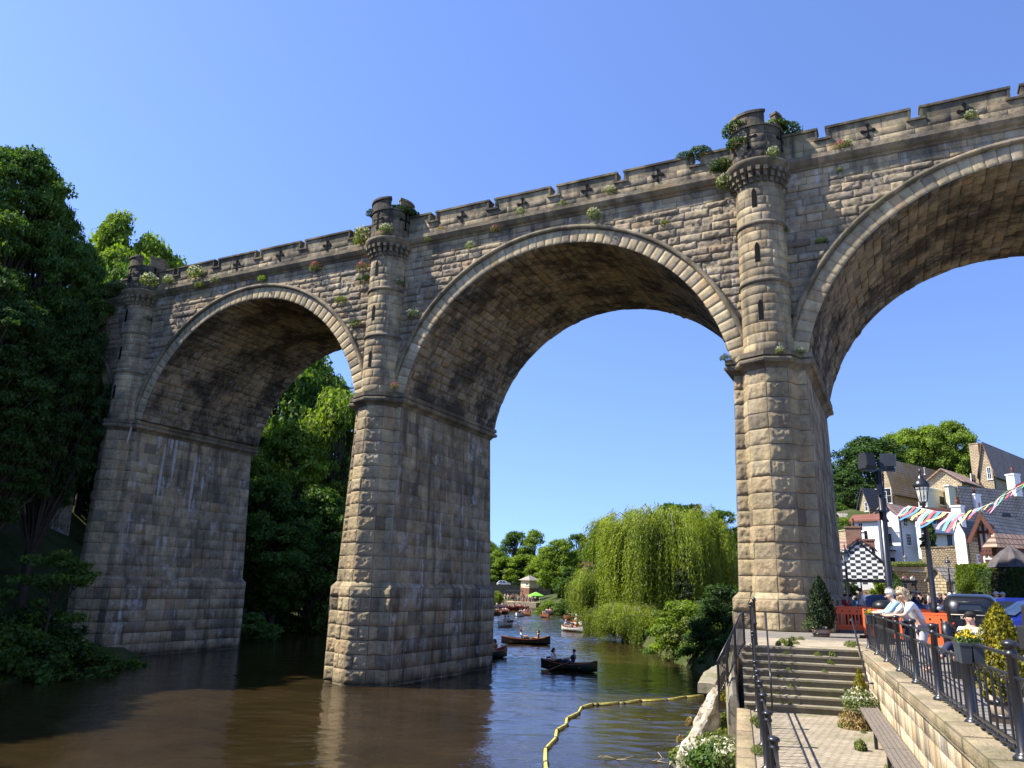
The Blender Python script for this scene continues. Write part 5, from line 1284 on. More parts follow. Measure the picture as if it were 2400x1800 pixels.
class House:
    def __init__(s, name, label, Kpx, Y, th, pxL, pxR, zb, yE, yR, wmat, rmat, cat='house', over=.35, roof='gable', side_mat=None, group=None):
        P = gy(Kpx, 1395, Y); s.K = Vector((P.x, Y, zb)); t = R_(th); s.b = Vector((math.cos(t), math.sin(t), 0)); s.a = Vector((-math.sin(t), math.cos(t), 0))
        s.wa = along(s.K, s.a, pxL); s.wb = along(s.K, s.b, pxR); s.th = t
        s.root = empty(name, s.K, t, label, cat, group)
        s.zE = zat(s.K, yE) - zb; s.zR = zat(s.K + s.a * s.wa / 2, yR) - zb if roof == 'gable' else s.zE
        if roof == 'side': s.zR = zat(s.K + s.a * s.wa / 2, yR) - zb
        wa, wb, zE, zR = s.wa, s.wb, s.zE, s.zR; d = -3.0
        m = MB()
        if roof == 'gable':   # gable end faces -b (local x=0 plane), ridge runs along local x
            pts = [(0, 0, d), (0, 0, zE), (0, wa / 2, zR), (0, wa, zE), (0, wa, d)]
            m.poly_extrude(pts, (wb, 0, 0)); m.build('wall', wmat, s.root)
            r = MB(); o = over; sl = (zR - zE) / (wa / 2)
            for sg in (0, 1):
                y0, y1 = (-o, wa / 2) if not sg else (wa + o, wa / 2); z0 = zE - sl * o + .06
                r.poly_extrude([(-o, y0, z0), (wb + o, y0, z0), (wb + o, y1, zR + .06), (-o, y1, zR + .06)], (0, 0, .16))
            r.build('roof', rmat, s.root)
            g = MB(); zg = zE - sl * o + .02; g.tube([(-o, -o - .05, zg), (wb + o, -o - .05, zg)], .07, 6); g.build('gutter', IRON, s.root)
            g = MB(); g.tube([(.25, -o, zg), (.25, -.1, zg - .35), (.25, -.1, -1)], .045, 6); g.build('downpipe', IRON, s.root)
        else:
            m.poly_extrude([(0, 0, d), (wb, 0, d), (wb, wa, d), (0, wa, d)], (0, 0, zE - d)); m.build('wall', wmat, s.root)
            if roof == 'flat':
                r = MB(); r.box((wb / 2, wa / 2, zE + .08), (wb + .3, wa + .3, .16)); r.build('roof', rmat, s.root)
            if roof == 'hip':
                s.zR = zat(s.K + s.a * wa / 2 + s.b * wb / 2, yR) - zb; zR = s.zR; r = MB(); o = over; k = min(wa, wb) / 2
                v = [(-o, -o, zE), (wb + o, -o, zE), (wb + o, wa + o, zE), (-o, wa + o, zE)]
                if wb >= wa: v += [(k, wa / 2, zR), (wb - k, wa / 2, zR)]; f = [(0, 1, 5, 4), (1, 2, 5), (2, 3, 4, 5), (3, 0, 4), (3, 2, 1, 0)]
                else: v += [(wb / 2, k, zR), (wb / 2, wa - k, zR)]; f = [(0, 1, 4), (1, 2, 5, 4), (2, 3, 5), (3, 0, 4, 5), (3, 2, 1, 0)]
                r.add(v, f); r.build('roof', rmat, s.root)
            if roof == 'side':  # ridge parallel to the a wall: long roof slope visible above the gable-side wall
                r = MB(); o = over
                m2 = MB(); m2.poly_extrude([(0, 0, zE - .01), (wb, 0, zE - .01), (wb / 2, 0, zR)], (0, wa, 0)); m2.build('gable', wmat, s.root)
                for x0, x1 in ((-o, wb / 2), (wb + o, wb / 2)):
                    r.poly_extrude([(x0, -o, zE - .1), (x0, wa + o, zE - .1), (x1, wa + o, zR + .05), (x1, -o, zR + .05)], (0, 0, .15))
                r.build('roof', rmat, s.root)
    def win(s, side, px0, py0, px1, py1, bars=(2, 3), frame=WHITEP, arch=False, name='window', pane=GLASS, sill=True):
        """window between two pixel corners on wall 'a' (gable side) or 'b'"""
        dr = s.a if side == 'a' else s.b
        u0, u1 = sorted((along(s.K, dr, px0), along(s.K, dr, px1)))
        c = s.K + dr * (u0 + u1) / 2; z1 = zat(c, py0) - s.K.z; z0 = zat(c, py1) - s.K.z; w_ = u1 - u0; h = z1 - z0; um = (u0 + u1) / 2
        def pt(u, z, out): return (-out, u, z) if side == 'a' else (u, -out, z)
        def bx(m, u, z, du, dz, o0, o1, mi=0):
            m.poly_extrude([pt(u - du / 2, z - dz / 2, o0), pt(u + du / 2, z - dz / 2, o0), pt(u + du / 2, z + dz / 2, o0), pt(u - du / 2, z + dz / 2, o0)], Vector(pt(0, 0, o1)) - Vector(pt(0, 0, o0)), mi)
        m = MB(); t = min(.09, w_ * .12)
        bx(m, u0 + t / 2, (z0 + z1) / 2, t, h, -.05, .05); bx(m, u1 - t / 2, (z0 + z1) / 2, t, h, -.05, .05)
        bx(m, um, z0 + t / 2, w_ - 2 * t, t, -.05, .05); bx(m, um, z1 - t / 2, w_ - 2 * t, t, -.05, .05)
        for i in range(1, bars[0]): bx(m, u0 + w_ * i / bars[0], (z0 + z1) / 2, .045, h - 2 * t, -.04, .04)
        for i in range(1, bars[1]): bx(m, um, z0 + h * i / bars[1], w_ - 2 * t, .04, -.035, .035)
        if sill: bx(m, um, z0 - .06, w_ + .2, .1, -.04, .12)
        o = m.build(name, frame, s.root)
        g = MB(); pts = [pt(u0 + .02, z0 + .02, .012), pt(u1 - .02, z0 + .02, .012), pt(u1 - .02, z1 - .02, .012)]
        if arch: pts = [pt(u0 + .02, z0 + .02, .012), pt(u1 - .02, z0 + .02, .012)] + [pt(um + w_ / 2 * math.cos(k * math.pi / 8), z1 + w_ / 2 * math.sin(k * math.pi / 8) * 1.0, .012) for k in range(9)]
        else: pts.append(pt(u0 + .02, z1 - .02, .012))
        g.poly_extrude(pts, Vector(pt(0, 0, 0)) - Vector(pt(0, 0, .012)) * 2); g.build('pane', pane, o); return o
    def part(s, name, mat, fn): m = MB(); fn(m, s); return m.build(name, mat, s.root)
    def chimney(s, px, py, u, v, w_, d, mat, pots=2, zb_=None):
        """chimney at local (u,v) whose top is seen at py"""
        P = s.K + s.b * u + s.a * v; z1 = zat(P, py) - s.K.z
        m = MB(); z0 = s.zE * .4 if zb_ is None else zb_; m.box((u, v, (z0 + z1) / 2), (w_, d, z1 - z0)); m.box((u, v, z1 - .08), (w_ + .14, d + .14, .16)); o = m.build('chimney', mat, s.root)
        for k in range(pots):
            q = MB(); q.lathe((u + (k - (pots - 1) / 2) * w_ / max(pots, 1) * .9, v, z1), [(.15, 0), (.13, .35), (.16, .4), (.13, .45), (.12, .7), (.15, .75), (.02, .76)], 10); q.build('chimney_pot', R_RED, o)
        return o
def X(x): return 1950 + x / 4.88
def Yy(y): return 980 + y / 4.88

# long stone house with the mossy roof
h1 = House('stone_house', 'long stone house with a broad mossy ochre roof above the village', X(800), 125, 38, X(585), X(1640), 16, Yy(765), Yy(465), W_STONE, R_MOSS)
for x0, x1, y0, y1 in ((625, 660, 835, 985), (715, 750, 810, 985)): h1.win('a', X(x0), Yy(y0), X(x1), Yy(y1), (1, 2))
# stone house at top right with steep gables
h2 = House('stone_house', 'stone house with steep brown tiled roof at the top right corner of the village', X(2025), 118, 42, X(1780), X(2600), 14, Yy(570), Yy(285), W_STONE, R_TILE)
h2.win('a', X(1868), Yy(560), X(1920), Yy(700), (2, 2))
h2.chimney(X(1770), Yy(295), 1.5, h2.wa + .6, 1.6, 1.3, W_STONE, 0)
h2b = House('gabled_wing', 'small steep brown roofed wing left of the top right stone house', X(1640), 114, 42, X(1572), X(1790), 14, Yy(715), Yy(590), W_STONE, R_TILE, over=.5)
h2b.win('a', X(1600), Yy(560), X(1660), Yy(640), (2, 1))
# cream flat roofed extensions
h5 = House('cream_extension', 'cream flat-roofed extension with three tall windows below the mossy roof', X(1205), 112, 40, X(1040), X(1370), 12, Yy(800), 0, W_CREAM, WHITEP, 'building', roof='flat')
for x in (1065, 1115, 1165): h5.win('a', X(x - 18), Yy(880), X(x + 18), Yy(1010), (1, 2))
h5.win('b', X(1285), Yy(890), X(1355), Yy(1000), (1, 1))
h5b = House('cream_extension', 'taller cream flat-roofed block beside the brown roofed wing', X(1475), 113, 40, X(1365), X(1810), 12, Yy(775), 0, W_CREAM, WHITEP, 'building', roof='flat')
h5b.win('b', X(1690), Yy(640), X(1745), Yy(760), (2, 2))
# small stone gable and bungalow
h3 = House('stone_cottage', 'narrow stone gable with a dark slate roof at the left of the village', X(515), 122, 30, X(345), X(620), 13, Yy(985), Yy(810), W_STONE, R_SLATE)
h3.win('a', X(415), Yy(960), X(445), Yy(1065), (1, 2))
h4 = House('bungalow', 'tan rendered bungalow gable with white bargeboards beside the right pier', X(240), 120, 12, X(40), X(330), 10, Yy(1190), Yy(1100), W_TAN, R_GREYST)
# white house with balconies
h6 = House('white_house', 'tall white gabled house with balconies and an arched window', X(845), 88, 42, X(590), X(1060), 3.3, Yy(1105), Yy(985), W_WHITE, R_TILE, over=.5)
h6.win('a', X(640), Yy(1120), X(720), Yy(1240), (3, 3), BLACKP, True)
h6.win('a', X(640), Yy(1325), X(762), Yy(1450), (3, 2), BLACKP); h6.win('a', X(665), Yy(1595), X(780), Yy(1690), (3, 2), BLACKP)
h6.win('b', X(915), Yy(1145), X(965), Yy(1240), (2, 2)); h6.win('b', X(932), Yy(1318), X(990), Yy(1462), (3, 4))
def balc(m, s, y, x0, x1):
    u0 = along(s.K, s.a, X(x0)); u1 = along(s.K, s.a, X(x1)); u0, u1 = min(u0, u1), max(u0, u1); z = zat(s.K + s.a * u0, Yy(y)) - s.K.z
    m.box((-.5, (u0 + u1) / 2, z), (1.0, u1 - u0, .12)); m.box((-.98, (u0 + u1) / 2, z + 1.0), (.05, u1 - u0, .05))
    for k in range(9): m.box((-.98, u0 + (u1 - u0) * k / 8, z + .5), (.03, .03, 1.0))
for y, x0, x1 in ((1250, 775, 625), (1515, 800, 630)): h6.part('balcony', IRON, lambda m, s: balc(m, s, y, x0, x1))
h6b = House('white_wing', 'low white wing with red pantile roof left of the tall white house', X(600), 86, 42, X(330), X(700), 3.3, Yy(1165), Yy(1110), W_WHITE, R_RED, roof='side', cat='building')
h6b.win('a', X(385), Yy(1195), X(440), Yy(1290), (2, 1)); h6b.win('a', X(505), Yy(1385), X(535), Yy(1470), (2, 3))
# white row to the right
h7 = House('white_cottages', 'wide white cottage row with dark roof between the white house and the chimney house', X(1090), 98, 8, X(1060), X(1520), 3.3, Yy(1105), Yy(1035), W_WHITE, R_RED, roof='gable', cat='building')
for x in (1130, 1215, 1330, 1420): h7.win('b', X(x - 28), Yy(1140), X(x + 28), Yy(1220), (2, 2))
for x in (1240, 1440): h7.win('b', X(x - 26), Yy(1340), X(x + 26), Yy(1450), (2, 2), BLACKP)
def slabp(m, s): m.box((s.wb / 2, -.6, zat(s.K, Yy(1322)) - s.K.z), (s.wb, 1.4, .15))
h7.part('balcony_slab', R_GREYST, slabp)
# rough retaining wall
def wallbox(name, label, px0, px1, Y0, Y1, ytop, z0, mat, th=.6, cat='wall'):
    A, B = gy(px0, 1395, Y0), gy(px1, 1395, Y1); A.z = B.z = z0; d = (B - A); L_ = d.length; rz = math.atan2(d.y, d.x)
    z1 = zat(A, ytop); m = MB(); m.box((L_ / 2, 0, (z1 - z0) / 2), (L_, th, z1 - z0)); m.box((L_ / 2, 0, z1 - z0 + .06), (L_ + .1, th + .16, .14)); return tag(m.build(name, mat, None, A, rz), label, cat)
wallbox('rubble_wall', 'high rough rubble retaining wall below the white cottages', X(1095), X(1540), 84, 80, Yy(1490), 2.5, W_RUBBLE)
wallbox('terrace_wall', 'buff stone terrace wall below the tall white house', X(690), X(1075), 80, 82, 1300 + 200 / 4.916, 2.5, W_STONE)
wallbox('garden_wall', 'low stone wall with bright grass behind it beside the brick chimney', X(60), X(240), 100, 96, Yy(1310), 8, W_STONE)
# terrace planters
for i in range(4):
    m = MB(); P = gy(2092 + 18 * i + 10, 1333, 79.4); m.box((0, 0, 0), (.75, .35, .4)); e = empty('window_box', P, 0, ['first', 'second', 'third', 'fourth'][i] + ' box of greenery from the left along the terrace wall', 'planter', 'planters on the terrace wall')
    m.build('box', W_TAN, e); link('plants', PMs['mat'][0], None, e, (0, 0, .2)).material_slots[0].material
# chimney house: white gable wall, slate roof, stone side
h9 = House('chimney_house', 'narrow white-gabled house with slate roof right of the rubble wall', X(1600), 68, 35, X(1512), X(1960), 3.3, Yy(1320), Yy(1185), W_STONE, R_SLATE, over=.1)
def whitegable(m, s):
    m.poly_extrude([(-.06, -.05, -3), (-.06, -.05, s.zE), (-.06, s.wa / 2, s.zR + .1), (-.06, s.wa + .02, s.zE + .3), (-.06, s.wa + .02, -3)], (.05, 0, 0))
h9.part('white_gable', W_WHITE, whitegable)
o = h9.chimney(X(1590), Yy(1000), .5, h9.wa * .65, .75, .8, W_WHITE, 1)
h9.win('b', X(1740), Yy(1560), X(1830), Yy(1659), (2, 2))
# big grey roofed pub behind
h10 = House('long_house', 'cream walled house under a huge grey stone roof behind the bunting', X(1660), 78, 20, X(1640), X(2500), 3.3, Yy(1118), Yy(800), W_CREAM, R_GREYST, over=.6)
h10.chimney(X(1725), Yy(870), 1.5, h10.wa * .4, .8, .8, W_WHITE, 1, h10.zE + .5); h10.chimney(X(2160), Yy(640), 7.5, h10.wa * .5, .9, .9, W_WHITE, 1, h10.zR - .4)
h10.win('b', X(2110), Yy(1090), X(2196), Yy(1118), (3, 1), BLACKP)
# mock tudor gable
h11 = House('timbered_house', 'black and white timbered gable with brown bargeboards at the right edge', X(1945), 60, 35, X(1800), X(2500), 3.3, Yy(1285), Yy(1135), W_WHITE, R_GREYST, over=.5)
def timb(m, s):
    for u in (0, .33, .66, 1): m.box((-.04, s.wa * u, s.zE * .5 + .3), (.08, .16, s.zE + .4))
    for z in (s.zE - .1, s.zE - 1.4, s.zE - 1.7): m.box((-.05, s.wa / 2, z), (.1, s.wa, .2))
h11.part('timber_frame', BROWNP, timb)
def barge(m, s):
    o = .55; sl = (s.zR - s.zE) / (s.wa / 2)
    m.beam((-o, -o, s.zE - sl * o + .1), (-o, s.wa / 2, s.zR + .12), .08, .3); m.beam((-o, s.wa + o, s.zE - sl * o + .1), (-o, s.wa / 2, s.zR + .12), .08, .3); m.box((-o, s.wa / 2, s.zR + .5), (.1, .1, 1.2))
h11.part('bargeboard', BROWNP, barge)
h11.win('a', X(1845), Yy(1440), X(1935), Yy(1600), (4, 4))
# pavilion roof and dark parasol
h12 = House('pavilion', 'low timber pavilion with a brown tiled hipped roof at the right edge', X(1950), 50, 20, X(1940), X(2500), 3.3, Yy(1480), Yy(1330), BROWNP, R_TILE, roof='hip', over=.4, cat='pavilion')
e = empty('parasol', gy(X(2110), 1395, 44), 0, 'big dark grey parasol half folded above the hedge', 'parasol'); e.location.z = ZP
zt = zat(e.location, Yy(1470)) - ZP; m = MB(); m.tube([(0, 0, 0), (0, 0, zt)], .035, 8); m.build('pole', IRON, e)
m = MB(); prof = [(.03, zt + .05), (.5, zt - .25), (1.05, zt - .75), (1.3, zt - 1.15)]; nseg = 16; vs = []
for r, z in prof:
    for j in range(nseg): q = r * (1 if j % 2 else .82); vs.append((q * math.cos(j * .3927), q * math.sin(j * .3927), z))
m.add(vs, [(i * nseg + j, i * nseg + (j + 1) % nseg, (i + 1) * nseg + (j + 1) % nseg, (i + 1) * nseg + j) for i in range(3) for j in range(nseg)]); m.build('canopy', simple('parasol_cloth', (.085, .075, .075), .8, var=.3), e)
# stone outbuilding
h14 = House('outbuilding', 'low stone outbuilding with lean-to roof and white glazed doors', 1950 + 1330 / 4.916, 62, 30, 1950 + 1165 / 4.916, 1950 + 1640 / 4.916, 3.3, 1300 + 285 / 4.916, 1300 + 170 / 4.916, W_STONE, R_GREYST, roof='gable', cat='building', over=.25)
h14.win('b', 1950 + 1440 / 4.916, 1300 + 295 / 4.916, 1950 + 1560 / 4.916, 1300 + 520 / 4.916, (3, 5), name='glazed_door', sill=False)
# chequered house
CHK, n_, b_ = mat_new('chequered_paint'); tc_ = N(n_, 'ShaderNodeTexCoord').outputs['Object']; sp_ = N(n_, 'ShaderNodeSeparateXYZ'); L(n_, tc_, sp_.inputs[0])
fx = math_(n_, 'MODULO', math_(n_, 'FLOOR', math_(n_, 'DIVIDE', math_(n_, 'ADD', math_(n_, 'ADD', sp_.outputs[0], sp_.outputs[1]), 200.0), .44)), 2.0)
fz = math_(n_, 'MODULO', math_(n_, 'FLOOR', math_(n_, 'DIVIDE', math_(n_, 'ADD', sp_.outputs[2], 100.0), .265)), 2.0)
xr = math_(n_, 'ABSOLUTE', math_(n_, 'SUBTRACT', fx, fz)); L(n_, mixc(n_, xr, (.80, .80, .79), (.035, .037, .04)), b_.inputs['Base Color']); b_.inputs['Roughness'].default_value = .7
h13 = House('chequered_house', 'old house painted in black and white chequers with a dark bargeboard gable', X(640), 70, 62, X(90), X(760), 3.3, Yy(1690), Yy(1425), CHK, BLACKP, over=.12)
h13b = House('chequered_house', 'rear chequered gable with a brick chimney stack behind the front one', X(500), 73, 62, X(240), X(560), 3.3, Yy(1480), Yy(1385), CHK, R_RED, over=.1)
h13b.chimney(X(290), Yy(1240), .8, h13b.wa * .72, 1.2, 1.3, W_BRICK, 1); h13b.chimney(X(435), Yy(1385), .8, h13b.wa * .2, 1.0, 1.3, W_BRICK, 2)
h13c = House('brick_house', 'brick house with pinkish tiled roof just right of the right pier', X(245), 74, 62, X(20), X(300), 3.3, Yy(1560), Yy(1380), W_BRICK, R_TILE, over=.2, roof='side')
# black canopy in front, arch and door below
cn = empty('canopy', gy(2045, 1395, 64), R_(-12), 'long flat black canopy roof across the foot of the chequered house', 'canopy'); cn.location.z = zat(cn.location, 1362)
m = MB(); m.box((0, 0, 0), (6.2, 2.4, .22)); m.build('roof', BLACKP, cn)
for x in (-3, -1, 1, 3): m = MB(); m.box((x, -1.0, -1.0), (.09, .09, 2.0)); m.build('post', BLACKP, cn)
ar = empty('archway', gy(2035, 1395, 66.5), R_(-28), 'white arch with a studded tan door under the black canopy', 'doorway'); ar.location.z = ZP
m = MB(); pts = [(-1.5, 0, 0), (-1.5, 0, 2.3), (1.5, 0, 2.3), (1.5, 0, 0)]; m.poly_extrude(pts, (0, .2, 0)); m.build('surround', WHITEP, ar)
m = MB(); pts = [(1.15, -.03, 0)] + [(1.15 * math.cos(k * math.pi / 12), -.03, .75 + 1.15 * math.sin(k * math.pi / 12)) for k in range(13)] + [(-1.15, -.03, 0)]; m.poly_extrude(pts, (0, .1, 0)); m.build('door', simple('tan_door', (.30, .20, .13), .8, var=.15), ar)
m = MB()
for i in range(6):
    for j in range(6):
        x, z = -.9 + i * .36, .25 + j * .28
        if x * x + max(0, z - .75) ** 2 < 1.0: m.blob((x, -.05, z), .045, n=6, k=4)
tag(m.build('door_studs', BLACKP, ar), kind='stuff')
# hedges and garden shrubs
def hedge(name, label, px0, px1, Y, yt, yb, dep, mat, n, seed, rz=0, cat='hedge'):
    A, B = gy(px0, 1395, Y), gy(px1, 1395, Y); z0 = ZP; z1 = zat(A, yt); w_ = (B - A).length; h = z1 - z0; rng = np.random.default_rng(seed)
    C = np.stack([rng.uniform(-.5, .5, n), rng.uniform(-.5, .5, n), rng.uniform(0, 1, n)], 1); f = rng.integers(0, 4, n)
    C[f == 0, 1] = -.5; C[f == 1, 0] = -.5; C[f == 2, 2] = 1; C[f == 3, 1] = -.5
    C = C * np.array([w_, dep, h]); nz = fbm(C * .9 + seed, seed, 2) - .5; Nn = np.stack([np.where(f == 1, -1., 0), np.where((f == 0) | (f == 3), -1., 0), np.where(f == 2, 1., .2)], 1)
    C = C + Nn * (nz * .7)[:, None] - np.where(f == 2, .25 * (np.abs(C[:, 0]) / w_ * 2) ** 3, 0)[:, None] * np.array([0, 0, 1])
    e = empty(name, (A + B) / 2, rz, label, cat); e.location.z = z0; link('foliage', leaves_mesh(name, C, Nn, .13, rng), mat, e)
    m = MB(); m.box((0, 0, h / 2 - .1), (w_ - .5, dep - .5, h - .4)); m.build('stems', BARK, e); return e
hedge('hedge', 'large bright green clipped hedge in front of the timbered house', 2272, 2338, 52, 1324, 1400, 4.5, LM['bright'], 15000, 61, -.75)
hedge('hedge', 'dark shaded hedge at the right edge behind the blue car', 2330, 2500, 44, 1332, 1400, 3.0, LM['dark'], 11000, 62, .1)  # darker leaves put the viaduct's shadow into this end's colour
G12 = 'climbing shrubs under the black canopy'
tree_at(1992, 1358, 66, 52, BUSH2, LM['ivy'], 'dark climber left of the white arch', G12, 'shrub', 'shrub', zb=3.3)
tree_at(2066, 1358, 65.5, 30, BUSH2, LM['bright'], 'bright green climber right of the white arch', G12, 'shrub', 'shrub', zb=3.3)
tree_at(2105, 1362, 62, 50, BUSH, LM['ivy'], 'dark bush right of the floodlight pole below the canopy', G12, 'shrub', 'shrub', zb=3.3)
tree_at(2098, 1348, 72, 32, BUSH, LM['bright'], 'light shrub on the wall above the canopy end', G12, 'shrub', 'shrub', zb=3.3)
tree_at(2192, 1222, 90, 40, BL2, LM['mid'], 'slim leafy tree in front of the white cottages', None, 'tree', 'tree', zb=8)
tree_at(1995, 1235, 112, 70, BUSH, LM['mid'], 'hedge line in front of the tan bungalow', None, 'hedge', 'hedge', zb=8)

# ---- lamps and floodlights
def lamp(loc, ztop, label, s=1.0, mat=IRON):
    e = empty('street_lamp', loc, 0, label, 'street lamp', 'victorian style street lamps'); h = ztop - loc[2]; lh = 1.15 * s
    m = MB(); m.lathe((0, 0, 0), [(.16 * s, 0), (.16 * s, .1), (.12 * s, .18), (.11 * s, 1.0), (.14 * s, 1.05), (.09 * s, 1.15), (.075 * s, h - lh - .5), (.1 * s, h - lh - .45), (.06 * s, h - lh - .4), (.05 * s, h - lh - .1), (.12 * s, h - lh), (.0, h - lh + .01)], 14); m.build('column', mat, e)
    z = h - lh; m = MB()
    for a in (R_(45 + 90 * k) for k in range(4)): m.beam((.12 * s * math.cos(a), .12 * s * math.sin(a), z), (.22 * s * math.cos(a), .22 * s * math.sin(a), z + .52 * s), .025 * s)
    m.lathe((0, 0, z), [(.25 * s, .50 * s), (.26 * s, .56 * s), (.2 * s, .66 * s), (.13 * s, .74 * s), (.1 * s, .76 * s), (.1 * s, .82 * s), (.05 * s, .86 * s), (.03 * s, .92 * s), (.06 * s, .98 * s), (.03 * s, 1.04 * s), (.012 * s, 1.15 * s), (0, 1.15 * s)], 12); m.build('lantern', mat, e)
    g = MB(); g.lathe((0, 0, z), [(.115 * s, .01), (.215 * s, .5 * s)], 4, a0=R_(45), a1=R_(405), smooth=False); g.build('glass', LGL, e); return e
LGL, nl, bl = mat_new('lantern_glass'); bl.inputs['Base Color'].default_value = (.8, .8, .75, 1); bl.inputs['Roughness'].default_value = .1; bl.inputs['Alpha'].default_value = .35
def g34(px, Y): p = gy(px, 1395, Y); return Vector((p.x, Y, ZP))
B_ = g34(2187, 25.5); lamp(B_, zat(B_, Yy(560)), 'tall black street lamp carrying the bunting behind the fence', 1.0)
B_ = g34(1988, 50); lamp(B_, zat(B_, Yy(1430)), 'short black street lamp next to the right pier', 1.0)
B_ = g34(2130, 84); lamp(B_, zat(B_, Yy(1540)), 'thin distant street lamp in front of the tall white house', .8, simple('grey_iron', (.15, .15, .16), .5))
B_ = g34(2230, 60); lamp(B_, zat(B_, Yy(1575)), 'thin street lamp in front of the stone outbuilding', .8)
fp = empty('floodlight_pole', g34(2086, 30), 0, 'tall black pole with two large floodlights and a white box near the right pier', 'floodlight pole'); h = zat(fp.location, 1104) - ZP
m = MB(); m.lathe((0, 0, 0), [(.16, 0), (.15, 1.2), (.12, 1.3), (.1, h), (0, h)], 14); m.build('pole', IRON, fp)
m = MB(); m.tube([(.14, .05, 2.0), (.16, .05, h - .8), (.2, .05, h - .1)], .03, 6); m.build('conduit', IRON, fp)
m = MB(); m.box((0, 0, h + .03), (1.3, .08, .08)); m.box((-.08, -.1, h - .75), (.16, .1, .4), mi=1); m.build('crossbar', [IRON, WHITEP], fp)
for x, rz in ((-.42, .35), (.38, -.6)):
    m = MB(); m.box((x, 0, h + .38), (.52, .42, .6), rz, taper=.85); m.box((x, -.26, h + .38), (.4, .1, .44), rz); m.build('floodlight', simple('floodlight_casing', (.025, .028, .035), .4) if x < 0 else bpy.data.materials['floodlight_casing'], fp)
m = MB(); m.box((-.1, -.1, 4.6), (.5, .4, .05)); m.beam((-.4, -.1, 4.6), (-.25, -.1, 4.9), .03); m.beam((.2, -.1, 4.6), (.1, -.1, 5.0), .03); m.build('bracket', IRON, fp)
# bunting
bt = empty('bunting', (0, 0, 0), 0, 'string of coloured cloth bunting sagging from the tall street lamp to the right edge', 'bunting')
bp = [gy(2128, 1186, 26.5), gy(2150, 1190, 25.5), gy(2200, 1200, 24), gy(2262, 1204, 22.5), gy(2330, 1178, 20.5), gy(2400, 1132, 18.5), gy(2480, 1060, 17)]
m = MB(); m.tube(bp, .012, 4); m.build('cord', WHITEP, bt)
cols = [simple('flag_' + n, c, .7, var=.08) for n, c in (('pink', (.70, .30, .50)), ('blue', (.08, .22, .45)), ('orange', (.75, .28, .10)), ('green', (.15, .50, .32)), ('yellow', (.62, .62, .18)), ('white', (.72, .66, .70)), ('red', (.65, .10, .12)), ('mauve', (.52, .25, .55)))]
seg = []; 
for i in range(len(bp) - 1):
    k = int((bp[i + 1] - bp[i]).length / .30)
    for j in range(k): seg.append((bp[i].lerp(bp[i + 1], j / k), bp[i].lerp(bp[i + 1], (j + .85) / k)))
rb = random.Random(5)
for i, (a, b) in enumerate(seg):
    m = MB(); dn = Vector((-.38 + rb.uniform(-.1, .1), .1, -.34 + rb.uniform(-.1, .12))); vs = []
    for k in range(5):
        t = k / 4; w_ = 1 - .25 * t; c = (a + b) / 2 + dn * t * 1.25 + Vector((0, .05 * math.sin(t * 6 + i), .03 * math.sin(t * 5 + i))); h2_ = (b - a) / 2 * w_
        vs += [c - h2_, c + h2_ + Vector((0, .02, 0))]
    m.add(vs, [(2 * k, 2 * k + 1, 2 * k + 3, 2 * k + 2) for k in range(4)], 0, True); m.build('flag', cols[(i * 3 + i // 5) % 8], bt)

# ---- orange barriers
ORG = simple('orange_plastic', (.80, .13, .035), .42, var=.06, spec=.5)
def barrier():
    e = empty('safety_barrier', (0, 0, 0)); m = MB(); m.box((0, 0, .97), (1.9, .06, .06)); m.box((0, 0, .81), (1.9, .045, .24)); m.box((0, 0, .19), (1.9, .05, .2)); m.box((-.92, 0, .52), (.09, .06, .9)); m.box((.92, 0, .52), (.09, .06, .9))
    for k in range(12): m.box((-.76 + .138 * k, 0, .49), (.062, .04, .42))
    m.build('panel', ORG, e)
    for x in (-.85, .85): f = MB(); f.box((x, 0, .05), (.18, .5, .1)); f.build('foot', BLACKP, e)
    for k in range(5): d_ = MB(); d_.box((-.6 + .3 * k, -.026, .82), (.05, .012, .05)); d_.build('hole_shade', BLACKP, e)  # solid black blocks on the panel, coloured as the shade inside holes
    return e
b0 = barrier(); GB = 'orange plastic barriers beside the parked cars'
A = gz(1985, 1484, ZP)
for i, (px, py, rz, lb) in enumerate([(1995, 1482, -.05, 'orange plastic barrier beside the tub conifer at the right pier'), (2072, 1500, -1.35, 'orange barrier end-on behind the first planter'), (2128, 1492, -.1, 'orange barrier between the planter and the two women'), (2182, 1505, -.12, 'orange barrier behind the leaning women and the fence'), (2240, 1522, -.75, 'orange barrier ending at the rear of the black vintage car'), (1952, 1476, 1.2, 'orange barrier half hidden against the right pier')]):
    o = b0 if i == 0 else dup(b0, (0, 0, 0)); o.location = gz(px, py, ZP); o.rotation_euler = (0, 0, rz); tag(o, lb, 'barrier', GB)
# litter bin
e = empty('litter_bin', gz(2077, 1510, ZP), 0, 'black cast litter bin with domed lid left of the leaning women', 'litter bin'); m = MB(); m.lathe((0, 0, 0), [(.24, 0), (.26, .05), (.25, .9), (.28, .95), (.28, 1.0)], 16); m.build('body', BLACKP, e); m = MB(); m.lathe((0, 0, 1.05), [(.27, 0), (.31, .02), (.31, .1), (.26, .2), (.1, .27), (0, .28)], 16); m.build('lid', BLACKP, e)
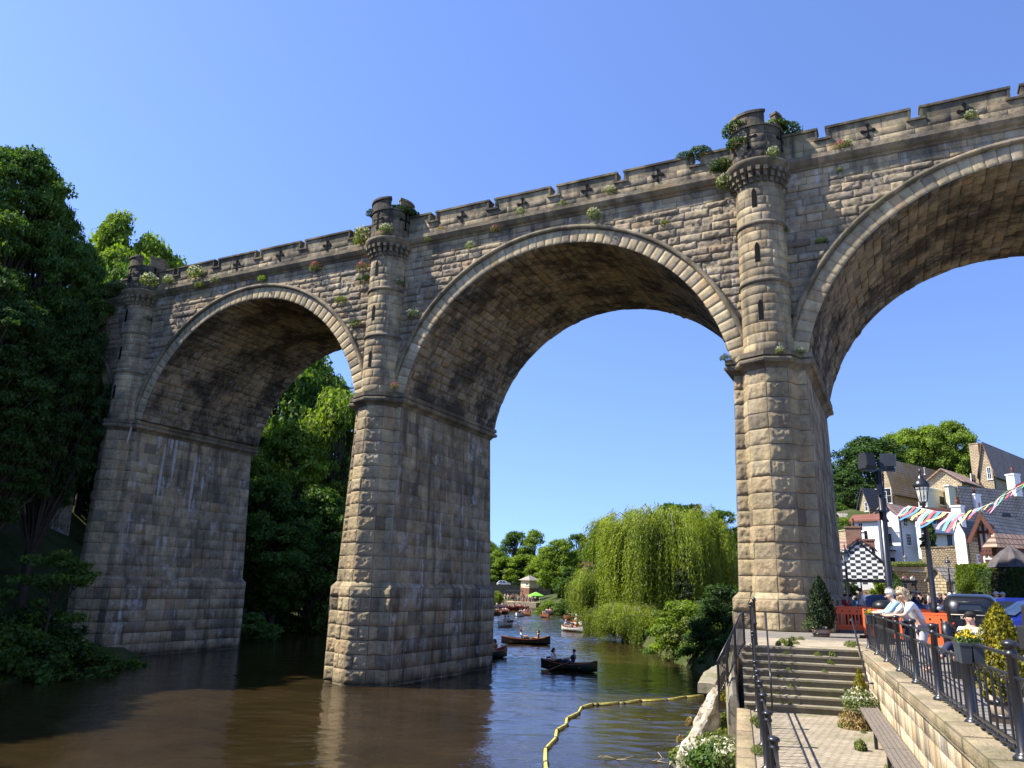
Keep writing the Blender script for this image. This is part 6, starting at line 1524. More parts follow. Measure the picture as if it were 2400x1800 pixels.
# ---- planters hung on the fence
GP = 'dark grey planter boxes on the fence'
for i, (px, py, lb) in enumerate([(2043, 1430, 'grey planter box of yellow and cream flowers at the far end of the fence'), (2275, 1478, 'grey planter box with yellow pansies hung on the fence near the man in sunglasses')]):
    a = None
    for t in np.linspace(8, 30, 600):
        q_ = pr(PT(fl(t), t, 4.45))
        if q_[0] < px: a = t; break
    e = empty('planter_box', PT(fl(a) - .02, a, 4.42), PR - .06, lb, 'planter', GP)
    e.scale = (.7, .7, .7)
    m = MB(); m.box((0, 0, .09), (.36, .62, .04)); m.build('rim', simple('grey_planter', (.045, .055, .065), .5) if i == 0 else bpy.data.materials['grey_planter'], e)
    for x in (-.09, .09):
        for y in (-.15, .15): m = MB(); m.box((x, y, -.07), (.14, .25, .28), taper=1.22); m.build('trough', bpy.data.materials['grey_planter'], e)
    o = link('flowers', plantmesh('pf', 900, .38, .34, .07, 70 + i, .45), LM['yellow'], e, (0, 0, .08)); o.scale = (.5, .85, .72)
for tq in np.linspace(9, 24, 900):
    if pr(PT(fl(tq) + .55, tq, 4.4))[0] < 2348: break
e = pot(PT(fl(tq) + .55, tq, ZP), .26, .32, TUB, 'tub with a tall golden conifer behind the fence at the right', sc=1)
o = link('golden_conifer', cone_tree('gc', 1.15, .30, 7000, .05, 8), LM['golden'], e, (0, 0, .26))
# ---------------------------------------------------------------- people
SKIN = simple('skin', (.52, .29, .20), .55, var=.06); SKINP = simple('skin_pale', (.62, .38, .28), .55, var=.05)
def cloth(n, c): return simple('cloth_' + n, c, .85, var=.1, scale=12)
CL = {n: cloth(n, c) for n, c in dict(white=(.72, .72, .70), cream=(.62, .56, .44), navy=(.02, .025, .06), black=(.014, .014, .016), grey=(.22, .22, .24), lblue=(.30, .50, .60), red=(.35, .02, .025), pink=(.55, .28, .32), denim=(.06, .09, .16), khaki=(.22, .18, .11), mauve=(.33, .23, .38), brown=(.12, .06, .03), olive=(.12, .12, .05), orange=(.6, .2, .06), teal=(.10, .22, .26), ltgrey=(.42, .40, .42)).items()}
HR = {n: simple('hair_' + n, c, .7, var=.25, scale=20) for n, c in dict(dark=(.02, .014, .01), brown=(.08, .045, .025), blond=(.62, .50, .33), white=(.72, .70, .66), grey=(.35, .33, .31)).items()}
def skinned(verts, edges, radii, sub=1, root=0):
    me = bpy.data.meshes.new('sk'); me.from_pydata([Vector(v) for v in verts], edges, []); o = bpy.data.objects.new('sk', me); COL.objects.link(o)
    md = o.modifiers.new('s', 'SKIN'); sv = me.skin_vertices[0].data
    for i, r in enumerate(radii): sv[i].radius = (r, r) if not isinstance(r, tuple) else r
    sv[root].use_root = True
    s2 = o.modifiers.new('ss', 'SUBSURF'); s2.levels = sub; s2.render_levels = sub
    dg = bpy.context.evaluated_depsgraph_get(); ev = o.evaluated_get(dg); m2 = bpy.data.meshes.new_from_object(ev); bpy.data.objects.remove(o)
    m2.polygons.foreach_set('use_smooth', np.ones(len(m2.polygons), bool)); m2.materials.clear(); return m2
def figure(J, hair='short', skirt=False, long_t=False, detail=False, hat=False, glasses=False):
    """J: joints dict -> meshes for body, shirt, trousers, hair"""
    v = {k: Vector(x) for k, x in J.items()}
    names = ['pel', 'sp', 'ch', 'nk', 'hd0', 'hd1', 'shL', 'elL', 'wrL', 'haL', 'shR', 'elR', 'wrR', 'haR', 'hpL', 'knL', 'anL', 'toL', 'hpR', 'knR', 'anR', 'toR']
    rad = dict(pel=.13, sp=.125, ch=.15, nk=.055, hd0=.082, hd1=.09, sh=.058, el=.042, wr=.03, ha=.036, hp=.088, kn=.058, an=.04, to=.04)
    V = [v[n] for n in names]; Rr = [(rad.get(n, rad.get(n[:2])), rad.get(n, rad.get(n[:2]))) for n in names]
    Rr[0] = (.15, .11); Rr[1] = (.14, .1); Rr[2] = (.16, .11)
    ix = {n: i for i, n in enumerate(names)}; E = [('pel', 'sp'), ('sp', 'ch'), ('ch', 'nk'), ('nk', 'hd0'), ('hd0', 'hd1')]
    for s in 'LR': E += [('ch', 'sh' + s), ('sh' + s, 'el' + s), ('el' + s, 'wr' + s), ('wr' + s, 'ha' + s), ('pel', 'hp' + s), ('hp' + s, 'kn' + s), ('kn' + s, 'an' + s), ('an' + s, 'to' + s)]
    if detail:
        for s in 'LR':
            d = (v['ha' + s] - v['wr' + s]).normalized(); sd = d.cross(Vector((0, 0, 1))).normalized(); dwn = sd.cross(d)
            for k in range(4):
                b = v['ha' + s] + sd * (.027 - .018 * k); n0 = len(V); ln = (.034, .04, .037, .028)[k]
                V += [b + d * ln * .6, b + d * ln * 1.3 + dwn * .012, b + d * ln * 1.7 + dwn * .035]; Rr += [(.0095, .0095), (.0088, .0088), (.007, .007)]
                names += ['f'] * 3; E += [(ix['ha' + s], n0), (n0, n0 + 1), (n0 + 1, n0 + 2)]
            n0 = len(V); b = v['wr' + s].lerp(v['ha' + s], .5); V += [b + sd * .04 + d * .015, b + sd * .055 + d * .045]; Rr += [(.011, .011), (.009, .009)]; names += ['f'] * 2; E += [(ix['ha' + s], n0), (n0, n0 + 1)]
    E = [(ix[a] if isinstance(a, str) else a, ix[b] if isinstance(b, str) else b) for a, b in E]
    out = dict(body=skinned(V, E, Rr, 2 if detail else 1))
    up = (v['hd1'] - v['hd0']).normalized(); f = v.get('face', Vector((0, -1, 0))).normalized(); f = (f - up * f.dot(up)).normalized(); s_ = f.cross(up); c = (v['hd0'] + v['hd1']) / 2
    # face: nose, ears, eyes and mouth as small shapes on the head
    fm = MB(); fm.blob(tuple(c + f * .105 - up * .012), (.014, .018, .022), n=6, k=4); fm.blob(tuple(c + s_ * .09), (.012, .02, .03), n=6, k=4); fm.blob(tuple(c - s_ * .09), (.012, .02, .03), n=6, k=4); out['face'] = fm.mesh('face')
    em = MB()
    if glasses:
        for q in (-1, 1): em.blob(tuple(c + f * .098 + s_ * q * .035 + up * .022), (.028, .02, .019), n=8, k=4)
        em.beam(c + f * .09 + s_ * .065 + up * .025, c + s_ * .092 + up * .022, .008); em.beam(c + f * .09 - s_ * .065 + up * .025, c - s_ * .092 + up * .022, .008)
    else:
        for q in (-1, 1): em.blob(tuple(c + f * .094 + s_ * q * .032 + up * .02), (.012, .008, .007), n=6, k=4)
    em.blob(tuple(c + f * .092 - up * .05), (.02, .008, .005), n=6, k=3); out['features'] = em.mesh('features')
    # hair cap
    hv = []; hb = MB(); r = .112; hc = c + up * .022 - f * .016; n, k = 14, 9; rings = []
    for i in range(k + 1):
        th = math.pi * i / k
        for j in range(n):
            a = 2 * math.pi * j / n; dz = math.cos(th); dr = math.sin(th); dirv = f * dr * math.cos(a) + s_ * dr * math.sin(a) + up * dz
            fr = max(0, dirv.dot(f)); rr = r * (1 + .05 * math.sin(5 * a + 3 * th))
            low = dz < (.25 if fr > .25 else -.35 if hair == 'short' else -.8)
            if hair == 'long' and fr < .35 and dz < 0: rr *= 1.15
            if low: rr *= .55
            hv.append(hc + dirv * rr * (1.0 if not (hair == 'long' and dz < -.3 and fr < .3) else 1.35))
    hb.add([tuple(p) for p in hv], [(i * n + j, i * n + (j + 1) % n, (i + 1) * n + (j + 1) % n, (i + 1) * n + j) for i in range(k) for j in range(n)], 0, True); out['hair'] = hb.mesh('hair')
    # shirt over trunk and upper arms
    k_ = .78 if not long_t else 1.0
    sv = [v['pel'] + (v['sp'] - v['pel']) * .1, v['sp'], v['ch'], v['ch'].lerp(v['nk'], .62)]; sr = [(.17, .13), (.158, .118), (.178, .128), (.078, .078)]; se = [(0, 1), (1, 2), (2, 3)]
    for s in 'LR':
        n0 = len(sv); e_ = v['sh' + s].lerp(v['el' + s], k_); sv += [v['sh' + s], e_]; sr += [(.074, .074), (.062, .062)]; se += [(2, n0), (n0, n0 + 1)]
        if long_t: sv += [v['el' + s].lerp(v['wr' + s], .9)]; sr += [(.045, .045)]; se += [(n0 + 1, n0 + 2)]
    out['shirt'] = skinned(sv, se, sr, 1 if not detail else 2)
    tv = [v['pel'] + Vector((0, 0, .02))]; tr = [(.16, .122)]; te = []; kk = .45 if skirt else .96
    for s in 'LR':
        n0 = len(tv); an = v['knL' if s == 'L' else 'knR'].lerp(v['an' + s], .92 if not skirt else .05); tv += [v['hp' + s], v['hp' + s].lerp(v['kn' + s], .95 if not skirt else .9)]; tr += [(.102, .102), (.082, .082)]; te += [(0, n0), (n0, n0 + 1)]
        if not skirt: tv += [an]; tr += [(.062, .062)]; te += [(n0 + 1, n0 + 2)]
    out['trousers'] = skinned(tv, te, tr)
    if hat:
        q = MB(); q.blob(tuple(c + up * .055 - f * .005), (.115, .115, .075), n=12, k=6); q.box(tuple(c + f * .13 + up * .05), (.15, .15, .015)); out['hat'] = q.mesh('hat')
    return out
def stand(sp=.1, arm='down', h=1.72, lean=0.0, walk=0.0):
    k = h / 1.72
    J = dict(pel=(0, 0, .95), sp=(0, -lean * .4, 1.13), ch=(0, -lean, 1.36), nk=(0, -lean * 1.3, 1.49), hd0=(0, -lean * 1.5 - .01, 1.565), hd1=(0, -lean * 1.6 - .015, 1.64),
             hpL=(.09, 0, .88), knL=(.10, -.02 - walk, .5), anL=(.11, walk * .8, .09), toL=(.13, -.13 + walk * .8, .04), hpR=(-.09, 0, .88), knR=(-.10, -.02 + walk * .3, .5), anR=(-.11, -walk * .9, .09), toR=(-.13, -.13 - walk * .9, .04),
             shL=(.19, -lean, 1.40), shR=(-.19, -lean, 1.40), face=(0, -1, 0))
    A = dict(down=((.25, .02, 1.13), (.27, -.05, .89), (.27, -.08, .8)), hips=((.33, .08, 1.16), (.2, -.02, .99), (.16, -.04, .97)), phone=((.27, -.06, 1.14), (.13, -.28, 1.26), (.09, -.33, 1.31)), fold=((.26, -.06, 1.14), (.06, -.22, 1.15), (-.02, -.22, 1.17)))
    for s, q in (('L', 1), ('R', -1)):
        e, w_, ha = A[arm if not (arm == 'phone' and s == 'R') else 'down']; J['el' + s] = (e[0] * q, e[1] - lean, e[2]); J['wr' + s] = (w_[0] * q, w_[1] - lean, w_[2]); J['ha' + s] = (ha[0] * q, ha[1] - lean, ha[2])
    return {n: (x[0] * k, x[1] * k, x[2] * k) if n != 'face' else x for n, x in J.items()}
def sit(arm='row', lean=.0, reach=.45):
    J = dict(pel=(0, 0, .10), sp=(0, .02 + lean * .3, .27), ch=(0, .03 + lean, .48), nk=(0, .03 + lean * 1.3, .61), hd0=(0, .01 + lean * 1.4, .69), hd1=(0, .0 + lean * 1.5, .765), hpL=(.09, -.05, .08), knL=(.13, -.42, .28), anL=(.13, -.7, .02), toL=(.14, -.82, .04),
             hpR=(-.09, -.05, .08), knR=(-.13, -.42, .28), anR=(-.13, -.7, .02), toR=(-.14, -.82, .04), shL=(.19, .03 + lean, .52), shR=(-.19, .03 + lean, .52), face=(0, -1, 0))
    for s, q in (('L', 1), ('R', -1)):
        if arm == 'row': e, w_, ha = (.3, -.12 + lean, .34), (.26, -reach * .8, .36), (.25, -reach, .37)
        else: e, w_, ha = (.27, .0 + lean, .27), (.15, -.22, .27), (.10, -.3, .28)
        J['el' + s] = (e[0] * q, e[1], e[2]); J['wr' + s] = (w_[0] * q, w_[1], w_[2]); J['ha' + s] = (ha[0] * q, ha[1], ha[2])
    return J
FIG = dict(a=figure(stand(arm='down')), b=figure(stand(arm='hips'), 'long'), c=figure(stand(arm='phone')), d=figure(stand(arm='fold'), 'long', True), e=figure(stand(arm='down', walk=.14), 'short', True), f=figure(stand(arm='down'), hat=True, glasses=True),
           row=figure(sit('row', .06)), pas=figure(sit('lap'), 'long'), pas2=figure(sit('lap', .1)))
for m_ in FIG.values():
    for q in m_.values(): q.materials.append(SKIN)
def person(kind, loc, rz, shirt, legs, hair, label, group=None, s=1.0, skin=None, F=None):
    M_ = (F or FIG[kind]); skin = skin or SKIN
    def ob(nm, me, mt, par=None):
        o = bpy.data.objects.new(nm, me); COL.objects.link(o)
        if not me.materials: me.materials.append(mt)
        o.material_slots[0].link = 'OBJECT'; o.material_slots[0].material = mt
        if par: o.parent = par
        return o
    b = ob('person', M_['body'], skin); b.location = loc; b.rotation_euler = (0, 0, rz); b.scale = (s, s, s); tag(b, label, 'person', group)
    ob('nose_and_ears', M_['face'], skin, b); ob('eyes_and_mouth', M_['features'], BLACKP, b); ob('hair', M_['hair'], HR[hair], b); ob('shirt', M_['shirt'], CL[shirt], b); ob('trousers', M_['trousers'], CL[legs], b)
    if 'hat' in M_: ob('cap', M_['hat'], CL['ltgrey'], b)
    return b
def atpx(px, Y, z=ZP): p = gy(px, 1395, Y); return Vector((p.x, Y, z))
# two women leaning on the fence
def onfence(px, off, z=ZP):
    for t in np.linspace(9, 30, 1500):
        P = PT(fl(t) + off, t, z)
        if pr((P.x, P.y, 4.8))[0] < px: return P, t
    return PT(fl(16) + off, 16, z), 16
JL = dict(pel=(0, .30, .93), sp=(0, .22, 1.10), ch=(0, .08, 1.28), nk=(0, .0, 1.40), hd0=(0, -.05, 1.475), hd1=(0, -.075, 1.55), hpL=(.09, .30, .86), knL=(.1, .22, .48), anL=(.1, .36, .09), toL=(.11, .2, .04), hpR=(-.09, .3, .86), knR=(-.1, .26, .48), anR=(-.12, .42, .09), toR=(-.13, .27, .04),
          shL=(.18, .05, 1.33), shR=(-.18, .05, 1.33), elL=(.26, -.14, 1.11), wrL=(.12, -.36, 1.10), haL=(.05, -.44, 1.09), elR=(-.26, -.14, 1.11), wrR=(-.10, -.38, 1.12), haR=(-.03, -.45, 1.10), face=(.25, -1, -.15))
Fb = figure(JL, 'long', False, False, True, False, True); Fa = figure(JL, 'short', False, True, True, False, False)
for F_ in (Fa, Fb):
    for q in F_.values(): q.materials.append(SKIN)
def hairstrands(F_, J, n, ln, seed, dn):
    rng = np.random.default_rng(seed); me = F_['hair']; k = len(me.vertices); v = np.empty(k * 3); me.vertices.foreach_get('co', v); v = v.reshape(-1, 3); c = v.mean(0)
    q = v[rng.integers(0, k, n)] + rng.normal(size=(n, 3)) * .012; nn = q - c; nn /= np.linalg.norm(nn, axis=1)[:, None]; q = q + nn * .004; ok = (nn @ (np.array(J['face']) / np.linalg.norm(J['face']))) < .55
    q = q[ok]; nn = nn[ok]; return leaves_mesh('strands', q, nn * 2, ln, rng, .13, droop=np.tile([0, .1, dn], (len(q), 1)))
Sb = hairstrands(Fb, JL, 2600, .075, 1, -1.0); Sa = hairstrands(Fa, JL, 1800, .04, 2, -.5)
frz = PR - math.pi / 2 - .06   # faces the river (local -y turned towards -lateral)
Pb, tb_ = onfence(2122, .28); Pa, ta_ = onfence(2093, .30)
ob_ = person('x', Pb, frz + .25, 'white', 'ltgrey', 'blond', 'blonde woman in sunglasses and a white T-shirt leaning her forearms on the fence', None, .98, SKINP, Fb)
oa_ = person('x', Pa, frz + .05, 'lblue', 'navy', 'white', 'white-haired woman in a pale blue top leaning over the fence beside the blonde woman', None, .98, SKINP, Fa)
link('hair_strands', Sb, HR['blond'], ob_); link('hair_strands', Sa, HR['white'], oa_)
# man with a backpack at the right edge
P, t_ = onfence(2468, .55); e = person('a', P, frz + math.pi + .5, 'white', 'grey', 'grey', 'man in a white T-shirt with a black backpack cut by the right edge', None, 1.02, SKINP)
m = MB(); m.box((0, .19, 1.2), (.28, .14, .44), taper=.8); m.box((0, .3, 1.1), (.22, .06, .24)); m.tube([(.11, .1, 1.42), (.12, -.12, 1.38), (.14, -.13, 1.2), (.13, .1, 1.02)], .02, 6); m.tube([(-.11, .1, 1.42), (-.12, -.12, 1.38), (-.14, -.13, 1.2), (-.13, .1, 1.02)], .02, 6)
bp_ = m.build('backpack', CL['black'], None, bevel=.02); bp_.location = P; bp_.rotation_euler = (0, 0, frz + math.pi + .5); tag(bp_, 'black backpack worn by the man at the right edge', 'backpack')
m = MB(); m.box((0, 0, .22), (.45, .5, .44)); st_ = atpx(2256, 15.2); tag(m.build('stool', BLACKP, None, st_, .3), 'low black seat behind the planter box by the black vintage car', 'seat')
person('pas2', st_ + Vector((0, 0, .36)), R_(-60), 'white', 'navy', 'dark', 'dark-haired man sitting low behind the yellow pansies', None, 1.0)
GC = 'people on the promenade'
CR = [('c', 2017, 33, 1.7, 'white', 'denim', 'dark', 'man in a pale grey T-shirt standing with his back turned beside the blue car'), ('a', 1981, 33.5, .6, 'red', 'black', 'dark', 'boy in a red T-shirt in the shade beside the right pier'),
      ('a', 1994, 36, 2.2, 'teal', 'black', 'dark', 'person in dark clothes next to the boy in red'), ('e', 2134, 46, ZP, 'navy', 'khaki', 'brown', 'man in a dark blue shirt behind the white-haired woman'),
      ('f', 2145, 40, .4, 'black', 'khaki', 'dark', 'man with a white cap and black top right of the blonde woman'), ('a', 2154, 47, 2.6, 'black', 'black', 'dark', 'man in black with dark hair left of the lamp column'),
      ('b', 2163, 52, .3, 'olive', 'brown', 'dark', 'person in an olive patterned top left of the lamp column'), ('b', 2167, 44, 3.3, 'lblue', 'teal', 'brown', 'child with reddish hair in a pale blue T-shirt'),
      ('d', 2187, 54, .2, 'mauve', 'black', 'blond', 'woman in a lilac top and black shorts right of the lamp column'), ('e', 2199, 50, .1, 'navy', 'denim', 'grey', 'stout man in a navy T-shirt and denim shorts'),
      ('b', 2226, 50, 3.3, 'cream', 'cream', 'white', 'white-haired person in cream seen from behind'), ('a', 2238, 47, ZP, 'white', 'khaki', 'grey', 'grey-haired man in a white shirt seen from behind'),
      ('a', 2252, 46, 3.1, 'black', 'black', 'dark', 'person with black hair above the vintage car roof'), ('b', 2284, 34, .3, 'black', 'black', 'brown', 'woman in sunglasses behind the vintage car'),
      ('c', 2298, 36, 3.0, 'navy', 'navy', 'dark', 'person in navy in front of the clipped hedge'), ('f', 2334, 32, .5, 'grey', 'denim', 'grey', 'man in a baseball cap and sunglasses behind the blue car'), ('a', 2350, 34, 2.5, 'teal', 'black', 'grey', 'man in a blue shirt next to the man in the cap'),
      ('b', 2206, 62, 1.0, 'pink', 'denim', 'brown', 'distant woman in pink by the outbuilding'), ('a', 2176, 66, 4, 'white', 'denim', 'dark', 'distant man in white behind the lamp column'), ('c', 2216, 58, 2, 'khaki', 'black', 'brown', 'distant person in khaki beside the outbuilding')]
for k, px, Y, rz, sh, lg, hr, lb in CR:
    s = 1.0
    if 'child' in lb: s = .72
    if 'boy' in lb: s = .86
    person(k, atpx(px, Y), rz, sh, lg, hr, lb, GC, s)
# ramp with two people in front of the terrace wall
m = MB(); A, B = atpx(2095, 76, 3.2), atpx(2172, 78, 3.2); m.poly_extrude([A, B, B + Vector((0, 3, 0)), A + Vector((0, 3, 0))], (0, 0, 2.1)); tag(m.build('ramp', W_STONE), 'raised stone walk in front of the terrace wall', 'ramp')
person('b', atpx(2124, 76.5, 5.3), .5, 'pink', 'denim', 'brown', 'person in pink on the raised walk under the tall white house', 'people on the raised walk'); person('e', atpx(2143, 76.5, 5.3), .3, 'white', 'black', 'dark', 'person in white with a dark bag on the raised walk under the tall white house', 'people on the raised walk')

# ---------------------------------------------------------------- cars
def paint(n, c, r=.25):
    m, nn_, b = mat_new(n); b.inputs['Base Color'].default_value = (*c, 1); b.inputs['Roughness'].default_value = r; b.inputs['Coat Weight'].default_value = .6; b.inputs['Coat Roughness'].default_value = .05; b.inputs['Metallic'].default_value = .3; return m
def loft(m, secs, mi=0, smooth=True, cap=True):
    n = len(secs[0]); vs = [p for s in secs for p in s]
    m.add(vs, [(i * n + j, i * n + (j + 1) % n, (i + 1) * n + (j + 1) % n, (i + 1) * n + j) for i in range(len(secs) - 1) for j in range(n)], mi, smooth)
    if cap:
        b = len(m.v) - len(vs); m.f.append([b + j for j in range(n)][::-1]); m.m.append(mi); m.sm.append(False); m.f.append([b + len(vs) - n + j for j in range(n)]); m.m.append(mi); m.sm.append(False)
def rsec(x, hw, z0, z1, r=.12, t=.0):
    """rounded body section in the y-z plane at x"""
    P = []
    for cy_, cz, a0 in ((-hw + r, z0 + r * .5, 180), (hw - r, z0 + r * .5, 270), (hw - r - t, z1 - r, 0), (-hw + r + t, z1 - r, 90)):
        for k in range(4): a = R_(a0 + 30 * k); P.append((x, cy_ + r * math.cos(a), cz + (r if a0 < 180 else r * .5) * math.sin(a)))
    return P
def wheels(e, xs, hw, r):
    for x in xs:
        for y in (-hw, hw):
            m = MB(); pr_ = [(r * .6, -.1), (r, -.09), (r, .09), (r * .6, .1)]; vs = []
            for q, yy in pr_:
                for j in range(18): vs.append((x + q * math.cos(j * .349), y + yy, r + q * math.sin(j * .349)))
            m.add(vs, [(i * 18 + j, i * 18 + (j + 1) % 18, (i + 1) * 18 + (j + 1) % 18, (i + 1) * 18 + j) for i in range(3) for j in range(18)], 0, True); w_ = m.build('wheel', BLACKP, e)
            m = MB(); 
            for yy in (-.06, .06): m.add([(x + r * .6 * math.cos(j * .349), y + yy, r + r * .6 * math.sin(j * .349)) for j in range(18)], [tuple(range(18))])
            m.build('rim', simple('rim', (.4, .4, .42), .3, .6) if 'rim' not in bpy.data.materials else bpy.data.materials['rim'], w_)
def modern(loc, rz, mat, label, L_=4.1, H=1.46):
    e = empty('parked_car', loc, rz, label, 'car', 'cars parked behind the fence'); m = MB()
    secs = [rsec(x, hw, z0, z1, r) for x, hw, z0, z1, r in ((-L_ / 2, .72, .35, .75, .1), (-L_ / 2 + .12, .84, .25, .92, .12), (-1.2, .87, .2, .96, .12), (0, .88, .2, .96, .12), (1.0, .87, .2, .95, .12), (L_ / 2 - .3, .84, .22, .82, .12), (L_ / 2, .7, .35, .62, .1))]
    loft(m, secs); m.build('body', mat, e)
    m = MB(); x0, x1 = -L_ / 2 + .15, 1.05; hh = H
    loft(m, [[(x0, -.80, .93), (x0, .80, .93), (x0 + .42, .62, hh - .06), (x0 + .42, -.62, hh - .06)], [(x0 + .6, -.84, .93), (x0 + .6, .84, .93), (x0 + .7, .64, hh), (x0 + .7, -.64, hh)], [(.3, -.84, .93), (.3, .84, .93), (.1, .64, hh), (.1, -.64, hh)], [(x1, -.80, .93), (x1, .80, .93), (.45, .60, hh - .07), (.45, -.60, hh - .07)]], 0, False); cab = m.build('cabin', mat, e)
    m = MB()
    for s in (-1, 1):
        for a, b in (((x0 + .5, x0 + .62), (x0 + 1.35, x0 + 1.35)), ((x0 + 1.45, x0 + 1.45), (.62, .32))):
            m = MB(); m.poly_extrude([(a[0], s * .835, .97), (b[0], s * .835, .97), (b[1], s * .675, hh - .12), (a[1], s * .675, hh - .12)], (0, s * .015, .003)); m.build('side_window', GLASS, cab)
    for (xa, xb, nm) in ((x1 + .01, .47, 'windscreen'), (x0 - .01, x0 + .40, 'rear_window')):
        m = MB(); d_ = .02 if xa > 0 else -.02; m.poly_extrude([(xa - d_ * 2, -.7, 1.0), (xa - d_ * 2, .7, 1.0), (xb + d_ * .5, .56, hh - .12), (xb + d_ * .5, -.56, hh - .12)], (d_, 0, .01)); m.build(nm, GLASS, cab)
    m = MB(); m.box((L_ / 2 - .06, .6, .66), (.14, .3, .12)); m.build('headlight', LGL, e); m = MB(); m.box((L_ / 2 - .06, -.6, .66), (.14, .3, .12)); m.build('headlight', LGL, e)
    wheels(e, (-L_ / 2 + .75, L_ / 2 - .8), .80, .31); return e
BLU = paint('dark_blue_paint', (.008, .018, .10)); BLU2 = paint('bright_blue_paint', (.015, .03, .24)); BLKC = paint('black_satin_paint', (.012, .013, .015), .35)
modern(atpx(2102, 38), R_(-14), BLU, 'dark blue hatchback facing right behind the orange barriers', 4.0, 1.48)
modern(atpx(2352, 27), R_(160), BLU2, 'bright blue car behind the vintage car and the golden conifer', 4.3, 1.5)
modern(atpx(2440, 23.5), R_(168), BLU2, 'blue car roof at the right edge behind the backpack', 4.3, 1.46)
# vintage saloon, seen from behind
e = empty('vintage_car', atpx(2274, 24.5), R_(58), 'black vintage saloon with a rounded roof and small rear window parked behind the planter', 'car', 'cars parked behind the fence')
m = MB(); S = []
for x, hw, z0, z1, r in ((-1.55, .40, .55, 1.12, .22), (-1.5, .56, .45, 1.34, .26), (-1.25, .66, .4, 1.5, .28), (-.8, .70, .38, 1.57, .28), (-.1, .70, .38, 1.57, .28), (.35, .66, .38, 1.5, .24), (.42, .6, .4, 1.12, .2), (.9, .5, .42, 1.04, .2), (1.5, .40, .45, .98, .18), (1.55, .36, .5, .95, .18)): S.append(rsec(x, hw, z0, z1, r))
loft(m, S); m.build('body', BLKC, e)
m = MB(); pts = [(-1.53, -.30, 1.12), (-1.53, .30, 1.12), (-1.49, .28, 1.32), (-1.49, -.28, 1.32)]; m.poly_extrude([(x - .03, y, z) for x, y, z in pts], (-.02, 0, 0)); m.build('rear_window', GLASS, e)
m = MB(); m.tube([(-1.575, y, z) for y, z in ((-.32, 1.1), (.32, 1.1), (.30, 1.34), (-.30, 1.34))], .016, 6, closed=True); m.build('window_trim', BLKC, e)
m = MB(); m.tube([(-1.57, -.5, .98), (-1.57, .5, .98)], .012, 5); m.tube([(-1.4, -.69, .98), (.3, -.72, .98)], .012, 5); m.build('pinstripe', CL['cream'], e)
for s in (-1, 1):
    for a, b in ((-1.0, -.5), (-.4, .2)): m = MB(); m.poly_extrude([(a, s * .70, 1.05), (b, s * .70, 1.05), (b - .03, s * .67, 1.38), (a + .05, s * .67, 1.38)], (0, s * .02, 0)); m.build('side_window', GLASS, e)
    for x0 in (-1.1, 1.1):
        m = MB(); P = []
        for k in range(9): a = math.pi * k / 8; P.append((x0 + .48 * math.cos(a), .34 + .46 * math.sin(a)))
        SS = [[(x, s * .5, z), (x, s * .8, z), (x, s * .8, z + .05), (x, s * .5, z + .05)] for x, z in P]; loft(m, SS, 0, True, False); m.build('mudguard', BLKC, e)
    m = MB(); m.blob((1.5, s * .5, .85), (.1, .12, .12)); m.build('headlight', LGL, e); m = MB(); m.blob((.45, s * .9, 1.1), (.04, .09, .07)); m.build('mirror', bpy.data.materials['rim'], e)
    m = MB(); m.blob((-1.6, s * .45, .72), (.03, .04, .04)); m.build('tail_light', CL['red'], e)
wheels(e, (-1.1, 1.1), .68, .36)
tx = bpy.data.curves.new('lettering', 'FONT'); tx.body = 'KENT'; tx.size = .13; tx.align_x = 'CENTER'; tx.extrude = .004; to_ = bpy.data.objects.new('lettering', tx); COL.objects.link(to_); dg = bpy.context.evaluated_depsgraph_get(); tme = bpy.data.meshes.new_from_object(to_.evaluated_get(dg)); bpy.data.objects.remove(to_)
o = link('lettering', tme, CL['cream'], e, (-1.585, .1, .86)); o.rotation_euler = (R_(90), 0, R_(-90))

# ---------------------------------------------------------------- boats
HULLS = dict(green=paint('hull_green', (.008, .022, .012), .4), black=paint('hull_black', (.01, .011, .012), .4), white=simple('hull_white', (.72, .71, .68), .5), red=simple('hull_red', (.33, .04, .03), .5), orange=simple('hull_orange', (.24, .10, .05), .5))
VARN = simple('varnished_wood', (.30, .11, .03), .4, var=.2, scale=6); REDIN = simple('red_inside', (.30, .035, .03), .5)
def hullmesh(L_=4.1, B=1.25, D=.42):
    n = 15; k = 7; out = []; inn = []
    for i in range(n):
        t = i / (n - 1) * 2 - 1; w_ = B / 2 * (1 - abs(t) ** 2.6) + .015; sh = D + .22 * t ** 2 + (.06 if t > .8 else 0); keel = -.08 + .16 * max(0, abs(t) - .7) * 2
        for o_, lst, th in ((0, out, 0), (1, inn, .035)):
            row = []
            for j in range(k * 2 - 1):
                a = -1 + j / (k - 1); yy = (w_ - th) * math.sin(a * math.pi / 2) if w_ > th else 0; zz = keel + th + (sh - keel - th * .4) * (abs(a) ** 2.2)
                row.append((t * L_ / 2 * (1 - .008 * o_), yy, zz))
            lst.append(row)
    m = MB(); K = k * 2 - 1
    for lst, mi in ((out, 0), (inn, 1)):
        m.add([p for r in lst for p in r], [(i * K + j, i * K + j + 1, (i + 1) * K + j + 1, (i + 1) * K + j) for i in range(n - 1) for j in range(K - 1)], mi, True)
    return m.mesh('hull'), out
HM, HO = hullmesh(); HM.materials.append(HULLS['green']); HM.materials.append(VARN)
def mk(fn): m = MB(); fn(m); return m.mesh('p')
TH = [mk(lambda m, x=x, w_=w_: m.box((x, 0, .22), (.24, w_, .035))) for x, w_ in ((-1.2, .95), (-.2, 1.2), (.9, 1.05))]
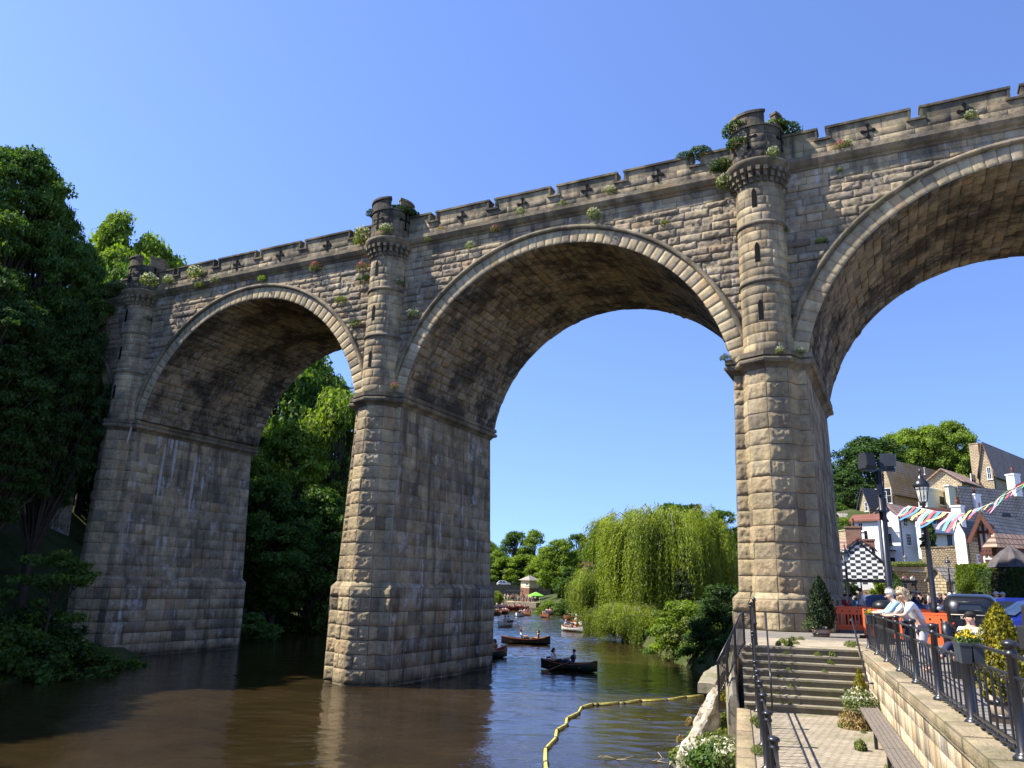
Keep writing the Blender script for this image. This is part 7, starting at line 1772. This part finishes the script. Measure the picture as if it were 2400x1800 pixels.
GW = mk(lambda m: [m.tube([(r[0][0], r[0][1], r[0][2]) for r in HO], .022, 5), m.tube([(r[-1][0], r[-1][1], r[-1][2]) for r in HO], .022, 5)])
BKR = mk(lambda m: [m.box((-1.5, 0, .72), (.03, .7, .12)), m.box((-1.48, -.33, .45), (.03, .03, .5)), m.box((-1.48, .33, .45), (.03, .03, .5))])
OAR = mk(lambda m: [m.tube([(0, 0, 0), (0, 1.75, -.42)], .02, 6), m.box((0, 1.95, -.47), (.02, .5, .13), mi=0)])
GBt = 'rowing boats out on the river'
def boat(px, py, rz, hull, label, s=1.0, inside=None, crew=(), oars=0, chair=False, group=GBt):
    P = gz(px, py, 0.0); P.z = .05; e = empty('rowing_boat', P, rz, label, 'rowing boat', group); e.scale = (s, s, s)
    def ob(nm, me, mt, par, idx=0):
        o = bpy.data.objects.new(nm, me); COL.objects.link(o); o.parent = par
        for i, q in enumerate(mt):
            if len(me.materials) <= i: me.materials.append(q)
            o.material_slots[i].link = 'OBJECT'; o.material_slots[i].material = q
        return o
    ob('hull', HM, [HULLS[hull], inside or VARN], e)
    ob('gunwale', GW, [VARN], e)
    for t in TH: ob('thwart', t, [VARN], e)
    if chair: ob('seat_back', BKR, [BLACKP], e)
    R3 = Matrix.Rotation(rz, 4, 'Z')
    for kind, x, face, sh, lg, hr, lb in crew:
        person(kind, P + R3 @ Vector((x * s, 0, .27)), rz + face, sh, lg, hr, lb, 'people in the rowing boats', 1.12)
    for q in range(oars):
        sg = 1 if q == 0 else -1; m = bpy.data.objects.new('oar', OAR); COL.objects.link(m)
        if not OAR.materials: OAR.materials.append(VARN)
        m.location = P + R3 @ Vector((.12 * s, sg * .35 * s, .50)); m.rotation_euler = (0, 0, rz + (0 if sg > 0 else math.pi) + (.35 if sg > 0 else -.45)); tag(m, 'oar on the %s side of the ' % ('near' if (sg > 0) == (math.cos(rz) < 0) else 'far') + label.split(' with ')[0].split(' carrying ')[0], 'oar', 'oars of the rowing boats')
    return e
HP = math.pi / 2
boat(1333, 1572, -.42, 'green', 'dark green rowing boat nearest the camera with a seat back and two people', .9, REDIN, [('pas', -1.1, HP, 'white', 'black', 'dark', 'woman in a white blouse holding a phone in the nearest boat'), ('row', .25, -HP, 'navy', 'navy', 'dark', 'rower in a dark hoodie with back turned in the nearest boat')], 2, True)
boat(1232, 1511, -.03, 'black', 'black rowing boat in mid river with an orange-bladed oar', 1.05, None, [('row', -.3, HP, 'lblue', 'black', 'dark', 'rower in a light blue shirt in the black mid-river boat'), ('pas', 1.0, -HP, 'brown', 'brown', 'brown', 'person in brown in the black mid-river boat')], 1)
boat(1138, 1543, .75, 'green', 'green rowing boat with a red inside emerging from behind the middle pier', 1.0, REDIN, [('row', -.2, HP, 'black', 'black', 'blond', 'rower in black vest and white shirt in the boat beside the middle pier'), ('pas', .8, -HP, 'orange', 'pink', 'brown', 'passenger in orange in the boat beside the middle pier')], 1)
boat(1341, 1480, -1.0, 'white', 'white rowing boat beside the willow carrying three people', 1.0, None, [('row', 0, HP, 'navy', 'denim', 'dark', 'rower in blue and white in the white boat by the willow'), ('pas', .9, -HP, 'orange', 'pink', 'brown', 'person in orange in the white boat by the willow'), ('pas2', -1.0, HP, 'lblue', 'khaki', 'blond', 'person in pale blue in the white boat by the willow')], 1)
boat(1352, 1466, -1.3, 'white', 'second white rowing boat just behind the one by the willow', .95, None, [('row', 0, HP, 'cream', 'black', 'grey', 'person in cream in the second boat by the willow')], 0)
boat(1355, 1454, -.15, 'orange', 'long varnished rowing boat under the small willow', 1.1, None, [('row', -.2, HP, 'white', 'black', 'dark', 'person in white in the varnished boat'), ('pas', .8, -HP, 'pink', 'black', 'brown', 'person in pink in the varnished boat'), ('pas2', -1.1, HP, 'black', 'black', 'dark', 'person in black in the varnished boat')], 0)
boat(1185, 1468, 1.1, 'white', 'white rowing boat with two rowers in white left of mid river', 1.0, None, [('row', 0, HP, 'white', 'black', 'dark', 'left rower in white in the white boat'), ('row', .8, HP, 'white', 'black', 'dark', 'right rower in white in the white boat')], 2)
boat(1130, 1463, .9, 'orange', 'varnished rowing boat half hidden by the middle pier', 1.0, None, [('row', 0, HP, 'brown', 'black', 'brown', 'rower in brown beside the middle pier'), ('pas', .9, -HP, 'pink', 'black', 'blond', 'person in pink beside the middle pier')], 1)
far_b = [(1165, 1442, 1.35, 'black', 'dark rowing boat with two people in black', ('black', 'black')), (1181, 1439, 1.2, 'black', 'dark rowing boat with people in pink and white', ('pink', 'white')), (1219, 1445, 1.3, 'white', 'small white boat left of the orange one in mid river', ('black', 'white')), (1232, 1442, -1.2, 'orange', 'small orange boat right of the white one in mid river', ('cream', 'orange')),
         (1277, 1448, -1.35, 'orange', 'small varnished boat off the wooded point', ('black', 'grey')), (1284, 1441, 1.1, 'white', 'small white boat off the wooded point', ('white', 'pink')), (1195, 1429, .6, 'red', 'left of the red boats moored at the landing', ('red', 'black')), (1208, 1427, .5, 'red', 'middle of the red boats moored at the landing', ('red', 'brown')), (1222, 1429, .7, 'red', 'right of the red boats moored at the landing', ('red', 'black')),
         (1167, 1424, .2, 'white', 'white boat near the small round willow', ('white', 'white')), (1127, 1431, .4, 'orange', 'boat peeping out right of the middle pier far away', ('pink', 'white')), (1180, 1419, .1, 'white', 'farthest white boat left of the landing', ('grey', 'white'))]
for px, py, rz, hl, lb, (c1, c2) in far_b:
    boat(px, py, rz, hl, lb, 1.05, None, [('row', -.2, HP, c1, 'black', 'dark', 'rower in ' + c1 + ', ' + lb.replace(' with two people in black', '').replace(' with people in pink and white', '')), ('pas', .9, -HP, c2, 'denim', 'brown', 'passenger in ' + c2 + ', ' + lb.replace(' with two people in black', '').replace(' with people in pink and white', ''))], 0)

# ---------------------------------------------------------------- far end of the river: bridge, boathouse, landing
fb = empty('stone_bridge', gy(1100, 1395, 216), R_(0), 'old low stone road bridge crossing the river in the distance', 'bridge'); fb.location.z = 0
LX = 22.0; zt = zat(fb.location, 1364)
me = MB(); pts = [(-8, 0, -1), (1.2, 0, -1)]
for k in range(13): a = math.pi * (1 - k / 12); pts.append((4.0 + 2.8 * math.cos(a), 0, 2.6 + 2.2 * math.sin(a)))
pts += [(6.8, 0, -1), (LX, 0, -1), (LX, 0, zt), (-8, 0, zt)]
# split into simple shapes so that the opening stays open
me.box((-ZP, 2, (zt - 1) / 2 - .5), (9.2, 4, zt + 1)); me.box(((6.8 + LX) / 2, 2, (zt - 1) / 2 - .5), (LX - 6.8, 4, zt + 1))
for k in range(12):
    a0, a1 = math.pi * k / 12, math.pi * (k + 1) / 12; x0, x1 = 4 - 2.8 * math.cos(a0), 4 - 2.8 * math.cos(a1); z0, z1 = 2.4 + 2.2 * math.sin(a0), 2.4 + 2.2 * math.sin(a1)
    me.poly_extrude([(x0, 0, z0), (x1, 0, z1), (x1, 0, zt), (x0, 0, zt)], (0, 4, 0))
me.build('wall', W_RUBBLE, fb); m = MB(); m.box(((LX - 8) / 2, .1, zt + .06), (LX + 8.2, .5, .16)); m.build('parapet_coping', CONC, fb)
for px, lb, L_ in ((1180, 'white car crossing the far bridge', 3.9), (1140, 'white van crossing the far bridge behind the middle pier', 3.2)):
    p = gy(px, 1395, 218.6); p.z = zt - .9; modern(p, 0, paint('car_white', (.75, .75, .74), .35) if px == 1180 else bpy.data.materials['car_white'], lb, L_, 1.5 if px == 1180 else 1.9)['group'] = 'vehicles on the far bridge'
bh = House('boathouse', 'two storey boathouse with cream upper wall and hipped grey roof at the landing', 1240, 200, 48, 1220, 1262, 1.5, 1372 - 12, 1349, W_CREAM, R_GREYST, roof='hip', cat='building', over=.5)
bh.win('a', 1231, 1366, 1238, 1372, (2, 1)); bh.win('b', 1246, 1380, 1257, 1390, (3, 1), name='french_window')
def brk(m, s): z1 = zat(s.K, 1378) - s.K.z; m.box((s.wb / 2, s.wa / 2, z1 / 2 - .5), (s.wb + .12, s.wa + .12, z1 + 1))
bh.part('brick_ground_floor', W_BRICK, brk)
SAND = simple('sandy_concrete', (.50, .40, .26), .9, var=.1)
A, B, C_, D_ = gz(1168, 1421, 0), gz(1248, 1426, 0), gz(1300, 1408, .0), gz(1165, 1413, 0)
B = gz(1256, 1424, 0); C_ = Vector((B.x + 8, B.y + 18, 0)); D_ = Vector((A.x, A.y + 20, 0))
slab('landing_stage', [A, B, C_, D_], -1, 1.15, SAND, 'sandy landing stage crowded with people by the boathouse', 'landing stage')
rc = random.Random(8); GL = 'crowd on the landing stage'; nms = list(CL.keys())
place_w = ['left end of landing stage', 'middle of landing stage', 'landing stage near gazebo']
for i in range(46):
    u = rc.random() ** .8; v_ = rc.random(); base = A.lerp(B, .15 + .85 * u) + Vector((0, 1.0 + 11 * v_ ** 1.5, 0)); c1 = rc.choice(['white', 'white', 'pink', 'cream', 'navy', 'black', 'lblue', 'grey', 'red', 'ltgrey', 'khaki']); c2 = rc.choice(['denim', 'black', 'khaki', 'navy', 'grey', 'white'])
    person(rc.choice('abcde'), (base.x, base.y, 1.15), rc.uniform(0, 6.28), c1, c2, rc.choice(['dark', 'brown', 'blond', 'grey']), 'distant figure in %s top and %s trousers, %s' % (c1.replace('ltgrey', 'pale grey').replace('lblue', 'pale blue'), c2.replace('khaki', 'khaki'), place_w[min(2, int(u * 3))]), GL, rc.uniform(.9, 1.05))
gzb = empty('gazebo', gy(1256, 1395, 184), .3, 'lime green pop-up gazebo at the far landing', 'gazebo'); gzb.location.z = 1.15; zt2 = zat(gzb.location, 1387) - 1.15; ze = zat(gzb.location, 1396) - 1.15
m = MB(); m.add([(-1.5, -1.5, ze), (1.5, -1.5, ze), (1.5, 1.5, ze), (-1.5, 1.5, ze), (0, 0, zt2), (-1.5, -1.5, ze - .25), (1.5, -1.5, ze - .25), (1.5, 1.5, ze - .25), (-1.5, 1.5, ze - .25)], [(0, 1, 4), (1, 2, 4), (2, 3, 4), (3, 0, 4), (0, 5, 6, 1), (1, 6, 7, 2), (2, 7, 8, 3), (3, 8, 5, 0)]); m.build('canopy', simple('lime_cloth', (.20, .52, .05), .7), gzb)
for x in (-1.45, 1.45):
    for y in (-1.45, 1.45): m = MB(); m.box((x, y, ze / 2), (.05, .05, ze)); m.build('leg', WHITEP, gzb)
dk = empty('deck', gy(1205, 1395, 196), 0, 'timber deck with railings and stairs left of the boathouse', 'deck'); dk.location.z = 1.1
m = MB(); m.box((0, 0, 2.6), (4.2, 3, .2)); m.build('platform', WOOD, dk)
for x in (-2, 0, 2): m = MB(); m.box((x, -1.4, 1.3), (.15, .15, 2.6)); m.build('post', WOOD, dk)
m = MB(); m.box((0, -1.45, 3.6), (4.2, .06, .08)); [m.box((-2.1 + .3 * k, -1.45, 3.1), (.04, .04, 1.0)) for k in range(15)]; m.build('railing', WOOD, dk)
m = MB(); m.beam((-2.1, -1.4, 2.6), (-4.6, -1.4, .1), .15, .25); m.beam((-2.1, -.4, 2.6), (-4.6, -.4, .1), .15, .25); [m.box((-2.3 - .28 * k, -.9, 2.4 - .28 * k), (.28, 1.0, .04)) for k in range(8)]; m.build('stairs', WOOD, dk)
tree_at(1590, 1262, 120, 40, FAR, LM['mid'], 'hidden tree behind the willow', None)
hx = House('brick_stack_house', 'red-roofed house top glimpsed between the trees left of the willow', 1375, 165, 40, 1362, 1390, 4, 1326, 1319, W_BRICK, R_RED); 
hy = House('stone_tower_house', 'grey stone chimney-like tower top glimpsed left of the willow', 1418, 150, 40, 1410, 1432, 4, 1316, 1308, W_STONE, R_SLATE, roof='hip', over=.1)
hz_ = House('grey_roofed_house', 'grey slate roof seen in the gap between the willow and the right pier', 1722, 100, 40, 1700, 1760, 3, 1345, 1300, W_STONE, R_SLATE)
